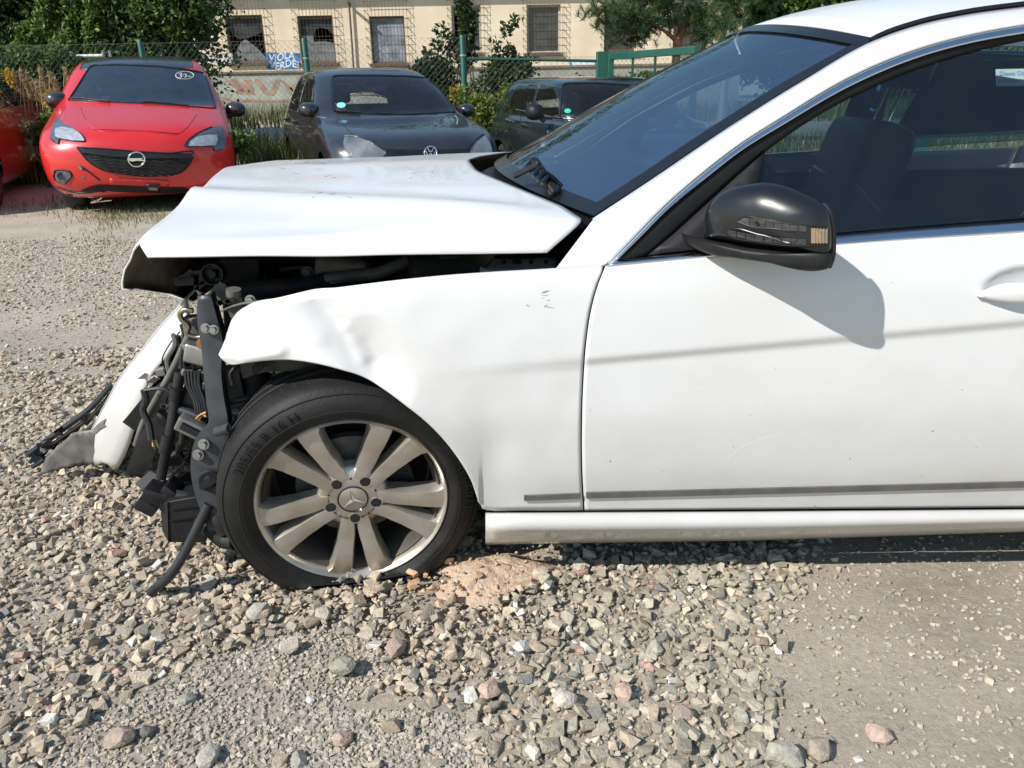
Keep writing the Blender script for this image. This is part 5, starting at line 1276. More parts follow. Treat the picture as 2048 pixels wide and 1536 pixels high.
RC.line('lamp_rim', c4((190, 822), (230, 862), (270, 880), (275, 830), (420, 850), (515, 856), (505, 815), (460, 770)), 0.004, M['black_gloss'], 0.010, HL, curved=False, cnt=40)
HR = RC.on('headlight', c4((1775, 705), (1790, 760), (1818, 830), (1820, 890), (1780, 925), (1715, 942), (1705, 898), (1550, 905), (1440, 900), (1435, 880), (1480, 830), (1560, 775), (1690, 720)), M['lamp_dark'], 0.006, 10)
RC.on('lamp_glass', c4((1490, 850), (1560, 810), (1660, 795), (1735, 795), (1745, 840), (1725, 890), (1600, 896), (1475, 896)), M['lamp_glass'], 0.012, 8, HR)
RC.line('lamp_rim', c4((1690, 720), (1560, 775), (1480, 830), (1435, 885), (1445, 902), (1705, 900), (1715, 942), (1790, 920)), 0.004, M['black_gloss'], 0.010, HR, curved=False, cnt=40)
FG = RC.on('fog_lamp', c4((235, 1120), (300, 1112), (375, 1130), (392, 1175), (330, 1245), (240, 1215), (225, 1180)), M['lamp_dark'], 0.004, 8)
RC.line('fog_lamp_rim', c4((235, 1120), (300, 1112), (375, 1130), (392, 1175), (330, 1245), (240, 1215), (225, 1180), (235, 1120)), 0.007, M['black_matt'], 0.006, FG, curved=False, cnt=40)
bm = bmesh.new(); q = cast(RC.bvh, *c4((300, 1170))[0], 0.012); lathe(bm, [(0.0001, 0.004), (0.035, 0.008), (0.04, 0)], q, (CO - q), 18); RC.part('fog_lamp_glass', bm, M['lens'], FG)
RC.on('number_plate_recess', c4((745, 1195), (1290, 1212), (1292, 1262), (745, 1245)), M['red'], 0.016, 12, None, 0.012)
LWR = RC.on('lower_grille', c4((470, 1310), (560, 1270), (640, 1250), (900, 1262), (1200, 1275), (1430, 1275), (1500, 1300), (1420, 1325), (1200, 1328), (900, 1322), (650, 1305), (540, 1318)), M['black_matt'], 0.006, 10)
RC.on('radar_sensor', c4((1085, 1240), (1208, 1242), (1205, 1305), (1090, 1300)), M['black_gloss'], 0.03, 10, LWR, 0.02)
RC.on('sensor_face', c4((1105, 1260), (1182, 1262), (1180, 1283), (1106, 1282)), M['rim_far'], 0.034, 10, LWR)
RC.line('bumper_crack', c4((225, 1255), (330, 1300), (470, 1325), (560, 1322), (640, 1310), (700, 1316)), 0.010, M['black_matt'], 0.003)
RC.on('bumper_tear', c4((450, 1080), (480, 1078), (520, 1100), (655, 1205), (650, 1222), (560, 1150), (500, 1115), (465, 1110)), M['black_matt'], 0.004, 10)
RC.on('bumper_tear', c4((452, 1076), (478, 1085), (495, 1100), (480, 1118), (462, 1105)), M['rim_far'], 0.012, 10)
RC.on('bumper_scuff', c4((470, 1178), (505, 1168), (512, 1190), (480, 1200)), M['dust_steel'], 0.004, 10)
RC.on('spoiler_lip', c4((230, 1290), (330, 1330), (480, 1375), (900, 1390), (1380, 1372), (1380, 1400), (900, 1440), (440, 1400), (300, 1380), (250, 1340)), M['black_dusty'], 0.005, 12)
RC.line('bonnet_line', c4((470, 540), (500, 620), (560, 700), (640, 745), (900, 752), (1200, 772), (1370, 785), (1440, 740), (1550, 600)), 0.006, M['red'], 0.0, cnt=60)
RC.line('bonnet_gap', c4((600, 742), (900, 748), (1200, 766), (1390, 782)), 0.003, M['black_dusty'], 0.003, cnt=40)
for a in (((385, 458), (500, 462), (620, 478), (740, 490)), ((1050, 495), (1200, 502), (1350, 515), (1480, 530))): RC.line('wiper', c4(*a), 0.010, M['black_matt'], 0.016)
bm = line_on(bmesh.new(), RC.bvh, c4(*[(1440 + 84 * math.cos(a), 240 + 36 * math.sin(a)) for a in np.linspace(0, 6.2832, 25)]), 0.0035, 0.006, 5, 40)
line_on(bm, RC.bvh, c4((1385, 228), (1400, 218), (1415, 228), (1400, 240), (1415, 252), (1395, 262)), 0.004, 0.006, 5, 20)
line_on(bm, RC.bvh, c4((1425, 240), (1440, 228), (1455, 236), (1440, 262), (1460, 250), (1500, 250)), 0.004, 0.006, 5, 20)
RC.part('marker_number', bm, M['white_mark'], WSC)
RC.mirror_at(c4((245, 465))[0][0], c4((245, 465))[0][1], RC.lp(-0.95, 1.45, 0)[1], 0.115, 0.085, M['black_roof'], (129, 213, RC.lp(-0.82, 1.4, 0)[1]))
RC.mirror_at(c4((1915, 555))[0][0], c4((1915, 555))[0][1], RC.lp(0.95, 1.45, 0)[1], 0.115, 0.085, M['black_roof'], (452, 240, RC.lp(0.84, 1.4, 0)[1]))
bm = bmesh.new(); bar(bm, RC.lp(0.875, 2.25, 0.86), RC.lp(0.875, 2.45, 0.87), 0.04, 0.03); RC.part('door_handle', bm, M['red'], bevel=0.008)

# ---------------------------------------------------------------- black hatchback
def c2(*q): return [(560 + a / 4.6545, 120 + b / 4.6545) for a, b in q]
tab = [(0.18, 0.14, 4.0, 0.78, 0.5, 2.8, 0.5), (0.26, 0.05, 4.12, 0.84, 0.46, 2.8, 0.5), (0.4, 0.0, 4.18, 0.872, 0.42, 2.8, 0.5), (0.55, 0.0, 4.2, 0.885, 0.42, 2.8, 0.5), (0.68, 0.03, 4.2, 0.888, 0.46, 2.7, 0.5), (0.76, 0.09, 4.18, 0.885, 0.52, 2.7, 0.5), (0.82, 0.22, 4.15, 0.878, 0.55, 2.7, 0.5), (0.87, 0.50, 4.1, 0.868, 0.5, 2.8, 0.5), (0.915, 0.82, 4.08, 0.855, 0.45, 2.9, 0.5), (0.95, 1.08, 4.05, 0.84, 0.36, 2.9, 0.5), (0.975, 1.2, 4.04, 0.83, 0.32, 2.8, 0.5),
       (1.08, 1.36, 4.0, 0.79, 0.30, 2.7, 0.5), (1.2, 1.56, 3.9, 0.745, 0.30, 2.7, 0.5), (1.32, 1.80, 3.78, 0.695, 0.30, 2.7, 0.5), (1.40, 2.0, 3.65, 0.645, 0.3, 2.6, 0.5), (1.445, 2.2, 3.55, 0.57, 0.35, 2.5, 0.5), (1.47, 2.45, 3.4, 0.45, 0.35, 2.4, 0.4), (1.48, 2.7, 3.15, 0.22, 0.2, 2.2, 0.2)]
M['black_car'] = paint('black_paint', (0.016, 0.017, 0.021), dirt=(0.17, 0.165, 0.16), amount=0.14, rough=0.30, coat=1.0)
nose = G(852, 303, 0.575)
BC = Parked('black hatchback with hazy headlights parked behind the bonnet of the wreck', tab, nose, rad(22), 0.99, M['black_car'], wheels=(0.85, 3.42), wr=0.315, track=0.75, zoff=-0.09)
ws_poly = c2((510, 475), (490, 155), (540, 145), (900, 145), (1200, 152), (1395, 170), (1480, 270), (1640, 485), (1200, 508), (800, 500))
WSB = BC.window_px(ws_poly, 'windscreen', 0.9, m=M['car_glass_clear'])
for sg in (-1, 1):
    BC.window_loc([(1.62, 0.985), (2.05, 1.34), (2.62, 1.39), (2.62, 0.985)], 'x', sg, 'side_window', M['car_glass_clear']); BC.window_loc([(2.68, 0.985), (2.68, 1.39), (3.2, 1.36), (3.5, 1.1), (3.5, 1.0)], 'x', sg, 'rear_side_window', M['car_glass_clear'])
BC.window_loc([(-0.62, 1.02), (0.62, 1.02), (0.55, 1.39), (-0.55, 1.39)], 'y', 1, 'rear_screen', M['car_glass_clear'])
BC.body(); BC.cabin(1, 1.38, 2.2)
BC.line('screen_seal', ws_poly + ws_poly[:1], 0.010, M['black_gloss'], 0.002, cnt=70, curved=False)
H1 = BC.on('headlight', c2((605, 715), (660, 710), (720, 722), (830, 765), (920, 815), (990, 858), (960, 900), (700, 920), (620, 860), (592, 780)), M['lamp_haze'], 0.008, 10, rnd=True)
H2 = BC.on('headlight', c2((1900, 700), (1935, 750), (1965, 820), (1965, 900), (1790, 900), (1765, 840), (1800, 780)), M['lamp_haze'], 0.008, 10, rnd=True)
for h, poly in ((H1, c2((605, 715), (720, 722), (830, 765), (990, 858))), (H2, c2((1900, 700), (1800, 780), (1765, 840)))): BC.line('lamp_rim', poly, 0.005, M['black_gloss'], 0.010, h)
BC.on('grille', c2((990, 830), (1330, 838), (1760, 825), (1770, 900), (1330, 930), (1000, 910)), M['black_gloss'], 0.004, 12)
BC.line('bonnet_gap', c2((520, 510), (560, 560), (640, 660), (720, 722), (860, 775), (980, 828), (1330, 836), (1740, 822), (1850, 720), (1890, 690)), 0.004, M['void'], 0.001, cnt=80)
bm = line_on(bmesh.new(), BC.bvh, c2(*[(1398 + 58 * math.cos(a), 868 + 56 * math.sin(a)) for a in np.linspace(0, 6.2832, 33)]), 0.007, 0.02, 8, 40)
line_on(bm, BC.bvh, c2((1370, 828), (1390, 862), (1398, 848), (1406, 862), (1426, 828)), 0.006, 0.02, 6, 30, False)
line_on(bm, BC.bvh, c2((1352, 850), (1378, 905), (1398, 870), (1418, 905), (1446, 850)), 0.006, 0.02, 6, 30, False)
BC.part('emblem', bm, M['chrome'], smooth_angle=60)
BC.on('windscreen_sticker', c2(*[(570 + 42 * math.cos(a), 422 + 26 * math.sin(a)) for a in np.linspace(0, 6.2832, 17)[:-1]]), M['sticker_teal'], 0.004, 10, WSB)
BC.line('wiper', c2((525, 485), (640, 490), (745, 498)), 0.010, M['black_matt'], 0.014)
BC.mirror_at(*c2((272, 465))[0], BC.lp(-0.98, 1.55, 0)[1], 0.11, 0.075, M['black_car'], (*c2((420, 520))[0], BC.lp(-0.85, 1.5, 0)[1]))
BC.mirror_at(*c2((1742, 470))[0], BC.lp(0.98, 1.55, 0)[1], 0.10, 0.075, M['black_car'], (*c2((1690, 480))[0], BC.lp(0.86, 1.5, 0)[1]))
for yy in (2.45, 3.25):
    bm = bmesh.new(); bar(bm, BC.lp(-0.885, yy, 0.88), BC.lp(-0.885, yy + 0.2, 0.885), 0.05, 0.03); BC.part('door_handle', bm, M['black_car'], bevel=0.008)
BC.line('sill_crease', c2((150, 480), (300, 520), (430, 540)), 0.004, M['chrome'], 0.002)

# ---------------------------------------------------------------- dark green compact car
def c3(*q): return [(960 + a / 5.535, 130 + b / 5.535) for a, b in q]
tab = [(0.16, 0.14, 3.85, 0.76, 0.5, 2.6, 0.45), (0.25, 0.04, 3.95, 0.82, 0.45, 2.6, 0.45), (0.4, 0.0, 3.98, 0.85, 0.42, 2.6, 0.45), (0.58, 0.0, 3.98, 0.862, 0.42, 2.6, 0.45), (0.70, 0.05, 3.96, 0.862, 0.45, 2.6, 0.45), (0.80, 0.14, 3.94, 0.855, 0.5, 2.6, 0.45), (0.87, 0.36, 3.92, 0.845, 0.5, 2.7, 0.45), (0.92, 0.80, 3.9, 0.835, 0.40, 2.8, 0.45), (0.945, 1.05, 3.88, 0.82, 0.35, 2.8, 0.45), (0.96, 1.15, 3.86, 0.80, 0.32, 2.8, 0.45),
       (1.10, 1.30, 3.8, 0.755, 0.28, 2.8, 0.45), (1.22, 1.44, 3.72, 0.72, 0.26, 2.8, 0.45), (1.32, 1.57, 3.64, 0.685, 0.25, 2.8, 0.45), (1.37, 1.68, 3.56, 0.65, 0.28, 2.7, 0.45), (1.40, 1.9, 3.45, 0.58, 0.3, 2.6, 0.45), (1.415, 2.2, 3.3, 0.42, 0.3, 2.4, 0.4), (1.42, 2.5, 3.0, 0.2, 0.2, 2.2, 0.2)]
M['green_car'] = paint('dark_green_paint', (0.011, 0.018, 0.023), dirt=(0.10, 0.10, 0.10), amount=0.06, rough=0.2, coat=1.0)
def mini_nose():
    # set so that the screen's lower near corner falls where the photo shows it
    R = Matrix.Rotation(rad(20), 3, 'Z'); a = P(1118, 236, 8.7); return a - R @ Vector((-0.76, 1.38, 0))
mn = mini_nose()
MC = Parked('dark green compact car with a round black mirror, half hidden by the wreck', tab, (mn.x, mn.y), rad(20), 0.96, M['green_car'], wheels=(0.78, 3.30), wr=0.31, track=0.72, zoff=-0.14)
ws_poly = c3((885, 575), (915, 215), (960, 205), (1300, 200), (1600, 220), (1800, 245), (1900, 300), (2000, 400), (2100, 560), (1500, 585))
WSM = MC.window_px(ws_poly, 'windscreen', 0.9, m=M['car_glass_clear'])
MC.window_loc([(1.36, 0.97), (1.66, 1.30), (2.28, 1.33), (2.28, 0.97)], 'x', -1, 'side_window', M['car_glass_clear']); MC.window_loc([(2.36, 0.97), (2.36, 1.33), (2.98, 1.31), (3.3, 0.99)], 'x', -1, 'rear_side_window', M['car_glass_clear'])
MC.window_loc([(1.36, 0.97), (1.66, 1.30), (2.28, 1.33), (2.28, 0.97)], 'x', 1, 'side_window', M['car_glass_clear']); MC.window_loc([(2.36, 0.97), (2.36, 1.33), (2.98, 1.31), (3.3, 0.99)], 'x', 1, 'rear_side_window', M['car_glass_clear'])
MC.window_loc([(-0.50, 1.02), (0.50, 1.02), (0.44, 1.28), (-0.44, 1.28)], 'y', 1, 'rear_screen', M['car_glass_clear'])
MC.body(); MC.cabin(1, 1.3, 2.0, 0.92, 0.9)
MC.line('screen_seal', ws_poly + ws_poly[:1], 0.012, M['black_gloss'], 0.002, cnt=70, curved=False)
MC.line('bonnet_trim', c3((730, 575), (900, 592), (1100, 600), (1400, 595)), 0.010, M['chrome'], 0.004)
MC.on('windscreen_sticker', c3(*[(972 + 36 * math.cos(a), 510 + 26 * math.sin(a)) for a in np.linspace(0, 6.2832, 17)[:-1]]), M['sticker_green'], 0.004, 10, WSM)
bm = line_on(bmesh.new(), MC.bvh, c3(*[(1795 + 30 * math.cos(a), 318 + 42 * math.sin(a)) for a in np.linspace(0, 6.2832, 25)]), 0.004, 0.006, 5, 30)
line_on(bm, MC.bvh, c3((1783, 340), (1786, 300), (1798, 330), (1806, 300), (1808, 335)), 0.005, 0.006, 5, 20); MC.part('marker_number', bm, M['white_mark'], WSM)
MC.mirror_at(*c3((618, 520))[0], MC.lp(-1.0, 1.5, 0)[1], 0.098, 0.085, M['black_matt'], (*c3((715, 630))[0], MC.lp(-0.84, 1.42, 0)[1]))
bm = line_on(bmesh.new(), MC.bvh, c3(*[(1180 + 85 * math.cos(a), 760 + 70 * math.sin(a)) for a in np.linspace(0, 6.2832, 33)]), 0.012, 0.006, 8, 44); HM = MC.part('headlight', bm, M['chrome'], smooth_angle=60)
MC.on('lamp_glass', c3(*[(1180 + 78 * math.cos(a), 760 + 64 * math.sin(a)) for a in np.linspace(0, 6.2832, 25)[:-1]]), M['lamp_glass'], 0.008, 10, HM)
sc_ = MC.line('side_scuttle', c3((755, 725), (830, 740), (835, 770), (765, 778), (755, 725)), 0.010, M['chrome'], 0.006, curved=False)
for a in (((300, 605), (352, 622)), ((465, 655), (540, 678))): MC.line('door_handle', c3(*a), 0.014, M['chrome'], 0.016)
MC.line('door_gap', c3((440, 530), (455, 640), (450, 800), (440, 960)), 0.004, M['void'], 0.001)
MC.line('belt_trim', c3((400, 492), (560, 522), (800, 578)), 0.007, M['chrome'], 0.003)

# ---------------------------------------------------------------- red car at the edge
M['red2'] = paint('dark_red_paint', (0.40, 0.016, 0.018), dirt=(0.4, 0.13, 0.08), amount=0.2, rough=0.28, coat=1.0)
tab = [(0.18, 0.16, 4.1, 0.80, 0.5, 2.6, 0.34), (0.26, 0.06, 4.25, 0.86, 0.45, 2.6, 0.34), (0.4, 0.0, 4.33, 0.895, 0.42, 2.6, 0.34), (0.58, 0.0, 4.35, 0.905, 0.42, 2.6, 0.34), (0.75, 0.08, 4.33, 0.90, 0.5, 2.6, 0.34), (0.85, 0.4, 4.28, 0.89, 0.5, 2.6, 0.34), (0.95, 1.05, 4.2, 0.86, 0.45, 2.6, 0.34), (1.0, 1.2, 4.15, 0.83, 0.4, 2.6, 0.34),
       (1.15, 1.5, 4.0, 0.77, 0.35, 2.6, 0.34), (1.3, 1.85, 3.8, 0.70, 0.35, 2.6, 0.34), (1.40, 2.1, 3.55, 0.62, 0.35, 2.6, 0.34), (1.45, 2.35, 3.35, 0.5, 0.35, 2.5, 0.6), (1.475, 2.6, 3.1, 0.3, 0.2, 2.2, 0.2)]
R = Matrix.Rotation(rad(19), 3, 'Z'); gw = G(100, 362)
n2 = gw - R @ Vector((0.90, 3.42, 0))
LC = Parked('dark red hatchback showing only its rear flank and wheel beside the other red car', tab, (n2.x, n2.y), rad(19), 1.0, M['red2'], wheels=(0.85, 3.42), wr=0.325, track=0.79, aw=0.37)
for sg in (-1, 1):
    LC.window_loc([(1.8, 1.0), (2.15, 1.33), (2.6, 1.37), (2.6, 1.0)], 'x', sg, 'side_window'); LC.window_loc([(2.66, 1.0), (2.66, 1.37), (3.15, 1.33), (3.62, 1.08), (3.55, 1.02)], 'x', sg, 'rear_side_window')
LC.window_loc([(-0.55, 1.05), (0.55, 1.05), (0.45, 1.36), (-0.45, 1.36)], 'y', 1, 'rear_screen')
LC.body(); LC.cabin(1, 1.5, 2.2)
for yy in (1.9 + 0.45, 2.9 + 0.35):
    bm = bmesh.new(); bar(bm, LC.lp(0.90, yy, 0.90), LC.lp(0.895, yy + 0.2, 0.905), 0.05, 0.035); LC.part('door_handle', bm, M['red2'], bevel=0.01)
# ================================================================== derelict building
BY = 30.0
M['plaster'] = mat('cream_plaster', (0.83, 0.71, 0.52), 0.9, c2=(0.66, 0.54, 0.39), scale=0.9, bump=0.5, bscale=14, detail=10)
M['plaster_white'] = mat('whitewash', (0.66, 0.63, 0.57), 0.9, var=0.1, scale=3)
M['plinth'] = mat('plinth_render', (0.36, 0.36, 0.31), 0.9, c2=(0.26, 0.245, 0.21), scale=2.2, bump=0.4, bscale=20)
M['graf_brown'] = mat('brown_spray', (0.36, 0.24, 0.17), 0.85, var=0.3, scale=4)
M['graf_teal'] = mat('pale_spray', (0.36, 0.38, 0.33), 0.85, var=0.2, scale=4)
M['graf_blue'] = mat('blue_spray', (0.05, 0.20, 0.48), 0.8, var=0.25, scale=6)
M['graf_white'] = mat('white_spray', (0.70, 0.74, 0.76), 0.8, var=0.1)
M['graf_black'] = mat('black_spray', (0.04, 0.04, 0.045), 0.8)
M['wood'] = mat('old_window_frame', (0.16, 0.115, 0.085), 0.8, c2=(0.09, 0.07, 0.055), scale=12)
M['wood_pale'] = mat('pale_window_frame', (0.42, 0.39, 0.35), 0.8, var=0.2, scale=10)
M['rusty_bar'] = mat('rusty_grille', (0.10, 0.065, 0.05), 0.8, var=0.3, scale=20)
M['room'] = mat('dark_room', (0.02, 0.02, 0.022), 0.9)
M['pane'] = mat('dusty_pane', (0.07, 0.075, 0.08), 0.22, c2=(0.03, 0.033, 0.036), scale=3, coat=0.6)
M['pane_dirty'] = mat('grimy_pane', (0.26, 0.27, 0.27), 0.5, c2=(0.12, 0.125, 0.13), scale=5)
M['curtain'] = mat('curtain_cloth', (0.34, 0.37, 0.42), 0.9, c2=(0.12, 0.135, 0.16), scale=3)
M['tin'] = mat('eave_board', (0.22, 0.17, 0.13), 0.8, var=0.2, scale=5)
BLD = thing('derelict_building', 'cream plastered derelict building with barred broken windows and graffiti on its plinth', 'building', (-3.0, BY, -0.1))
def bp(px, py, y=BY): q = P(px, py, y); return q
def bpart(name, bm, m, parent=None, **k): return obj(name, bm, m, parent or BLD, **k)
wins = [(459, 30, 524, 125, 0), (603, 31, 664, 126, 1), (746, 32, 806, 127, 2), (908, 10, 958, 106, 3), (1058, 9, 1116, 106, 4), (1213, 6, 1267, 103, 5), (1352, 4, 1410, 102, 6)]
rects = []
for (a, b, c, d, k) in wins:
    p0, p1 = bp((a + c) / 2, b), bp((a + c) / 2, d); cx = (p0.x + p1.x) / 2; hw = (c - a) / 2 * 0.0205
    rects.append((cx - hw, cx + hw, p1.z, p0.z))
wx0, wx1 = bp(396, 140).x, bp(1481, 100).x; zl = bp(700, 143).z; ztop = bp(700, -45).z
xs = sorted([wx0, wx1] + [r[0] for r in rects] + [r[1] for r in rects]); zs = sorted(set([zl, ztop] + [r[2] for r in rects] + [r[3] for r in rects]))
bm = bmesh.new(); vc = {}
def gv(x, z):
    k = (round(x, 4), round(z, 4))
    if k not in vc: vc[k] = bm.verts.new((x, BY, z))
    return vc[k]
for i in range(len(xs) - 1):
    for j in range(len(zs) - 1):
        mx, mz = (xs[i] + xs[i+1]) / 2, (zs[j] + zs[j+1]) / 2
        if any(r[0] < mx < r[1] and r[2] < mz < r[3] for r in rects): continue
        bm.faces.new((gv(xs[i], zs[j]), gv(xs[i+1], zs[j]), gv(xs[i+1], zs[j+1]), gv(xs[i], zs[j+1])))
WALL = bpart('wall', face_to(bm, CO), M['plaster'], solid=0.35, smooth_angle=None)
bpart('side_wall', box(bmesh.new(), (wx0, BY + 0.36, -0.2), (wx0 + 0.3, BY + 9, ztop)), M['plaster']); bpart('side_wall', box(bmesh.new(), (wx1 - 0.3, BY + 0.36, -0.2), (wx1, BY + 9, ztop)), M['plaster'])
bpart('back_room', box(bmesh.new(), (wx0 + 0.35, BY + 2.2, -0.1), (wx1 - 0.35, BY + 2.4, ztop - 0.1)), M['room'])  # near-black panel, darkness of the unlit rooms put into its colour
PL = bpart('plinth', box(bmesh.new(), (wx0 - 0.05, BY - 0.06, -0.2), (wx1 + 0.05, BY + 0.3, zl)), M['plinth'])
bpart('plinth_ledge', box(bmesh.new(), (wx0 - 0.08, BY - 0.12, zl + 0.002), (wx1 + 0.08, BY - 0.001, zl + 0.07)), M['tin'])
bpart('eave', box(bmesh.new(), (wx0 - 0.5, BY - 0.62, ztop + 0.002), (wx1 + 0.5, BY + 9.3, ztop + 0.18)), M['tin'])
rf = bmesh.new(); 
grid_bm([[(wx0 - 0.5, BY - 0.6, ztop + 0.19), (wx1 + 0.5, BY - 0.6, ztop + 0.19)], [(wx0 - 0.5, BY + 4.5, ztop + 2.4), (wx1 + 0.5, BY + 4.5, ztop + 2.4)], [(wx0 - 0.5, BY + 9.3, ztop + 0.19), (wx1 + 0.5, BY + 9.3, ztop + 0.19)]], rf)
M['roof_tile'] = mat('old_roof', (0.20, 0.10, 0.07), 0.85, var=0.3, scale=3); bpart('roof', rf, M['roof_tile'], solid=0.08)
rr = random.Random(11)
for (x0, x1, z0, z1), (a, b, c, d, k) in zip(rects, wins):
    yb = BY + 0.14; w_ = x1 - x0; h_ = z1 - z0
    bm = bmesh.new(); t = 0.07
    for lo, hi in (((x0 + .001, yb, z0 + .001), (x0 + t, yb + .07, z1 - .001)), ((x1 - t, yb, z0 + .001), (x1 - .001, yb + .07, z1 - .001)), ((x0 + t, yb, z1 - t), (x1 - t, yb + .07, z1 - .001)), ((x0 + t, yb, z0 + .001), (x1 - t, yb + .07, z0 + t))): box(bm, lo, hi)
    W_ = bpart('window', bm, M['wood_pale' if k in (3, 4) else 'wood'])
    bpart('sill', box(bmesh.new(), (x0 - 0.08, BY - 0.10, z0 - 0.10), (x1 + 0.08, BY - 0.003, z0 - 0.005)), M['wood'], W_)
    # panes: broken ones keep only shards
    yp = yb + 0.035
    def shard(pts, m): bpart('pane', plate(bmesh.new(), [(x0 + t + (w_ - 2*t) * u, yp, z0 + t + (h_ - 2*t) * v) for u, v in pts], 0.006, (0, 1, 0)), m, W_)
    if k == 0:
        shard([(0, 0), (1, 0), (0.95, 0.1), (0.75, 0.3), (0.45, 0.5), (0.3, 0.44), (0.1, 0.2)], M['pane_dirty']); shard([(0.25, 0.5), (0.5, 0.52), (1, 0.66), (1, 1), (0, 1), (0, 0.7)], M['pane'])
    elif k == 1:
        shard([(0, 0), (1, 0), (1, 0.42), (0.7, 0.46), (0.35, 0.45), (0.38, 0.6), (0.0, 0.6)], M['pane_dirty']); shard([(0, 0.6), (0.42, 0.6), (0.45, 0.72), (0.6, 0.78), (0.85, 0.74), (1, 0.6), (1, 1), (0, 1)], M['pane'])
    elif k == 2: shard([(0, 0), (1, 0), (1, 1), (0, 1)], M['curtain'])
    elif k == 3:
        shard([(0.35, 0), (1, 0), (1, 1), (0.35, 1)], M['pane']); shard([(0, 0), (0.75, 0.0), (0.8, 0.25), (0.55, 0.6), (0.4, 0.62), (0.3, 0.3)], M['graf_white'])
    else: shard([(0, 0), (1, 0), (1, 1), (0, 1)], M['pane'])
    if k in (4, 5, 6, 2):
        bpart('pane_backing', box(bmesh.new(), (x0 + t, yp + .05, z0 + t), (x1 - t, yp + .06, z1 - t)), M['room' if k != 2 else 'curtain'], W_)  # backing sheet
    # basket grille standing off the wall
    bm = bmesh.new(); yo = BY - 0.16; e = 0.12; zt_ = z1 + (0.75 if k < 3 else 0.15)
    nb = 13 if k < 3 else 12
    for i in range(nb):
        x = x0 - e + (w_ + 2 * e) * i / (nb - 1); box(bm, (x - .003, yo - .003, z0 - 0.03), (x + .003, yo + .003, zt_))
    nh = 9 if k < 3 else 8
    for j in range(nh):
        z = z0 + (zt_ - z0) * j / (nh - 1)
        box(bm, (x0 - e - 0.02, yo - .011, z - .005), (x1 + e + 0.02, yo - .0035, z + .005))
        for x in (x0 - e - 0.02, x1 + e + 0.01): box(bm, (x, yo + .0065, z - .012), (x + .015, BY - 0.002, z + .012))
    bpart('grille', bm, M['rusty_bar'], W_)
# downpipe
bm = bmesh.new(); tube(bm, [bp(697, -20, BY - 0.1), bp(699, 20, BY - 0.1), bp(703, 75, BY - 0.1), bp(707, 136, BY - 0.1)], 0.035, 8); bpart('downpipe', bm, M['wood'])
tube_ = bmesh.new(); tube(tube_, [bp(697, 2, BY - 0.5), bp(699, 10, BY - 0.12)], 0.05, 8); bpart('downpipe_bend', tube_, M['wood'])
# painted areas, drawn as thin skins of paint on the wall
def skin(name, pts, m, y, parent): return bpart(name, plate(bmesh.new(), [bp(a, b, y) for a, b in pts], 0.004, (0, 1, 0)), m, parent)
skin('white_patch', [(404, 108), (464, 106), (468, 130), (410, 133)], M['plaster_white'], BY - 0.008, WALL)
BL = skin('graffiti', [(531, 106), (600, 106), (601, 138), (534, 139)], M['graf_blue'], BY - 0.010, None)
for s, px, py, hh in (('VIOLA', 563, 114, 0.33), ('VERDE!', 568, 130, 0.33)):
    tb = text_bm(s, hh, 0.0, 0.008, 0.12); c = bp(px, py, BY - 0.016)
    for v in tb.verts: v.co.y += 0.05 * math.sin(v.co.x * 7)
    tb.transform(Matrix.Translation(c) @ Matrix.Rotation(rad(90), 4, 'X')); bpart('lettering', tb, M['graf_white'], BL)
skin('graffiti', [(1139, 122), (1194, 122), (1194, 134), (1140, 134)], M['graf_blue'], BY - 0.010, None); skin('graffiti', [(1143, 124), (1190, 125), (1188, 132), (1160, 130), (1146, 133)], M['graf_white'], BY - 0.016, None)
yp_ = BY - 0.066
skin('graffiti', [(425, 152), (650, 155), (650, 205), (445, 200)], M['graf_teal'], yp_, PL)
for poly in ([(440, 165), (470, 156), (500, 182), (494, 190), (462, 172)], [(470, 186), (488, 160), (502, 160), (510, 190), (498, 188), (492, 172), (482, 190)], [(505, 158), (520, 158), (540, 190), (528, 188)], [(538, 190), (552, 158), (562, 160), (548, 192)], [(560, 160), (574, 164), (596, 192), (582, 190)], [(578, 176), (600, 160), (606, 168), (586, 184)], [(604, 158), (614, 160), (634, 186), (622, 188)], [(430, 190), (460, 198), (640, 200), (640, 204), (460, 203)]):
    skin('graffiti', poly, M['graf_brown'], yp_ - 0.006, PL)
for c0 in ((1415, 160), (1310, 158), (1340, 160)):
    bm = bmesh.new(); tube(bm, [bp(c0[0] + 18 * math.cos(a), c0[1] + 12 * math.sin(a) - 2, yp_ - 0.01) for a in np.linspace(3.4, 6.0, 10)], 0.03, 5); bpart('graffiti_line', bm, M['graf_black'], PL)
    skin('graffiti', [(c0[0] - 12, c0[1] + 6), (c0[0] - 4, c0[1] - 8), (c0[0] + 6, c0[1] - 9), (c0[0] + 13, c0[1] + 6)], M['graf_white'], yp_, PL)

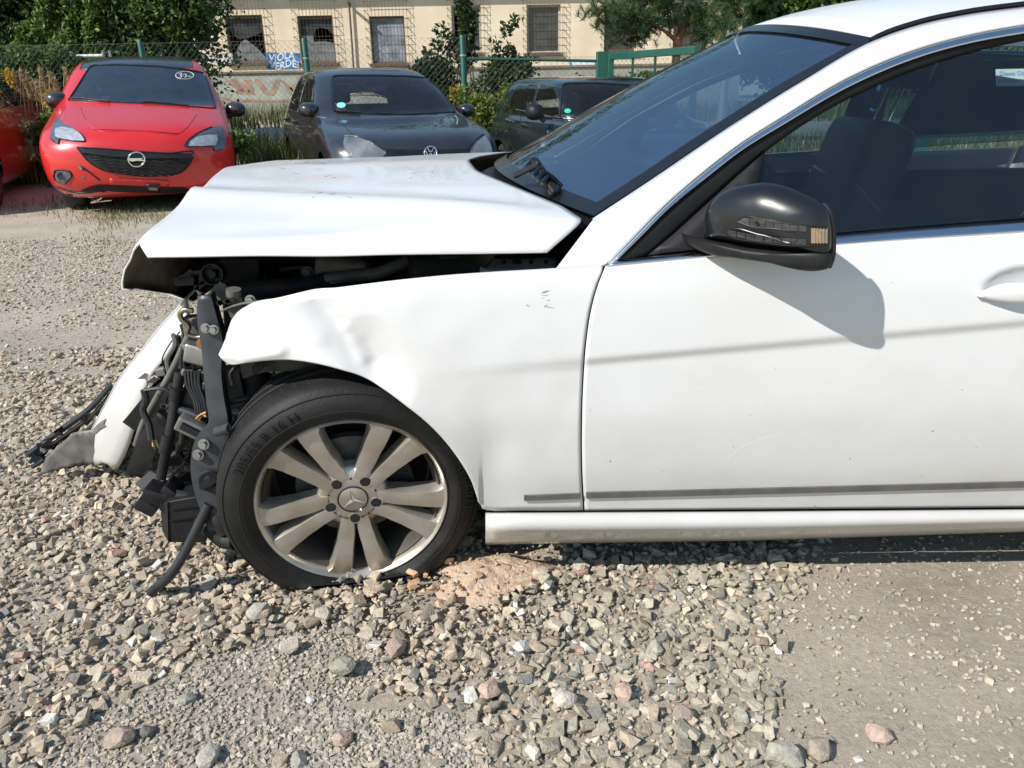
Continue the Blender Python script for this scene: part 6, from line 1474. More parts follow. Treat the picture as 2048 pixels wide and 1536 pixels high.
# ================================================================== fence and gate
M['green_post'] = mat('green_coated_steel', (0.006, 0.080, 0.058), 0.4, var=0.15, scale=4, coat=0.3)
M['wire'] = mat('fence_wire', (0.05, 0.062, 0.055), 0.6)
M['galv'] = mat('galvanised', (0.45, 0.46, 0.46), 0.45, metal=0.7)
FY = 11.6
FEN = thing('chain_link_fence', 'green post chain link fence running behind the parked cars', 'fence', (-3, FY, 0))
tops = [(-60, 62), (278, 71), (608, 79), (925, 86)]
pp = [P(a, b, FY) for a, b in tops]; step = (pp[3].x - pp[1].x) / 2
allx = [pp[1].x - 3 * step, pp[1].x - 2 * step, pp[1].x - step, pp[1].x, pp[2].x, pp[3].x]
zt0 = sum(p.z for p in pp[1:]) / 3
for i, x in enumerate(allx):
    P_ = obj('post', lathe(bmesh.new(), [(0.043, gz(x, FY) - 0.1), (0.043, zt0), (0.036, zt0 + 0.012), (0.0001, zt0 + 0.016)], (x, FY, 0), (0, 0, 1), 14), M['green_post'], FEN, smooth_angle=50)
    obj('tension_clip', lathe(bmesh.new(), [(0.047, -0.012), (0.047, 0.012)], (x, FY, zt0 - 0.24), (0, 0, 1), 12), M['galv'], P_)
def mesh_bay(x0, x1, y, z0, z1, parent, y1=None, cell=0.082):
    y1 = y if y1 is None else y1; L = math.hypot(x1 - x0, y1 - y); H_ = z1 - z0; V, Fq = [], []; r = 0.0016
    def seg_(s0, h0, s1, h1):
        a = np.array((x0 + (x1-x0)*s0/L, y + (y1-y)*s0/L, z0 + h0)); b = np.array((x0 + (x1-x0)*s1/L, y + (y1-y)*s1/L, z0 + h1))
        d = b - a; d /= np.linalg.norm(d); s = np.cross(d, (0, 1, 0.01)); s /= np.linalg.norm(s); t = np.cross(s, d); k = len(V)
        for q in (a, b):
            for w_ in (s, -0.5*s + 0.87*t, -0.5*s - 0.87*t): V.append(q + w_ * r)
        for i in range(3): Fq.append((k + i, k + (i+1) % 3, k + 3 + (i+1) % 3, k + 3 + i))
    n = int((L + H_) / cell)
    for i in range(-int(H_ / cell), int(L / cell) + 1):
        s = i * cell; a0 = max(0, -s); a1 = min(H_, L - s)
        if a1 > a0: seg_(s + a0, a0, s + a1, a1); seg_(L - s - a0, a0, L - s - a1, a1)
    for h in (0.04, H_ * 0.5, H_): seg_(0, h, L, h)
    return raw_mesh('mesh_panel', [v - np.array(parent.location) for v in V], Fq, M['wire'], None, parent)
zm = P(440, 84, FY).z
for a, b in zip(allx, allx[1:]): mesh_bay(a + 0.05, b - 0.05, FY - 0.045, gz(a, FY) + 0.03, zm, FEN)
gx = P(1205, 120, FY).x
mesh_bay(allx[-1] + 0.05, gx - 0.12, FY - 0.045, -0.1, P(1060, 116, FY).z, FEN)
obj('top_rail', tube(bmesh.new(), [P(930, 117, FY), P(1198, 122, FY)], 0.02, 10), M['green_post'], FEN)
bm = bmesh.new(); tube(bm, [P(1012, 168, FY + .02), P(1040, 205, FY + .02)], 0.012, 6); obj('brace_wire', bm, M['wire'], FEN)
GT = thing('gate', 'green steel gate with wire mesh standing open at the end of the fence', 'gate', (gx, FY, -0.13))
gz1 = P(1200, 103, FY).z
obj('gate_post', box(bmesh.new(), (gx - 0.085, FY - 0.085, -0.2), (gx + 0.085, FY + 0.085, gz1)), M['green_post'], GT, bevel=0.01)
g0 = P(1222, 113, FY - 0.1); g1 = P(1392, 100, FY - 1.2); zb0 = -0.02
for a, b, w_ in ((g0, g1, 0.075), (Vector((g0.x, g0.y, zb0)), Vector((g1.x, g1.y, zb0)), 0.06)): obj('gate_rail', bar(bmesh.new(), a, b, w_, w_ * 1.2), M['green_post'], GT, bevel=0.006)
for q in (g0, g1): obj('gate_stile', bar(bmesh.new(), Vector((q.x, q.y, zb0 + 0.04)), Vector((q.x, q.y, q.z + 0.044)), 0.076, 0.076), M['green_post'], GT, bevel=0.006)
for t in (0.28, 0.55, 0.80):
    q = g0.lerp(g1, t); obj('gate_bar', bar(bmesh.new(), Vector((q.x, q.y, zb0 + 0.04)), Vector((q.x, q.y, q.z - 0.04)), 0.03, 0.03), M['green_post'], GT)
mesh_bay(g0.x + 0.04, g1.x - 0.04, g0.y, zb0 + 0.04, min(g0.z, g1.z) - 0.05, GT, g1.y)
for dz in (0.12, 0.9): obj('hinge', lathe(bmesh.new(), [(0.03, -0.05), (0.03, 0.05)], (gx + 0.11, FY - 0.09, gz1 - dz), (0, 0, 1), 12), M['galv'], GT)
# second post and mesh seen through the wreck's windows
for px in (1858, 2230):
    x = P(px, 200, FY - 1.0).x
    o = obj('gate_post', box(bmesh.new(), (x - 0.08, FY - 1.08, -0.2), (x + 0.08, FY - 0.92, gz1 + 0.1)), M['green_post'], None, bevel=0.01); tag(o, 'square green post beyond the cabin windows' if px < 2000 else 'square green post ending the mesh right of the cabin', 'post')
    if px < 2000: xa = x
    else:
        f2 = thing('mesh_fence', 'wire mesh fence between two square green posts beyond the wreck', 'fence', ((xa + x) / 2, FY - 1.0, 0)); mesh_bay(xa + 0.1, x - 0.1, FY - 1.0, 0, 1.7, f2)
        obj('top_rail', tube(bmesh.new(), [(xa + 0.08, FY - 1.0, 1.7), (x - 0.08, FY - 1.0, 1.7)], 0.02, 8), M['green_post'], f2)
# white barrier behind the red cars
BR = thing('barrier', 'thin white horizontal barrier in front of the overgrown trees', 'barrier', P(100, 114, 12.6))
a, b = P(-80, 112, 12.6), P(206, 116, 12.6); a.z = b.z = (a.z + b.z) / 2
obj('bar', tube(bmesh.new(), [a, b], 0.022, 8), M['graf_white'], BR)
for q in (b, b + Vector((0.1, 0, 0)), a.lerp(b, 0.3)): obj('upright', tube(bmesh.new(), [(q.x, q.y + 0.03, -0.1), (q.x, q.y + 0.03, q.z + 0.07)], 0.02, 8), M['galv'], BR)
# lamp post by the pine
lp = P(1452, 120, 16.0); LPO = thing('lamp_post', 'slim grey lamp post standing beside the pine', 'lamp post', (lp.x, 16.0, -0.1))
obj('pole', lathe(bmesh.new(), [(0.09, -0.1), (0.075, 2.0), (0.05, 6.0)], (lp.x, 16.0, 0), (0, 0, 1), 12), M['galv'], LPO, smooth_angle=60)
obj('arm', tube(bmesh.new(), [(lp.x, 16.0, 5.95), (lp.x, 15.7, 6.3), (lp.x, 15.0, 6.45)], 0.03, 8), M['galv'], LPO); obj('lamp_head', box(bmesh.new(), (lp.x - 0.12, 14.5, 6.38), (lp.x + 0.12, 15.05, 6.5)), M['galv'], LPO, bevel=0.03)
# boulder between the parked cars
def rock_bm(r, seed, n=40, flat=0.75, stretch=(1, 1, 1)):
    q = random.Random(seed); bm = bmesh.new()
    for _ in range(n):
        v = Vector((q.gauss(0, 1), q.gauss(0, 1), q.gauss(0, 1))).normalized() * r * q.uniform(0.82, 1.0)
        bm.verts.new((v.x * stretch[0], v.y * stretch[1], v.z * flat * stretch[2]))
    bmesh.ops.convex_hull(bm, input=bm.verts); 
    bmesh.ops.delete(bm, geom=[v for v in bm.verts if not v.link_faces], context='VERTS')
    return bm
M['sandstone'] = mat('sandstone', (0.36, 0.25, 0.16), 0.9, var=0.25, scale=5, bump=0.5, bscale=25)
c = P(988, 268, 10.2); bm = rock_bm(0.42, 5, 60, 0.8, (1.3, 0.8, 1)); bm.transform(Matrix.Translation((c.x, c.y, 0.05)))
tag(obj('boulder', bm, M['sandstone'], None, smooth_angle=20), 'tan sandstone boulder lying between the two dark parked cars', 'boulder')
# ================================================================== trees, shrubs, weeds
M['leaf'] = attr_mat('leaves', 0.5, 0, var=0.25, nscale=3, trans=0.42, spec=0.5)
M['needle'] = attr_mat('needles', 0.6, 0, var=0.2, nscale=4, trans=0.2)
M['grass'] = attr_mat('grass_blades', 0.7, 0, var=0.2, nscale=5, trans=0.35)
M['bark'] = mat('bark', (0.13, 0.10, 0.075), 0.9, var=0.35, scale=12, bump=0.6, bscale=30)
M['pine_bark'] = mat('pine_bark', (0.34, 0.17, 0.09), 0.9, c2=(0.19, 0.11, 0.075), scale=9, bump=0.6, bscale=25)
def leaves(name, clumps, n, size, cols, m, parent, seed, shell=0.45, droop=0.0, aspect=0.55, world=True):
    r = np.random.default_rng(seed); C = np.array([c[0] for c in clumps], float); R_ = np.array([c[1] for c in clumps], float); K = np.array([c[2] if len(c) > 2 else 0 for c in clumps])
    vol = np.prod(R_, 1) ** 0.75; idx = r.choice(len(clumps), n, p=vol / vol.sum())
    d = r.normal(size=(n, 3)); d /= np.linalg.norm(d, axis=1, keepdims=True); rad_ = (shell + (1 - shell) * r.random(n)) ** 0.7
    # ragged outline: lumps along each direction
    f = 1 + 0.22 * np.sin(d[:, 0] * 7 + idx) * np.sin(d[:, 1] * 6 + 2 * idx) + 0.18 * np.sin(d[:, 2] * 9 + idx * 3)
    c = C[idx] + d * R_[idx] * (rad_ * f)[:, None]
    a = r.normal(size=(n, 3)) + d * 0.6 + np.array((0, 0, -droop)); a /= np.linalg.norm(a, axis=1, keepdims=True)
    b = np.cross(a, r.normal(size=(n, 3)) + np.array((0, 0, 1.2))); b /= np.linalg.norm(b, axis=1, keepdims=True)
    s = size * r.uniform(0.55, 1.3, n)[:, None]
    nn = np.cross(a, b)
    V = np.stack([c - a * s * 0.5, c + b * s * aspect * 0.5 + nn * s * 0.08, c + a * s * 0.5, c - b * s * aspect * 0.5 + nn * s * 0.08], 1).reshape(-1, 3)
    Fq = np.arange(4 * n, dtype=np.int32).reshape(-1, 4)
    pal = np.array(cols, float); base = pal[(K[idx] + (r.random(n) < 0.25)) % len(pal)] * r.uniform(0.65, 1.35, (n, 1)) * np.array([1, 1, 1]) + r.normal(0, 0.006, (n, 3))
    colr = np.repeat(np.clip(base, 0.004, 1), 4, 0)
    if parent: V = V - np.array(parent.location)
    return raw_mesh(name, V, Fq, m, colr, parent)
def tree(name, label, base, trunk_h, tr, clumps, n, size, cols, seed, group=None, limbs=10, lean=(0, 0), cat='tree'):
    b = Vector(base); t = thing(name, label, cat, b, 0, group); q = random.Random(seed)
    top = b + Vector((lean[0], lean[1], trunk_h))
    tk = obj('trunk', tube(bmesh.new(), [b - Vector((0, 0, 0.2)), b.lerp(top, 0.3) + Vector((q.uniform(-.1, .1), q.uniform(-.1, .1), 0)), b.lerp(top, 0.65) + Vector((q.uniform(-.15, .15), 0, 0)), top], lambda k: tr * (1 - 0.65 * k), 10), M['bark'], t, smooth_angle=60)
    for i in range(min(limbs, len(clumps))):
        c = Vector(clumps[i][0]); s = b.lerp(top, q.uniform(0.35, 0.95)); obj('limb', tube(bmesh.new(), [s, s.lerp(c, 0.5) + Vector((0, 0, -0.1)), c], lambda k: tr * 0.4 * (1 - 0.75 * k), 6), M['bark'], tk)
    leaves('crown', clumps, n, size, cols, M['leaf'], t, seed); return t
GREEN_D = [(0.040, 0.078, 0.020), (0.080, 0.135, 0.028), (0.024, 0.048, 0.016)]; GREEN_D = [tuple(c * 1.20 for c in q) for q in GREEN_D]
GREEN_L = [(0.085, 0.150, 0.026), (0.12, 0.19, 0.035), (0.045, 0.085, 0.02)]; GREEN_L = [tuple(c * 1.25 for c in q) for q in GREEN_L]
GREEN_M = [(0.050, 0.092, 0.022), (0.085, 0.135, 0.030), (0.028, 0.055, 0.016)]; GREEN_M = [tuple(c * 1.55 for c in q) for q in GREEN_M]
def blob_clumps(seed, px0, px1, py0, py1, Y, n, r0, r1, dY=1.5, kinds=3):
    q = random.Random(seed); out = []
    for _ in range(n):
        y = Y + q.uniform(-dY, dY); p = P(q.uniform(px0, px1), q.uniform(py0, py1), y); r = q.uniform(r0, r1)
        out.append((tuple(p), (r, r, r * q.uniform(0.8, 1.3)), q.randrange(kinds)))
    return out
# overgrown trees left of the building
spec = [('tree overgrown with hanging climbers beside the pale building corner', -20, 130, 15.5, 1), ('dark bushy tree behind the fence next to the cream building', 120, 260, 16.5, 2), ('dense tree with bright climbing shoots above the red car', 235, 372, 15.0, 3), ('leafy tree at the far end of the fence past the barrier', -260, -30, 15.0, 4)]
for (lab, a, b, Y, sd) in spec:
    cl = blob_clumps(sd, a, b, -120, 150, Y, 34, 0.45, 0.95, 1.0)
    q = random.Random(sd + 50)
    base = P((a + b) / 2, 200, Y); tree('broadleaf_tree', lab, (base.x, Y, -0.05), 4.5, 0.16, cl, 27000, 0.105, GREEN_D, sd, 'overgrown trees behind the fence', 8)
for i, (px, pw, top, bot, Y) in enumerate(((95, 16, -60, 45, 13.9), (150, 22, -60, 75, 13.9), (185, 20, -60, 95, 13.8), (60, 30, 60, 150, 13.2), (128, 26, 90, 190, 12.9), (330, 26, -40, 60, 13.8), (285, 22, -50, 30, 13.8))):
    cl = [(tuple(P(px + random.Random(i * 9 + k).uniform(-pw, pw) * 0.6, top + (bot - top) * k / 9, Y)), (0.16, 0.14, 0.22), k % 3) for k in range(10)]
    c = P(px, (top + bot) / 2, Y); v = thing('climbing_plant', 'bright green climber hanging over the dark trees', 'climber', (c.x, Y, 0), 0, 'climbers hanging over the trees')
    obj('stem', tube(bmesh.new(), [(c.x, Y + 0.05, -0.05), (c.x + 0.05, Y + 0.1, 1.2), tuple(P(px, top, Y))], 0.015, 5), M['bark'], v); leaves('foliage', cl, 1500, 0.10, GREEN_L, M['leaf'], v, 40 + i, 0.3, 0.6)
# far trees right of the building
for i, (lab, a, b, Y, py) in enumerate((('yellowish green tree beside the end wall of the building', 1490, 1610, 36, -30), ('dark leafy tree behind the roof of the wreck', 1600, 1740, 37, -60), ('light green tree over the wreck next to a sky gap', 1720, 1890, 36, -30), ('thin leaved tree with open sky around it', 1930, 2060, 38, -10), ('broad tree far right beyond the wreck', 2080, 2300, 36, -50))):
    cl = blob_clumps(70 + i, a, b, py, 140, Y, 26, 0.8, 1.7, 1.5); base = P((a + b) / 2, 200, Y)
    tree('broadleaf_tree', lab, (base.x, Y, -0.1), 5.5, 0.22, cl, 11000 if i != 3 else 5000, 0.26, GREEN_M if i % 2 else GREEN_L, 80 + i, 'trees right of the building', 10)
cl = [((7.4 + 1.5 * math.cos(k * 2.4), -11.5 + 1.2 * math.sin(k * 1.7), 6.2 + 1.3 * math.sin(k * 2.9)), (0.75, 0.75, 0.6), k % 3) for k in range(22)]
tree('broadleaf_tree', 'tree whose crown is mirrored in the dark side window of the wreck', (7.2, -11.5, 0.0), 5.2, 0.18, cl, 9000, 0.16, GREEN_D, 91, None, 8)
cl = [((-16 + 4.2 * k + random.Random(k).uniform(-1.5, 1.5), 45 + random.Random(k + 9).uniform(-2, 2), h), (2.6, 2.2, 2.4), k % 3) for k in range(13) for h in (4, 8, 11.5 + 3 * random.Random(k + 3).random())]
o = leaves('tree_line', cl, 16000, 0.5, GREEN_M, M['leaf'], None, 97); o['kind'] = 'stuff'
# dark undergrowth closing the view behind
cl = blob_clumps(99, 1480, 2300, 90, 165, 33, 40, 0.7, 1.4, 1.0); o = leaves('undergrowth', cl, 14000, 0.22, GREEN_M, M['leaf'], None, 99); o['kind'] = 'stuff'
cl = blob_clumps(98, -300, 390, -150, 160, 19.5, 60, 0.9, 1.7, 1.0); o = leaves('far_wood', cl, 16000, 0.30, GREEN_D, M['leaf'], None, 98); o['kind'] = 'stuff'
# shrub by the fence post
def shrub(name, label, px, py_base, Y, cl, n, size, cols, seed, stems=6, cat='shrub', group=None):
    b = P(px, py_base, Y); t = thing(name, label, cat, (b.x, Y, gz(b.x, Y)), 0, group); q = random.Random(seed)
    for i in range(stems):
        c = cl[i % len(cl)][0]; obj('stem', tube(bmesh.new(), [(b.x + q.uniform(-.15, .15), Y, gz(b.x, Y) - 0.03), (b.x + q.uniform(-.2, .2), Y, 0.5), c], 0.012, 5), M['bark'], t)
    leaves('foliage', cl, n, size, cols, M['leaf'], t, seed, 0.35); return t
q = random.Random(5); cl = []
for k in range(10): cl.append((tuple(P(920 + q.uniform(-22, 22), 5 + 13 * k, 12.5)), (0.14, 0.14, 0.2), k % 3))
for k in range(20): cl.append((tuple(P(q.uniform(840, 1045), q.uniform(135, 235), 12.4 + q.uniform(-.3, .3))), (0.28, 0.25, 0.24), k % 3))
for a, b in ((880, 60), (872, 90), (895, 120), (990, 90), (1012, 60), (1020, 100), (1030, 40), (990, 120), (1045, 130), (856, 110)): cl.append((tuple(P(a, b, 12.4)), (0.10, 0.1, 0.12), 1))
shrub('tall_shrub', 'tall dark shrub growing up the building front behind the fence post', 930, 240, 12.4, cl, 9500, 0.085, [(0.045, 0.075, 0.028), (0.075, 0.115, 0.040), (0.025, 0.045, 0.02)], 21, 10)
cl = [(tuple(P(q.uniform(925, 1030), q.uniform(185, 265), 11.0 + q.uniform(-.3, .3))), (0.2, 0.2, 0.16), k % 2) for k in range(14)]
shrub('low_bush', 'low yellowish green bush between the two dark cars', 975, 270, 11.0, cl, 5000, 0.06, [(0.13, 0.17, 0.03), (0.18, 0.22, 0.04)], 22, 6)
cl = [(tuple(P(q.uniform(0, 140), q.uniform(120, 165), 12.2 + q.uniform(-.2, .2))), (0.3, 0.25, 0.28), k % 3) for k in range(18)]
shrub('hedge_bush', 'green hedge bush behind the dry reeds by the red cars', 70, 200, 12.2, cl, 7000, 0.08, GREEN_M, 23, 8)
cl = [(tuple(P(q.uniform(70, 122), q.uniform(215, 285), 10.4 + q.uniform(-.2, .2))), (0.13, 0.15, 0.15), k % 2) for k in range(10)]
shrub('weed_clump', 'bright leafy weeds growing between the two red cars', 95, 300, 10.4, cl, 2000, 0.075, GREEN_L, 24, 8, 'weeds')
cl = [(tuple(P(q.uniform(474, 512), q.uniform(275, 325), 9.0 + q.uniform(-.2, .2))), (0.10, 0.15, 0.10), k % 2) for k in range(7)]
shrub('weed_clump', 'leafy weeds beside the front wheel of the red car with the black roof', 490, 330, 9.0, cl, 700, 0.055, GREEN_L, 25, 6, 'weeds')
cl = [(tuple(P(q.uniform(1030, 1320), q.uniform(160, 200), 13.5 + q.uniform(-.2, .2))), (0.3, 0.3, 0.15), k % 3) for k in range(14)]
shrub('low_bush', 'low scrub at the foot of the gate', 1250, 210, 13.5, cl, 3000, 0.07, GREEN_M, 26, 6)
# pine
pc = P(1352, 150, 12.0); PT = thing('pine_tree', 'young pine with a reddish bare trunk in front of the gate', 'pine tree', (pc.x, 12.0, -0.12))
tp = [(pc.x - 0.02, 12.0, -0.2), tuple(P(1352, 120, 12.0)), tuple(P(1358, 78, 12.0)), tuple(P(1372, 40, 12.0)), tuple(P(1368, -20, 12.0)), tuple(P(1362, -120, 12.0))]
TK = obj('trunk', tube(bmesh.new(), tp, lambda t: 0.085 * (1 - 0.55 * t), 12, res=40), M['pine_bark'], PT, smooth_angle=60)
br = [((1362, 85), (1300, 40), (1265, 8)), ((1360, 90), (1315, 55), (1240, 60)), ((1368, 55), (1420, 30), (1465, 50)), ((1370, 40), (1330, 0), (1280, -20)), ((1366, 10), (1430, -20), (1480, -10)), ((1364, 70), (1410, 62), (1450, 70)), ((1366, -30), (1300, -60), (1240, -50)), ((1366, -40), (1420, -70), (1480, -80)), ((1310, 50), (1270, 70), (1200, 40)), ((1360, 60), (1345, 20), (1330, -10)), ((1300, 40), (1260, 30), (1215, 20)), ((1420, 30), (1450, 10), (1490, 30))]
tuf = []; qq = random.Random(8)
for k, b in enumerate(br):
    Y = 12.0 + qq.uniform(-0.6, 0.6); pts = [P(b[0][0], b[0][1], 12.0), P(b[1][0], b[1][1], (12 + Y) / 2), P(b[2][0], b[2][1], Y)]
    obj('branch', tube(bmesh.new(), pts, lambda t: 0.026 * (1 - 0.7 * t), 6), M['pine_bark'], TK)
    for i in range(75):
        t = qq.uniform(0.36, 1.06); p = pts[0].lerp(pts[1], min(t * 2, 1)) if t < 0.5 else pts[1].lerp(pts[2], (t - 0.5) * 2)
        tuf.append(p + Vector((qq.gauss(0, .17), qq.gauss(0, .22), qq.gauss(0.04, .11))))
V, Fq, Cc = [], [], []
r = np.random.default_rng(3)
for p in tuf:
    ax = Vector((qq.gauss(0, .7), qq.gauss(0, .5), qq.uniform(0.1, 1))).normalized(); base = np.array([(0.050, 0.100, 0.036), (0.085, 0.140, 0.050), (0.035, 0.070, 0.032)][qq.randrange(3)])
    for j in range(58):
        o_ = p + ax * qq.uniform(-0.10, 0.06); d = (ax * 0.8 + Vector((qq.gauss(0, .6), qq.gauss(0, .6), qq.gauss(0, .6)))).normalized(); L = qq.uniform(0.07, 0.13); s = d.cross(Vector((qq.gauss(0, 1), qq.gauss(0, 1), qq.gauss(0, 1)))).normalized() * 0.0034
        k = len(V); V += [tuple(o_ - s), tuple(o_ + s), tuple(o_ + d * L)]; Fq.append((k, k+1, k+2)); Cc += [base * qq.uniform(0.7, 1.4)] * 3
raw_mesh('crown', np.array(V) - np.array(PT.location), Fq, M['needle'], np.array(Cc), PT)
# grasses
def blades(name, pts, h0, h1, w_, cols, seed, label=None, parent=None, lean=0.35):
    r = np.random.default_rng(seed); pts = np.array(pts, float); n = len(pts); h = r.uniform(h0, h1, n); a = r.uniform(0, 6.283, n); ln = h * r.uniform(0.1, lean + 0.2, n)
    d = np.stack([np.cos(a), np.sin(a), np.zeros(n)], 1); s = np.stack([-np.sin(a), np.cos(a), np.zeros(n)], 1) * (w_ * r.uniform(0.6, 1.3, n))[:, None]; up = np.array((0, 0, 1.0))
    m1 = pts + d * (ln * 0.3)[:, None] + up * (h * 0.55)[:, None]; t1 = pts + d * ln[:, None] + up * h[:, None]
    V = np.stack([pts - s, pts + s, m1 + s * 0.7, m1 - s * 0.7, t1], 1).reshape(-1, 3); k = np.arange(n) * 5
    F3 = np.concatenate([np.stack([k, k+1, k+2], 1), np.stack([k, k+2, k+3], 1), np.stack([k+3, k+2, k+4], 1)])
    pal = np.array(cols)[r.integers(0, len(cols), n)] * r.uniform(0.7, 1.3, (n, 1)); o = raw_mesh(name, V, F3, M['grass'], np.repeat(pal, 5, 0), parent); return o
r = np.random.default_rng(17)
GR = [(0.10, 0.13, 0.030), (0.16, 0.18, 0.05), (0.27, 0.23, 0.10), (0.07, 0.10, 0.025)]
def scatter(n, x0, x1, y0, y1, clump=0.5):
    out = []
    while len(out) < n:
        x, y = r.uniform(x0, x1), r.uniform(y0, y1)
        if noise.noise(Vector((x * 0.9, y * 0.9, 4))) > -0.15 + (r.random() - 0.5) * clump: out.append((x, y, gz(x, y) - 0.01))
    return out
pts = scatter(9000, -9, 9, 10.6, 13.5) + scatter(9000, -14, 16, 13.5, 17.0); o = blades('verge_grass', pts, 0.15, 0.5, 0.008, GR, 1); o['kind'] = 'stuff'
pts = scatter(9000, -16, 18, 22.6, 29.5); o = blades('far_grass', pts, 0.25, 0.7, 0.02, [(0.14, 0.16, 0.05), (0.20, 0.19, 0.08), (0.10, 0.13, 0.04)], 2); o['kind'] = 'stuff'
def gp(px, py, sx, sy):
    c = G(px + r.normal(0, sx), py + r.normal(0, sy)); return (c.x, c.y, gz(c.x, c.y) - 0.005)
pts = [gp(250, 432, 60, 9) for _ in range(800)] + [gp(60, 415, 60, 10) for _ in range(450)] + [gp(205, 440, 30, 14) for _ in range(250)] + [gp(330, 440, 60, 10) for _ in range(300)] + [gp(265, 410, 16, 6) for _ in range(120)] + [gp(215, 475, 30, 10) for _ in range(60)]
o = blades('weed_tufts', pts, 0.02, 0.075, 0.0035, [(0.22, 0.21, 0.08), (0.32, 0.27, 0.14), (0.15, 0.17, 0.05)], 3, lean=0.7); o['kind'] = 'stuff'
pts = [gp(262, 402, 14, 4) for _ in range(60)] + [gp(150, 405, 40, 5) for _ in range(50)]
o = blades('tall_weeds', pts, 0.08, 0.22, 0.0035, [(0.20, 0.20, 0.06), (0.12, 0.14, 0.04)], 5); o['kind'] = 'stuff'
pts = [(P(x, 260, Y_).x, Y_, gz(-3, Y_)) for x, Y_ in zip(r.uniform(480, 600, 900), r.uniform(9.6, 11.3, 900))]; o = blades('wild_grass', pts, 0.2, 0.65, 0.006, GR, 4); o['kind'] = 'stuff'
# dry reeds with plumes behind the red cars
for i, px in enumerate((38, 48, 62, 70, 78, 88, 96, 104, 112, 124, 133, 140, 150, 30, 55, 84)):
    qq = random.Random(200 + i); Y = 10.9 + qq.uniform(-0.3, 0.3); tpx = 146 + qq.uniform(-14, 22); top = P(px + qq.uniform(-5, 5), tpx, Y); bx = P(px, 250, Y).x
    t = thing('dry_reed', 'dry straw coloured reed with a feathery plume behind the red cars', 'reed', (bx, Y, 0), 0, 'dry reeds behind the red cars')
    obj('stalk', tube(bmesh.new(), [(bx, Y, -0.03), (bx + 0.03, Y, top.z * 0.5), tuple(top)], 0.006, 5), (M['straw'] if 'straw' in M else M.setdefault('straw', mat('dry_straw', (0.46, 0.36, 0.20), 0.8))), t)
    cl = [((top.x + 0.01 * k, Y, top.z - 0.03 - 0.045 * k), (0.035, 0.03, 0.05)) for k in range(7)]
    leaves('plume', cl, 260, 0.06, [(0.48, 0.38, 0.22), (0.38, 0.29, 0.16)], M['grass'], t, 300 + i, 0.0, -1.0, 0.18)
for i, (px, py) in enumerate(((12, 140), (22, 152), (92, 190), (98, 182), (918, 170), (905, 178))):
    Y = 10.6 if px < 200 else 11.2; top = P(px, py, Y)
    t = thing('goldenrod', 'yellow flowering goldenrod among the weeds', 'flower', (top.x, Y, 0), 0, 'yellow goldenrods')
    obj('stalk', tube(bmesh.new(), [(top.x, Y, -0.1), (top.x + 0.02, Y, top.z * 0.6), tuple(top)], 0.006, 5), M['bark'], t)
    leaves('blossom', [((top.x, Y, top.z - 0.04 * k), (0.055, 0.05, 0.035)) for k in range(4)], 130, 0.03, [(0.62, 0.42, 0.02), (0.50, 0.36, 0.03)], M['leaf'], t, 400 + i, 0.0)
# ================================================================== gravel
M['stone'] = attr_mat('crushed_stone', 0.88, 0.5, 160, 0.30, 45, spec=0.25)
def stone_obj_mat():
    m = attr_mat('loose_stone', 0.9, 0.9, 5, 0.30, 2.2, spec=0.2); n, l = m.node_tree.nodes, m.node_tree.links
    oi = n.new('ShaderNodeObjectInfo'); mx = [k for k in n if k.type == 'MIX'][0]; l.new(oi.outputs['Color'], mx.inputs[6]); return m
M['stone_obj'] = stone_obj_mat()
def hull(seed, n=11, flat=0.7):                               # broken stone: a jittered block with knocked-off corners
    q = np.random.default_rng(seed); bm = bmesh.new(); p = []
    for cx in (-1, 1):
        for cy in (-1, 1):
            for cz in (-1, 1):
                if q.random() < 0.25: continue
                p.append(np.array((cx, cy, cz)) * q.uniform(0.45, 0.85, 3))
    for _ in range(n - 5):
        v = q.normal(size=3); p.append(v / np.linalg.norm(v) * q.uniform(0.8, 1.0))
    p = np.array(p) * np.array((1.05, q.uniform(0.6, 0.9), flat * q.uniform(0.75, 1.15)))
    for v in p: bm.verts.new(v)
    r_ = bmesh.ops.convex_hull(bm, input=bm.verts)
    bmesh.ops.delete(bm, geom=[v for v in bm.verts if not v.link_faces], context='VERTS')
    bmesh.ops.triangulate(bm, faces=bm.faces); bmesh.ops.recalc_face_normals(bm, faces=bm.faces)
    return bm
HU = []
for s in range(24):
    bm = hull(1000 + s, 9 + s % 4); bm.verts.index_update(); HU.append((np.array([v.co[:] for v in bm.verts]), np.array([[v.index for v in f.verts] for f in bm.faces]))); bm.free()
def inside(poly, x, y):
    c = False; j = len(poly) - 1
    for i in range(len(poly)):
        if (poly[i][1] > y) != (poly[j][1] > y) and x < (poly[j][0] - poly[i][0]) * (y - poly[i][1]) / (poly[j][1] - poly[i][1]) + poly[i][0]: c = not c
        j = i
    return c
def on_ground(poly): return [tuple(G(a, b, 0.0))[:2] for a, b in poly]
TRACK = on_ground([(470, 1290), (620, 1245), (760, 1260), (800, 1340), (640, 1430), (430, 1800), (-200, 1800), (130, 1450), (330, 1360)])
BARE = on_ground([(1760, 1060), (2300, 1000), (2400, 1600), (1790, 1600), (1700, 1420), (1640, 1300), (1640, 1180)])
MIDBARE = on_ground([(430, 1800), (640, 1420), (830, 1420), (960, 1440), (1060, 1800)])
DIRT_L = on_ground([(-100, 640), (150, 610), (330, 650), (300, 700), (120, 780), (-100, 800)])
WETP = on_ground([(330, 1190), (470, 1150), (560, 1180), (480, 1260), (360, 1250)])
SANDP = on_ground([(820, 1170), (930, 1120), (1060, 1105), (1110, 1140), (1040, 1190), (960, 1230), (850, 1230)])
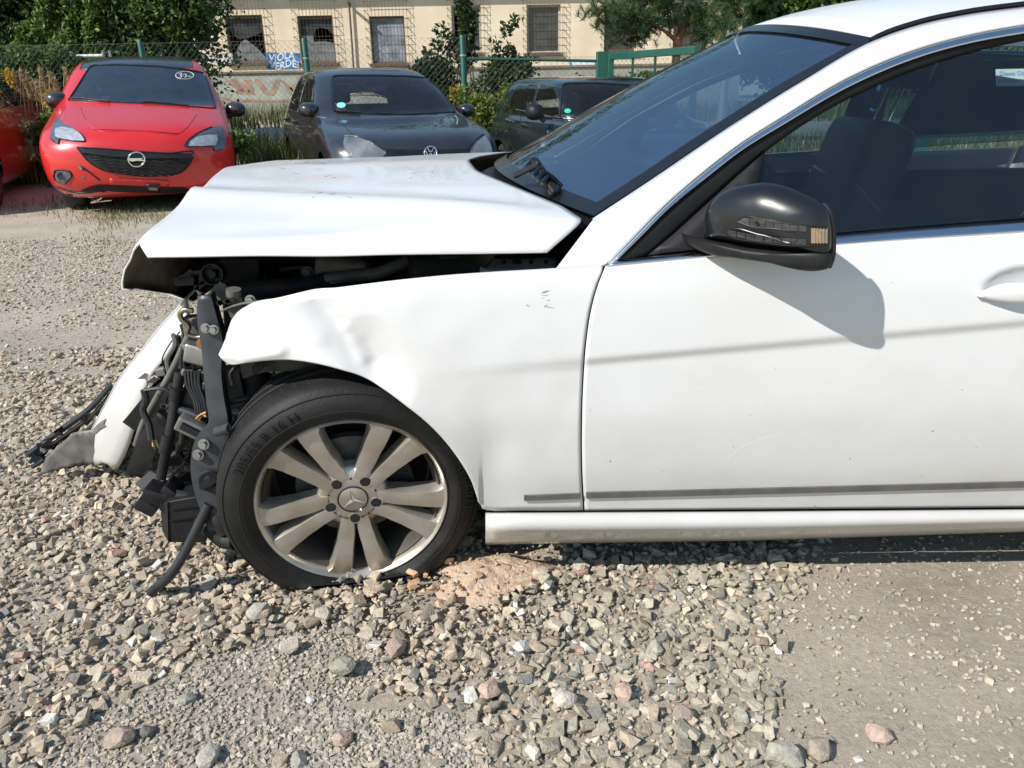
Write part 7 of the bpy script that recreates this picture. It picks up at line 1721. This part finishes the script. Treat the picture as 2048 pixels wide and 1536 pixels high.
def density(x, y):
    k = noise.noise(Vector((x * 2.3, y * 2.3, 0))) * 0.22 + noise.noise(Vector((x * 9, y * 9, 5))) * 0.08 + rg.normal(0, 0.025)
    jx, jy = x + k * 0.9, y + k * 0.6
    px, py = proj((x, y, 0)); bx = np.interp(py, [1090, 1180, 1260, 1400, 1536], [1760, 1690, 1630, 1650, 1760])
    e = 1 - 0.985 * smooth(bx - 190, bx + 70, px + k * 420)
    if inside(TRACK, jx, jy): return 0.16
    if e < 0.98: return e ** 1.3
    if inside(MIDBARE, jx, jy): return 0.30
    if inside(DIRT_L, jx + 3 * k, jy + 2 * k): return 0.62
    if inside(SANDP, jx, jy): return 0.55
    if y > 3.5: return 0.9
    return 1.0
wcx, wcy = wc.x, wc.y
def mound(x, y): return 0.020 * gauss(math.hypot(x - wcx - 0.02, (y - wcy) * 1.3), 0.33) + 0.03 * gauss(math.hypot(x - G(990, 1150).x, y - G(990, 1150).y), 0.16)
PAL_L = np.array([(0.40, 0.345, 0.275), (0.35, 0.31, 0.255), (0.44, 0.385, 0.31), (0.30, 0.275, 0.24), (0.38, 0.315, 0.25), (0.33, 0.30, 0.255)])
PAL_R = np.array([(0.33, 0.305, 0.25), (0.37, 0.345, 0.285), (0.29, 0.272, 0.228), (0.40, 0.37, 0.305), (0.345, 0.295, 0.235), (0.27, 0.262, 0.23)])
PAL_S = np.array([(0.46, 0.30, 0.19), (0.40, 0.28, 0.19), (0.36, 0.29, 0.22)])
rg = np.random.default_rng(77); S = []                        # x, y, z, r, colour
def lay(cell, x0, x1, y0, y1, smin, smax, lift, prob, far=False):
    nx, ny = int((x1 - x0) / cell), int((y1 - y0) / cell)
    for i in range(nx):
        for j in range(ny):
            x = x0 + (i + rg.random() * 1.0) * cell; y = y0 + (j + rg.random() * 1.0) * cell
            px, py = proj((x, y, 0))
            if px < -330 or px > 2300 or py > 1850: continue
            d = density(x, y)
            if rg.random() > d * prob: continue
            s = smin * 0.8 + (smax * 1.06 - smin * 0.8) * rg.random() ** 2.4
            if d < 0.75: s *= rg.choice([0.3, 0.45, 0.65, 1.0], p=[0.4, 0.3, 0.2, 0.1])
            if inside(SANDP, x, y): pal = PAL_S
            else: pal = PAL_R if px > 1030 + 60 * rg.standard_normal() and py > 1080 else PAL_L
            c = pal[rg.integers(len(pal))] * rg.uniform(0.75, 1.3) * np.array((1.12, 1.08, 1.0))
            if rg.random() < 0.022: c = np.array((0.46, 0.31, 0.25)) * rg.uniform(0.8, 1.1)
            if rg.random() < 0.03: c = np.array((0.58, 0.56, 0.52))
            if rg.random() < 0.025: c = np.array((0.21, 0.205, 0.185))
            S.append((x, y, gz_fine(x, y) + mound(x, y) + s * 0.15 + lift * rg.random() ** 1.5, s, *c))
lay(0.0215, -3.4, 1.5, 0.84, 3.7, 0.007, 0.0175, 0.002, 1.0)
lay(0.026, -3.4, 1.5, 0.84, 3.7, 0.008, 0.0215, 0.014, 0.85)
lay(0.015, -1.9, 1.3, 1.03, 2.1, 0.0025, 0.006, 0.001, 0.7)
lay(0.06, -5.5, -0.3, 3.6, 6.8, 0.008, 0.020, 0.004, 0.6)
lay(0.030, -5.6, -0.5, 3.5, 6.7, 0.006, 0.013, 0.003, 1.2)
lay(0.016, -2.0, 1.4, 1.02, 1.75, 0.003, 0.008, 0.001, 0.45)   # grit
for _ in range(15000):                                          # grit on the bare ground
    poly = (TRACK, BARE, MIDBARE)[rg.choice(3, p=[0.48, 0.14, 0.38])]; a = np.array(poly); x, y = rg.uniform(a[:, 0].min(), a[:, 0].max()), rg.uniform(a[:, 1].min(), a[:, 1].max())
    if y > 0.9 and x < 1.6 and inside(poly, x, y):
        s = rg.uniform(0.0025, 0.008); c = PAL_L[rg.integers(6)] * rg.uniform(0.9, 1.25); S.append((x, y, gz_fine(x, y) + s * 0.3, s, *c))
S = np.array(S)
# the largest in the picture become pieces of their own
pxs = np.array([proj(s[:3]) for s in S]); dist = np.linalg.norm(S[:, :3] - np.array((0, 0, CAMH)), axis=1); app = S[:, 3] / dist
app[(pxs[:, 0] < 0) | (pxs[:, 0] > 2048) | (pxs[:, 1] > 1536) | ((pxs[:, 1] < 1095) & (pxs[:, 0] > 430))] = 0
big = np.argsort(-app)[:270]; sel = np.zeros(len(S), bool); sel[big] = True
def rot_batch(n):
    q = rg.normal(size=(n, 4)); q /= np.linalg.norm(q, axis=1, keepdims=True); a, b, c, d = q.T
    return np.stack([np.stack([1-2*(c*c+d*d), 2*(b*c-a*d), 2*(b*d+a*c)], 1), np.stack([2*(b*c+a*d), 1-2*(b*b+d*d), 2*(c*d-a*b)], 1), np.stack([2*(b*d-a*c), 2*(c*d+a*b), 1-2*(b*b+c*c)], 1)], 1)
def soup(rows, name):
    VV, FF, CC, off = [], [], [], 0; kind = rg.integers(0, len(HU), len(rows))
    for h in range(len(HU)):
        m_ = rows[kind == h]
        if not len(m_): continue
        hv, hf = HU[h]; Rm = rot_batch(len(m_)); v = np.einsum('nij,kj->nki', Rm, hv) * m_[:, 3][:, None, None] * np.array((1.15, 1.15, 0.8)) + m_[:, None, :3]
        VV.append(v.reshape(-1, 3)); n_ = len(hv); FF.append((hf[None] + (np.arange(len(m_)) * n_)[:, None, None] + off).reshape(-1, 3)); CC.append(np.repeat(m_[:, 4:7], n_, 0)); off += len(m_) * n_
    return raw_mesh(name, np.concatenate(VV), np.concatenate(FF), M['stone'], np.concatenate(CC))
o = soup(S[~sel], 'gravel'); o['kind'] = 'stuff'
HM_ = []
for s in range(16):
    bm = hull(2000 + s, 11 + s % 5); me = bpy.data.meshes.new('stone'); bm.to_mesh(me); bm.free(); me.materials.append(M['stone_obj']); HM_.append(me)
for s in S[sel]:
    o = bpy.data.objects.new('stone', HM_[rg.integers(16)]); COL.objects.link(o); o.parent = GROUND; o.location = s[:3]; o.scale = (s[3] * 1.15, s[3] * 1.15, s[3] * 0.85)
    o.rotation_euler = (rg.uniform(-0.5, 0.5), rg.uniform(-0.5, 0.5), rg.uniform(0, 6.28)); o.color = (*s[4:7], 1)
# big loose stones one can point at
ROCKS = [(235, 1468, 62, (0.36, 0.27, 0.23), 'pinkish brown block of stone standing alone on the bare dirt track'), (415, 1500, 54, (0.36, 0.38, 0.36), 'pale grey green rounded stone on the dirt beside a dark one'), (290, 1452, 36, (0.14, 0.15, 0.15), 'small dark grey stone leaning on a paler one'),
         (518, 1226, 58, (0.33, 0.34, 0.33), 'large flat grey stone just in front of the flat tyre'), (645, 1228, 46, (0.37, 0.36, 0.33), 'light grey angular stone near the foot of the tyre'), (578, 1290, 46, (0.42, 0.39, 0.34), 'pale beige wedge shaped stone on the gravel edge'),
         (792, 1295, 56, (0.35, 0.25, 0.22), 'reddish brown rough stone in the middle of the gravel'), (685, 1334, 62, (0.25, 0.27, 0.23), 'long green grey stone lying slantwise'), (980, 1380, 62, (0.46, 0.30, 0.26), 'large pink stone in the gravel below the sand patch'),
         (782, 1442, 46, (0.30, 0.24, 0.15), 'ochre brown pointed stone'), (1130, 1400, 54, (0.48, 0.47, 0.44), 'whitish speckled stone among grey gravel'), (1066, 1497, 52, (0.52, 0.51, 0.48), 'nearly white stone at the front of the gravel'),
         (1572, 1508, 78, (0.30, 0.33, 0.31), 'large smooth grey green stone at the gravel border'), (1640, 1490, 64, (0.30, 0.27, 0.22), 'brown grey stone half sunk next to the large green grey one'), (1760, 1460, 54, (0.46, 0.31, 0.26), 'flat pink stone on the bare right hand ground'),
         (683, 1466, 50, (0.40, 0.29, 0.23), 'rounded light pink stone on the dirt'), (595, 1505, 44, (0.27, 0.29, 0.29), 'blue grey stone with pale streaks on the dirt'), (372, 1388, 38, (0.25, 0.28, 0.25), 'small green grey stone on the dirt track'), (1248, 1385, 50, (0.47, 0.29, 0.24), 'salmon pink stone set among grey gravel'), (1370, 1425, 52, (0.30, 0.23, 0.19), 'rusty brown stone set among grey gravel')]
for i, (px, py, w_, c, lab) in enumerate(ROCKS):
    g_ = G(px, py, 0.02); dpt = (g_ - CO).length; rr_ = w_ / 2 / FPX * dpt * 0.88
    bm = rock_bm(1.0, 60 + i, 34, 0.72, (1.08, 0.85, 1)); me = bpy.data.meshes.new('loose_rock'); bm.to_mesh(me); bm.free(); me.materials.append(M['stone_obj'])
    o = bpy.data.objects.new('loose_rock', me); COL.objects.link(o); o.location = (g_.x, g_.y, gz_fine(g_.x, g_.y) + rr_ * 0.42 + (0.012 if px > 480 and py < 1420 else 0)); o.scale = (rr_,) * 3; o.rotation_euler = (0.2 * (i % 3 - 1), 0.15 * (i % 4 - 1.5), i * 1.3); m3 = sum(c) / 3; o.color = (*[(m3 + (k - m3) * 0.5) * w3 for k, w3 in zip(c, (1.18, 1.08, 0.95))], 1)
    tag(o, lab, 'stone', 'large loose stones on the gravel')
# patch of tan sand behind the tyre
M['sand'] = mat('tan_sand', (0.58, 0.44, 0.32), 0.95, c2=(0.48, 0.35, 0.25), scale=18, bump=0.8, bscale=90)
cx_, cy_ = G(985, 1160).x, G(985, 1160).y; rows = []
for k in range(13):
    s = k / 12; rows.append([])
    for a in np.linspace(0, 6.2832, 40, endpoint=False):
        R_ = 1 + 0.25 * math.sin(3 * a + 1) + 0.12 * math.sin(7 * a); x = cx_ + 0.17 * s * R_ * math.cos(a); y = cy_ + 0.11 * s * R_ * math.sin(a); rows[-1].append((x, y, gz_fine(x, y) + mound(x, y) + 0.014 * (1 - s * s) - 0.008 + 0.010 * noise.noise(Vector((x * 14, y * 14, 2))) + 0.006 * noise.noise(Vector((x * 40, y * 40, 0)))))
o = obj('sand_patch', face_to(grid_bm(rows, None, True), Vector((0, 1, 50))), M['sand'], smooth_angle=60); o['kind'] = 'structure'
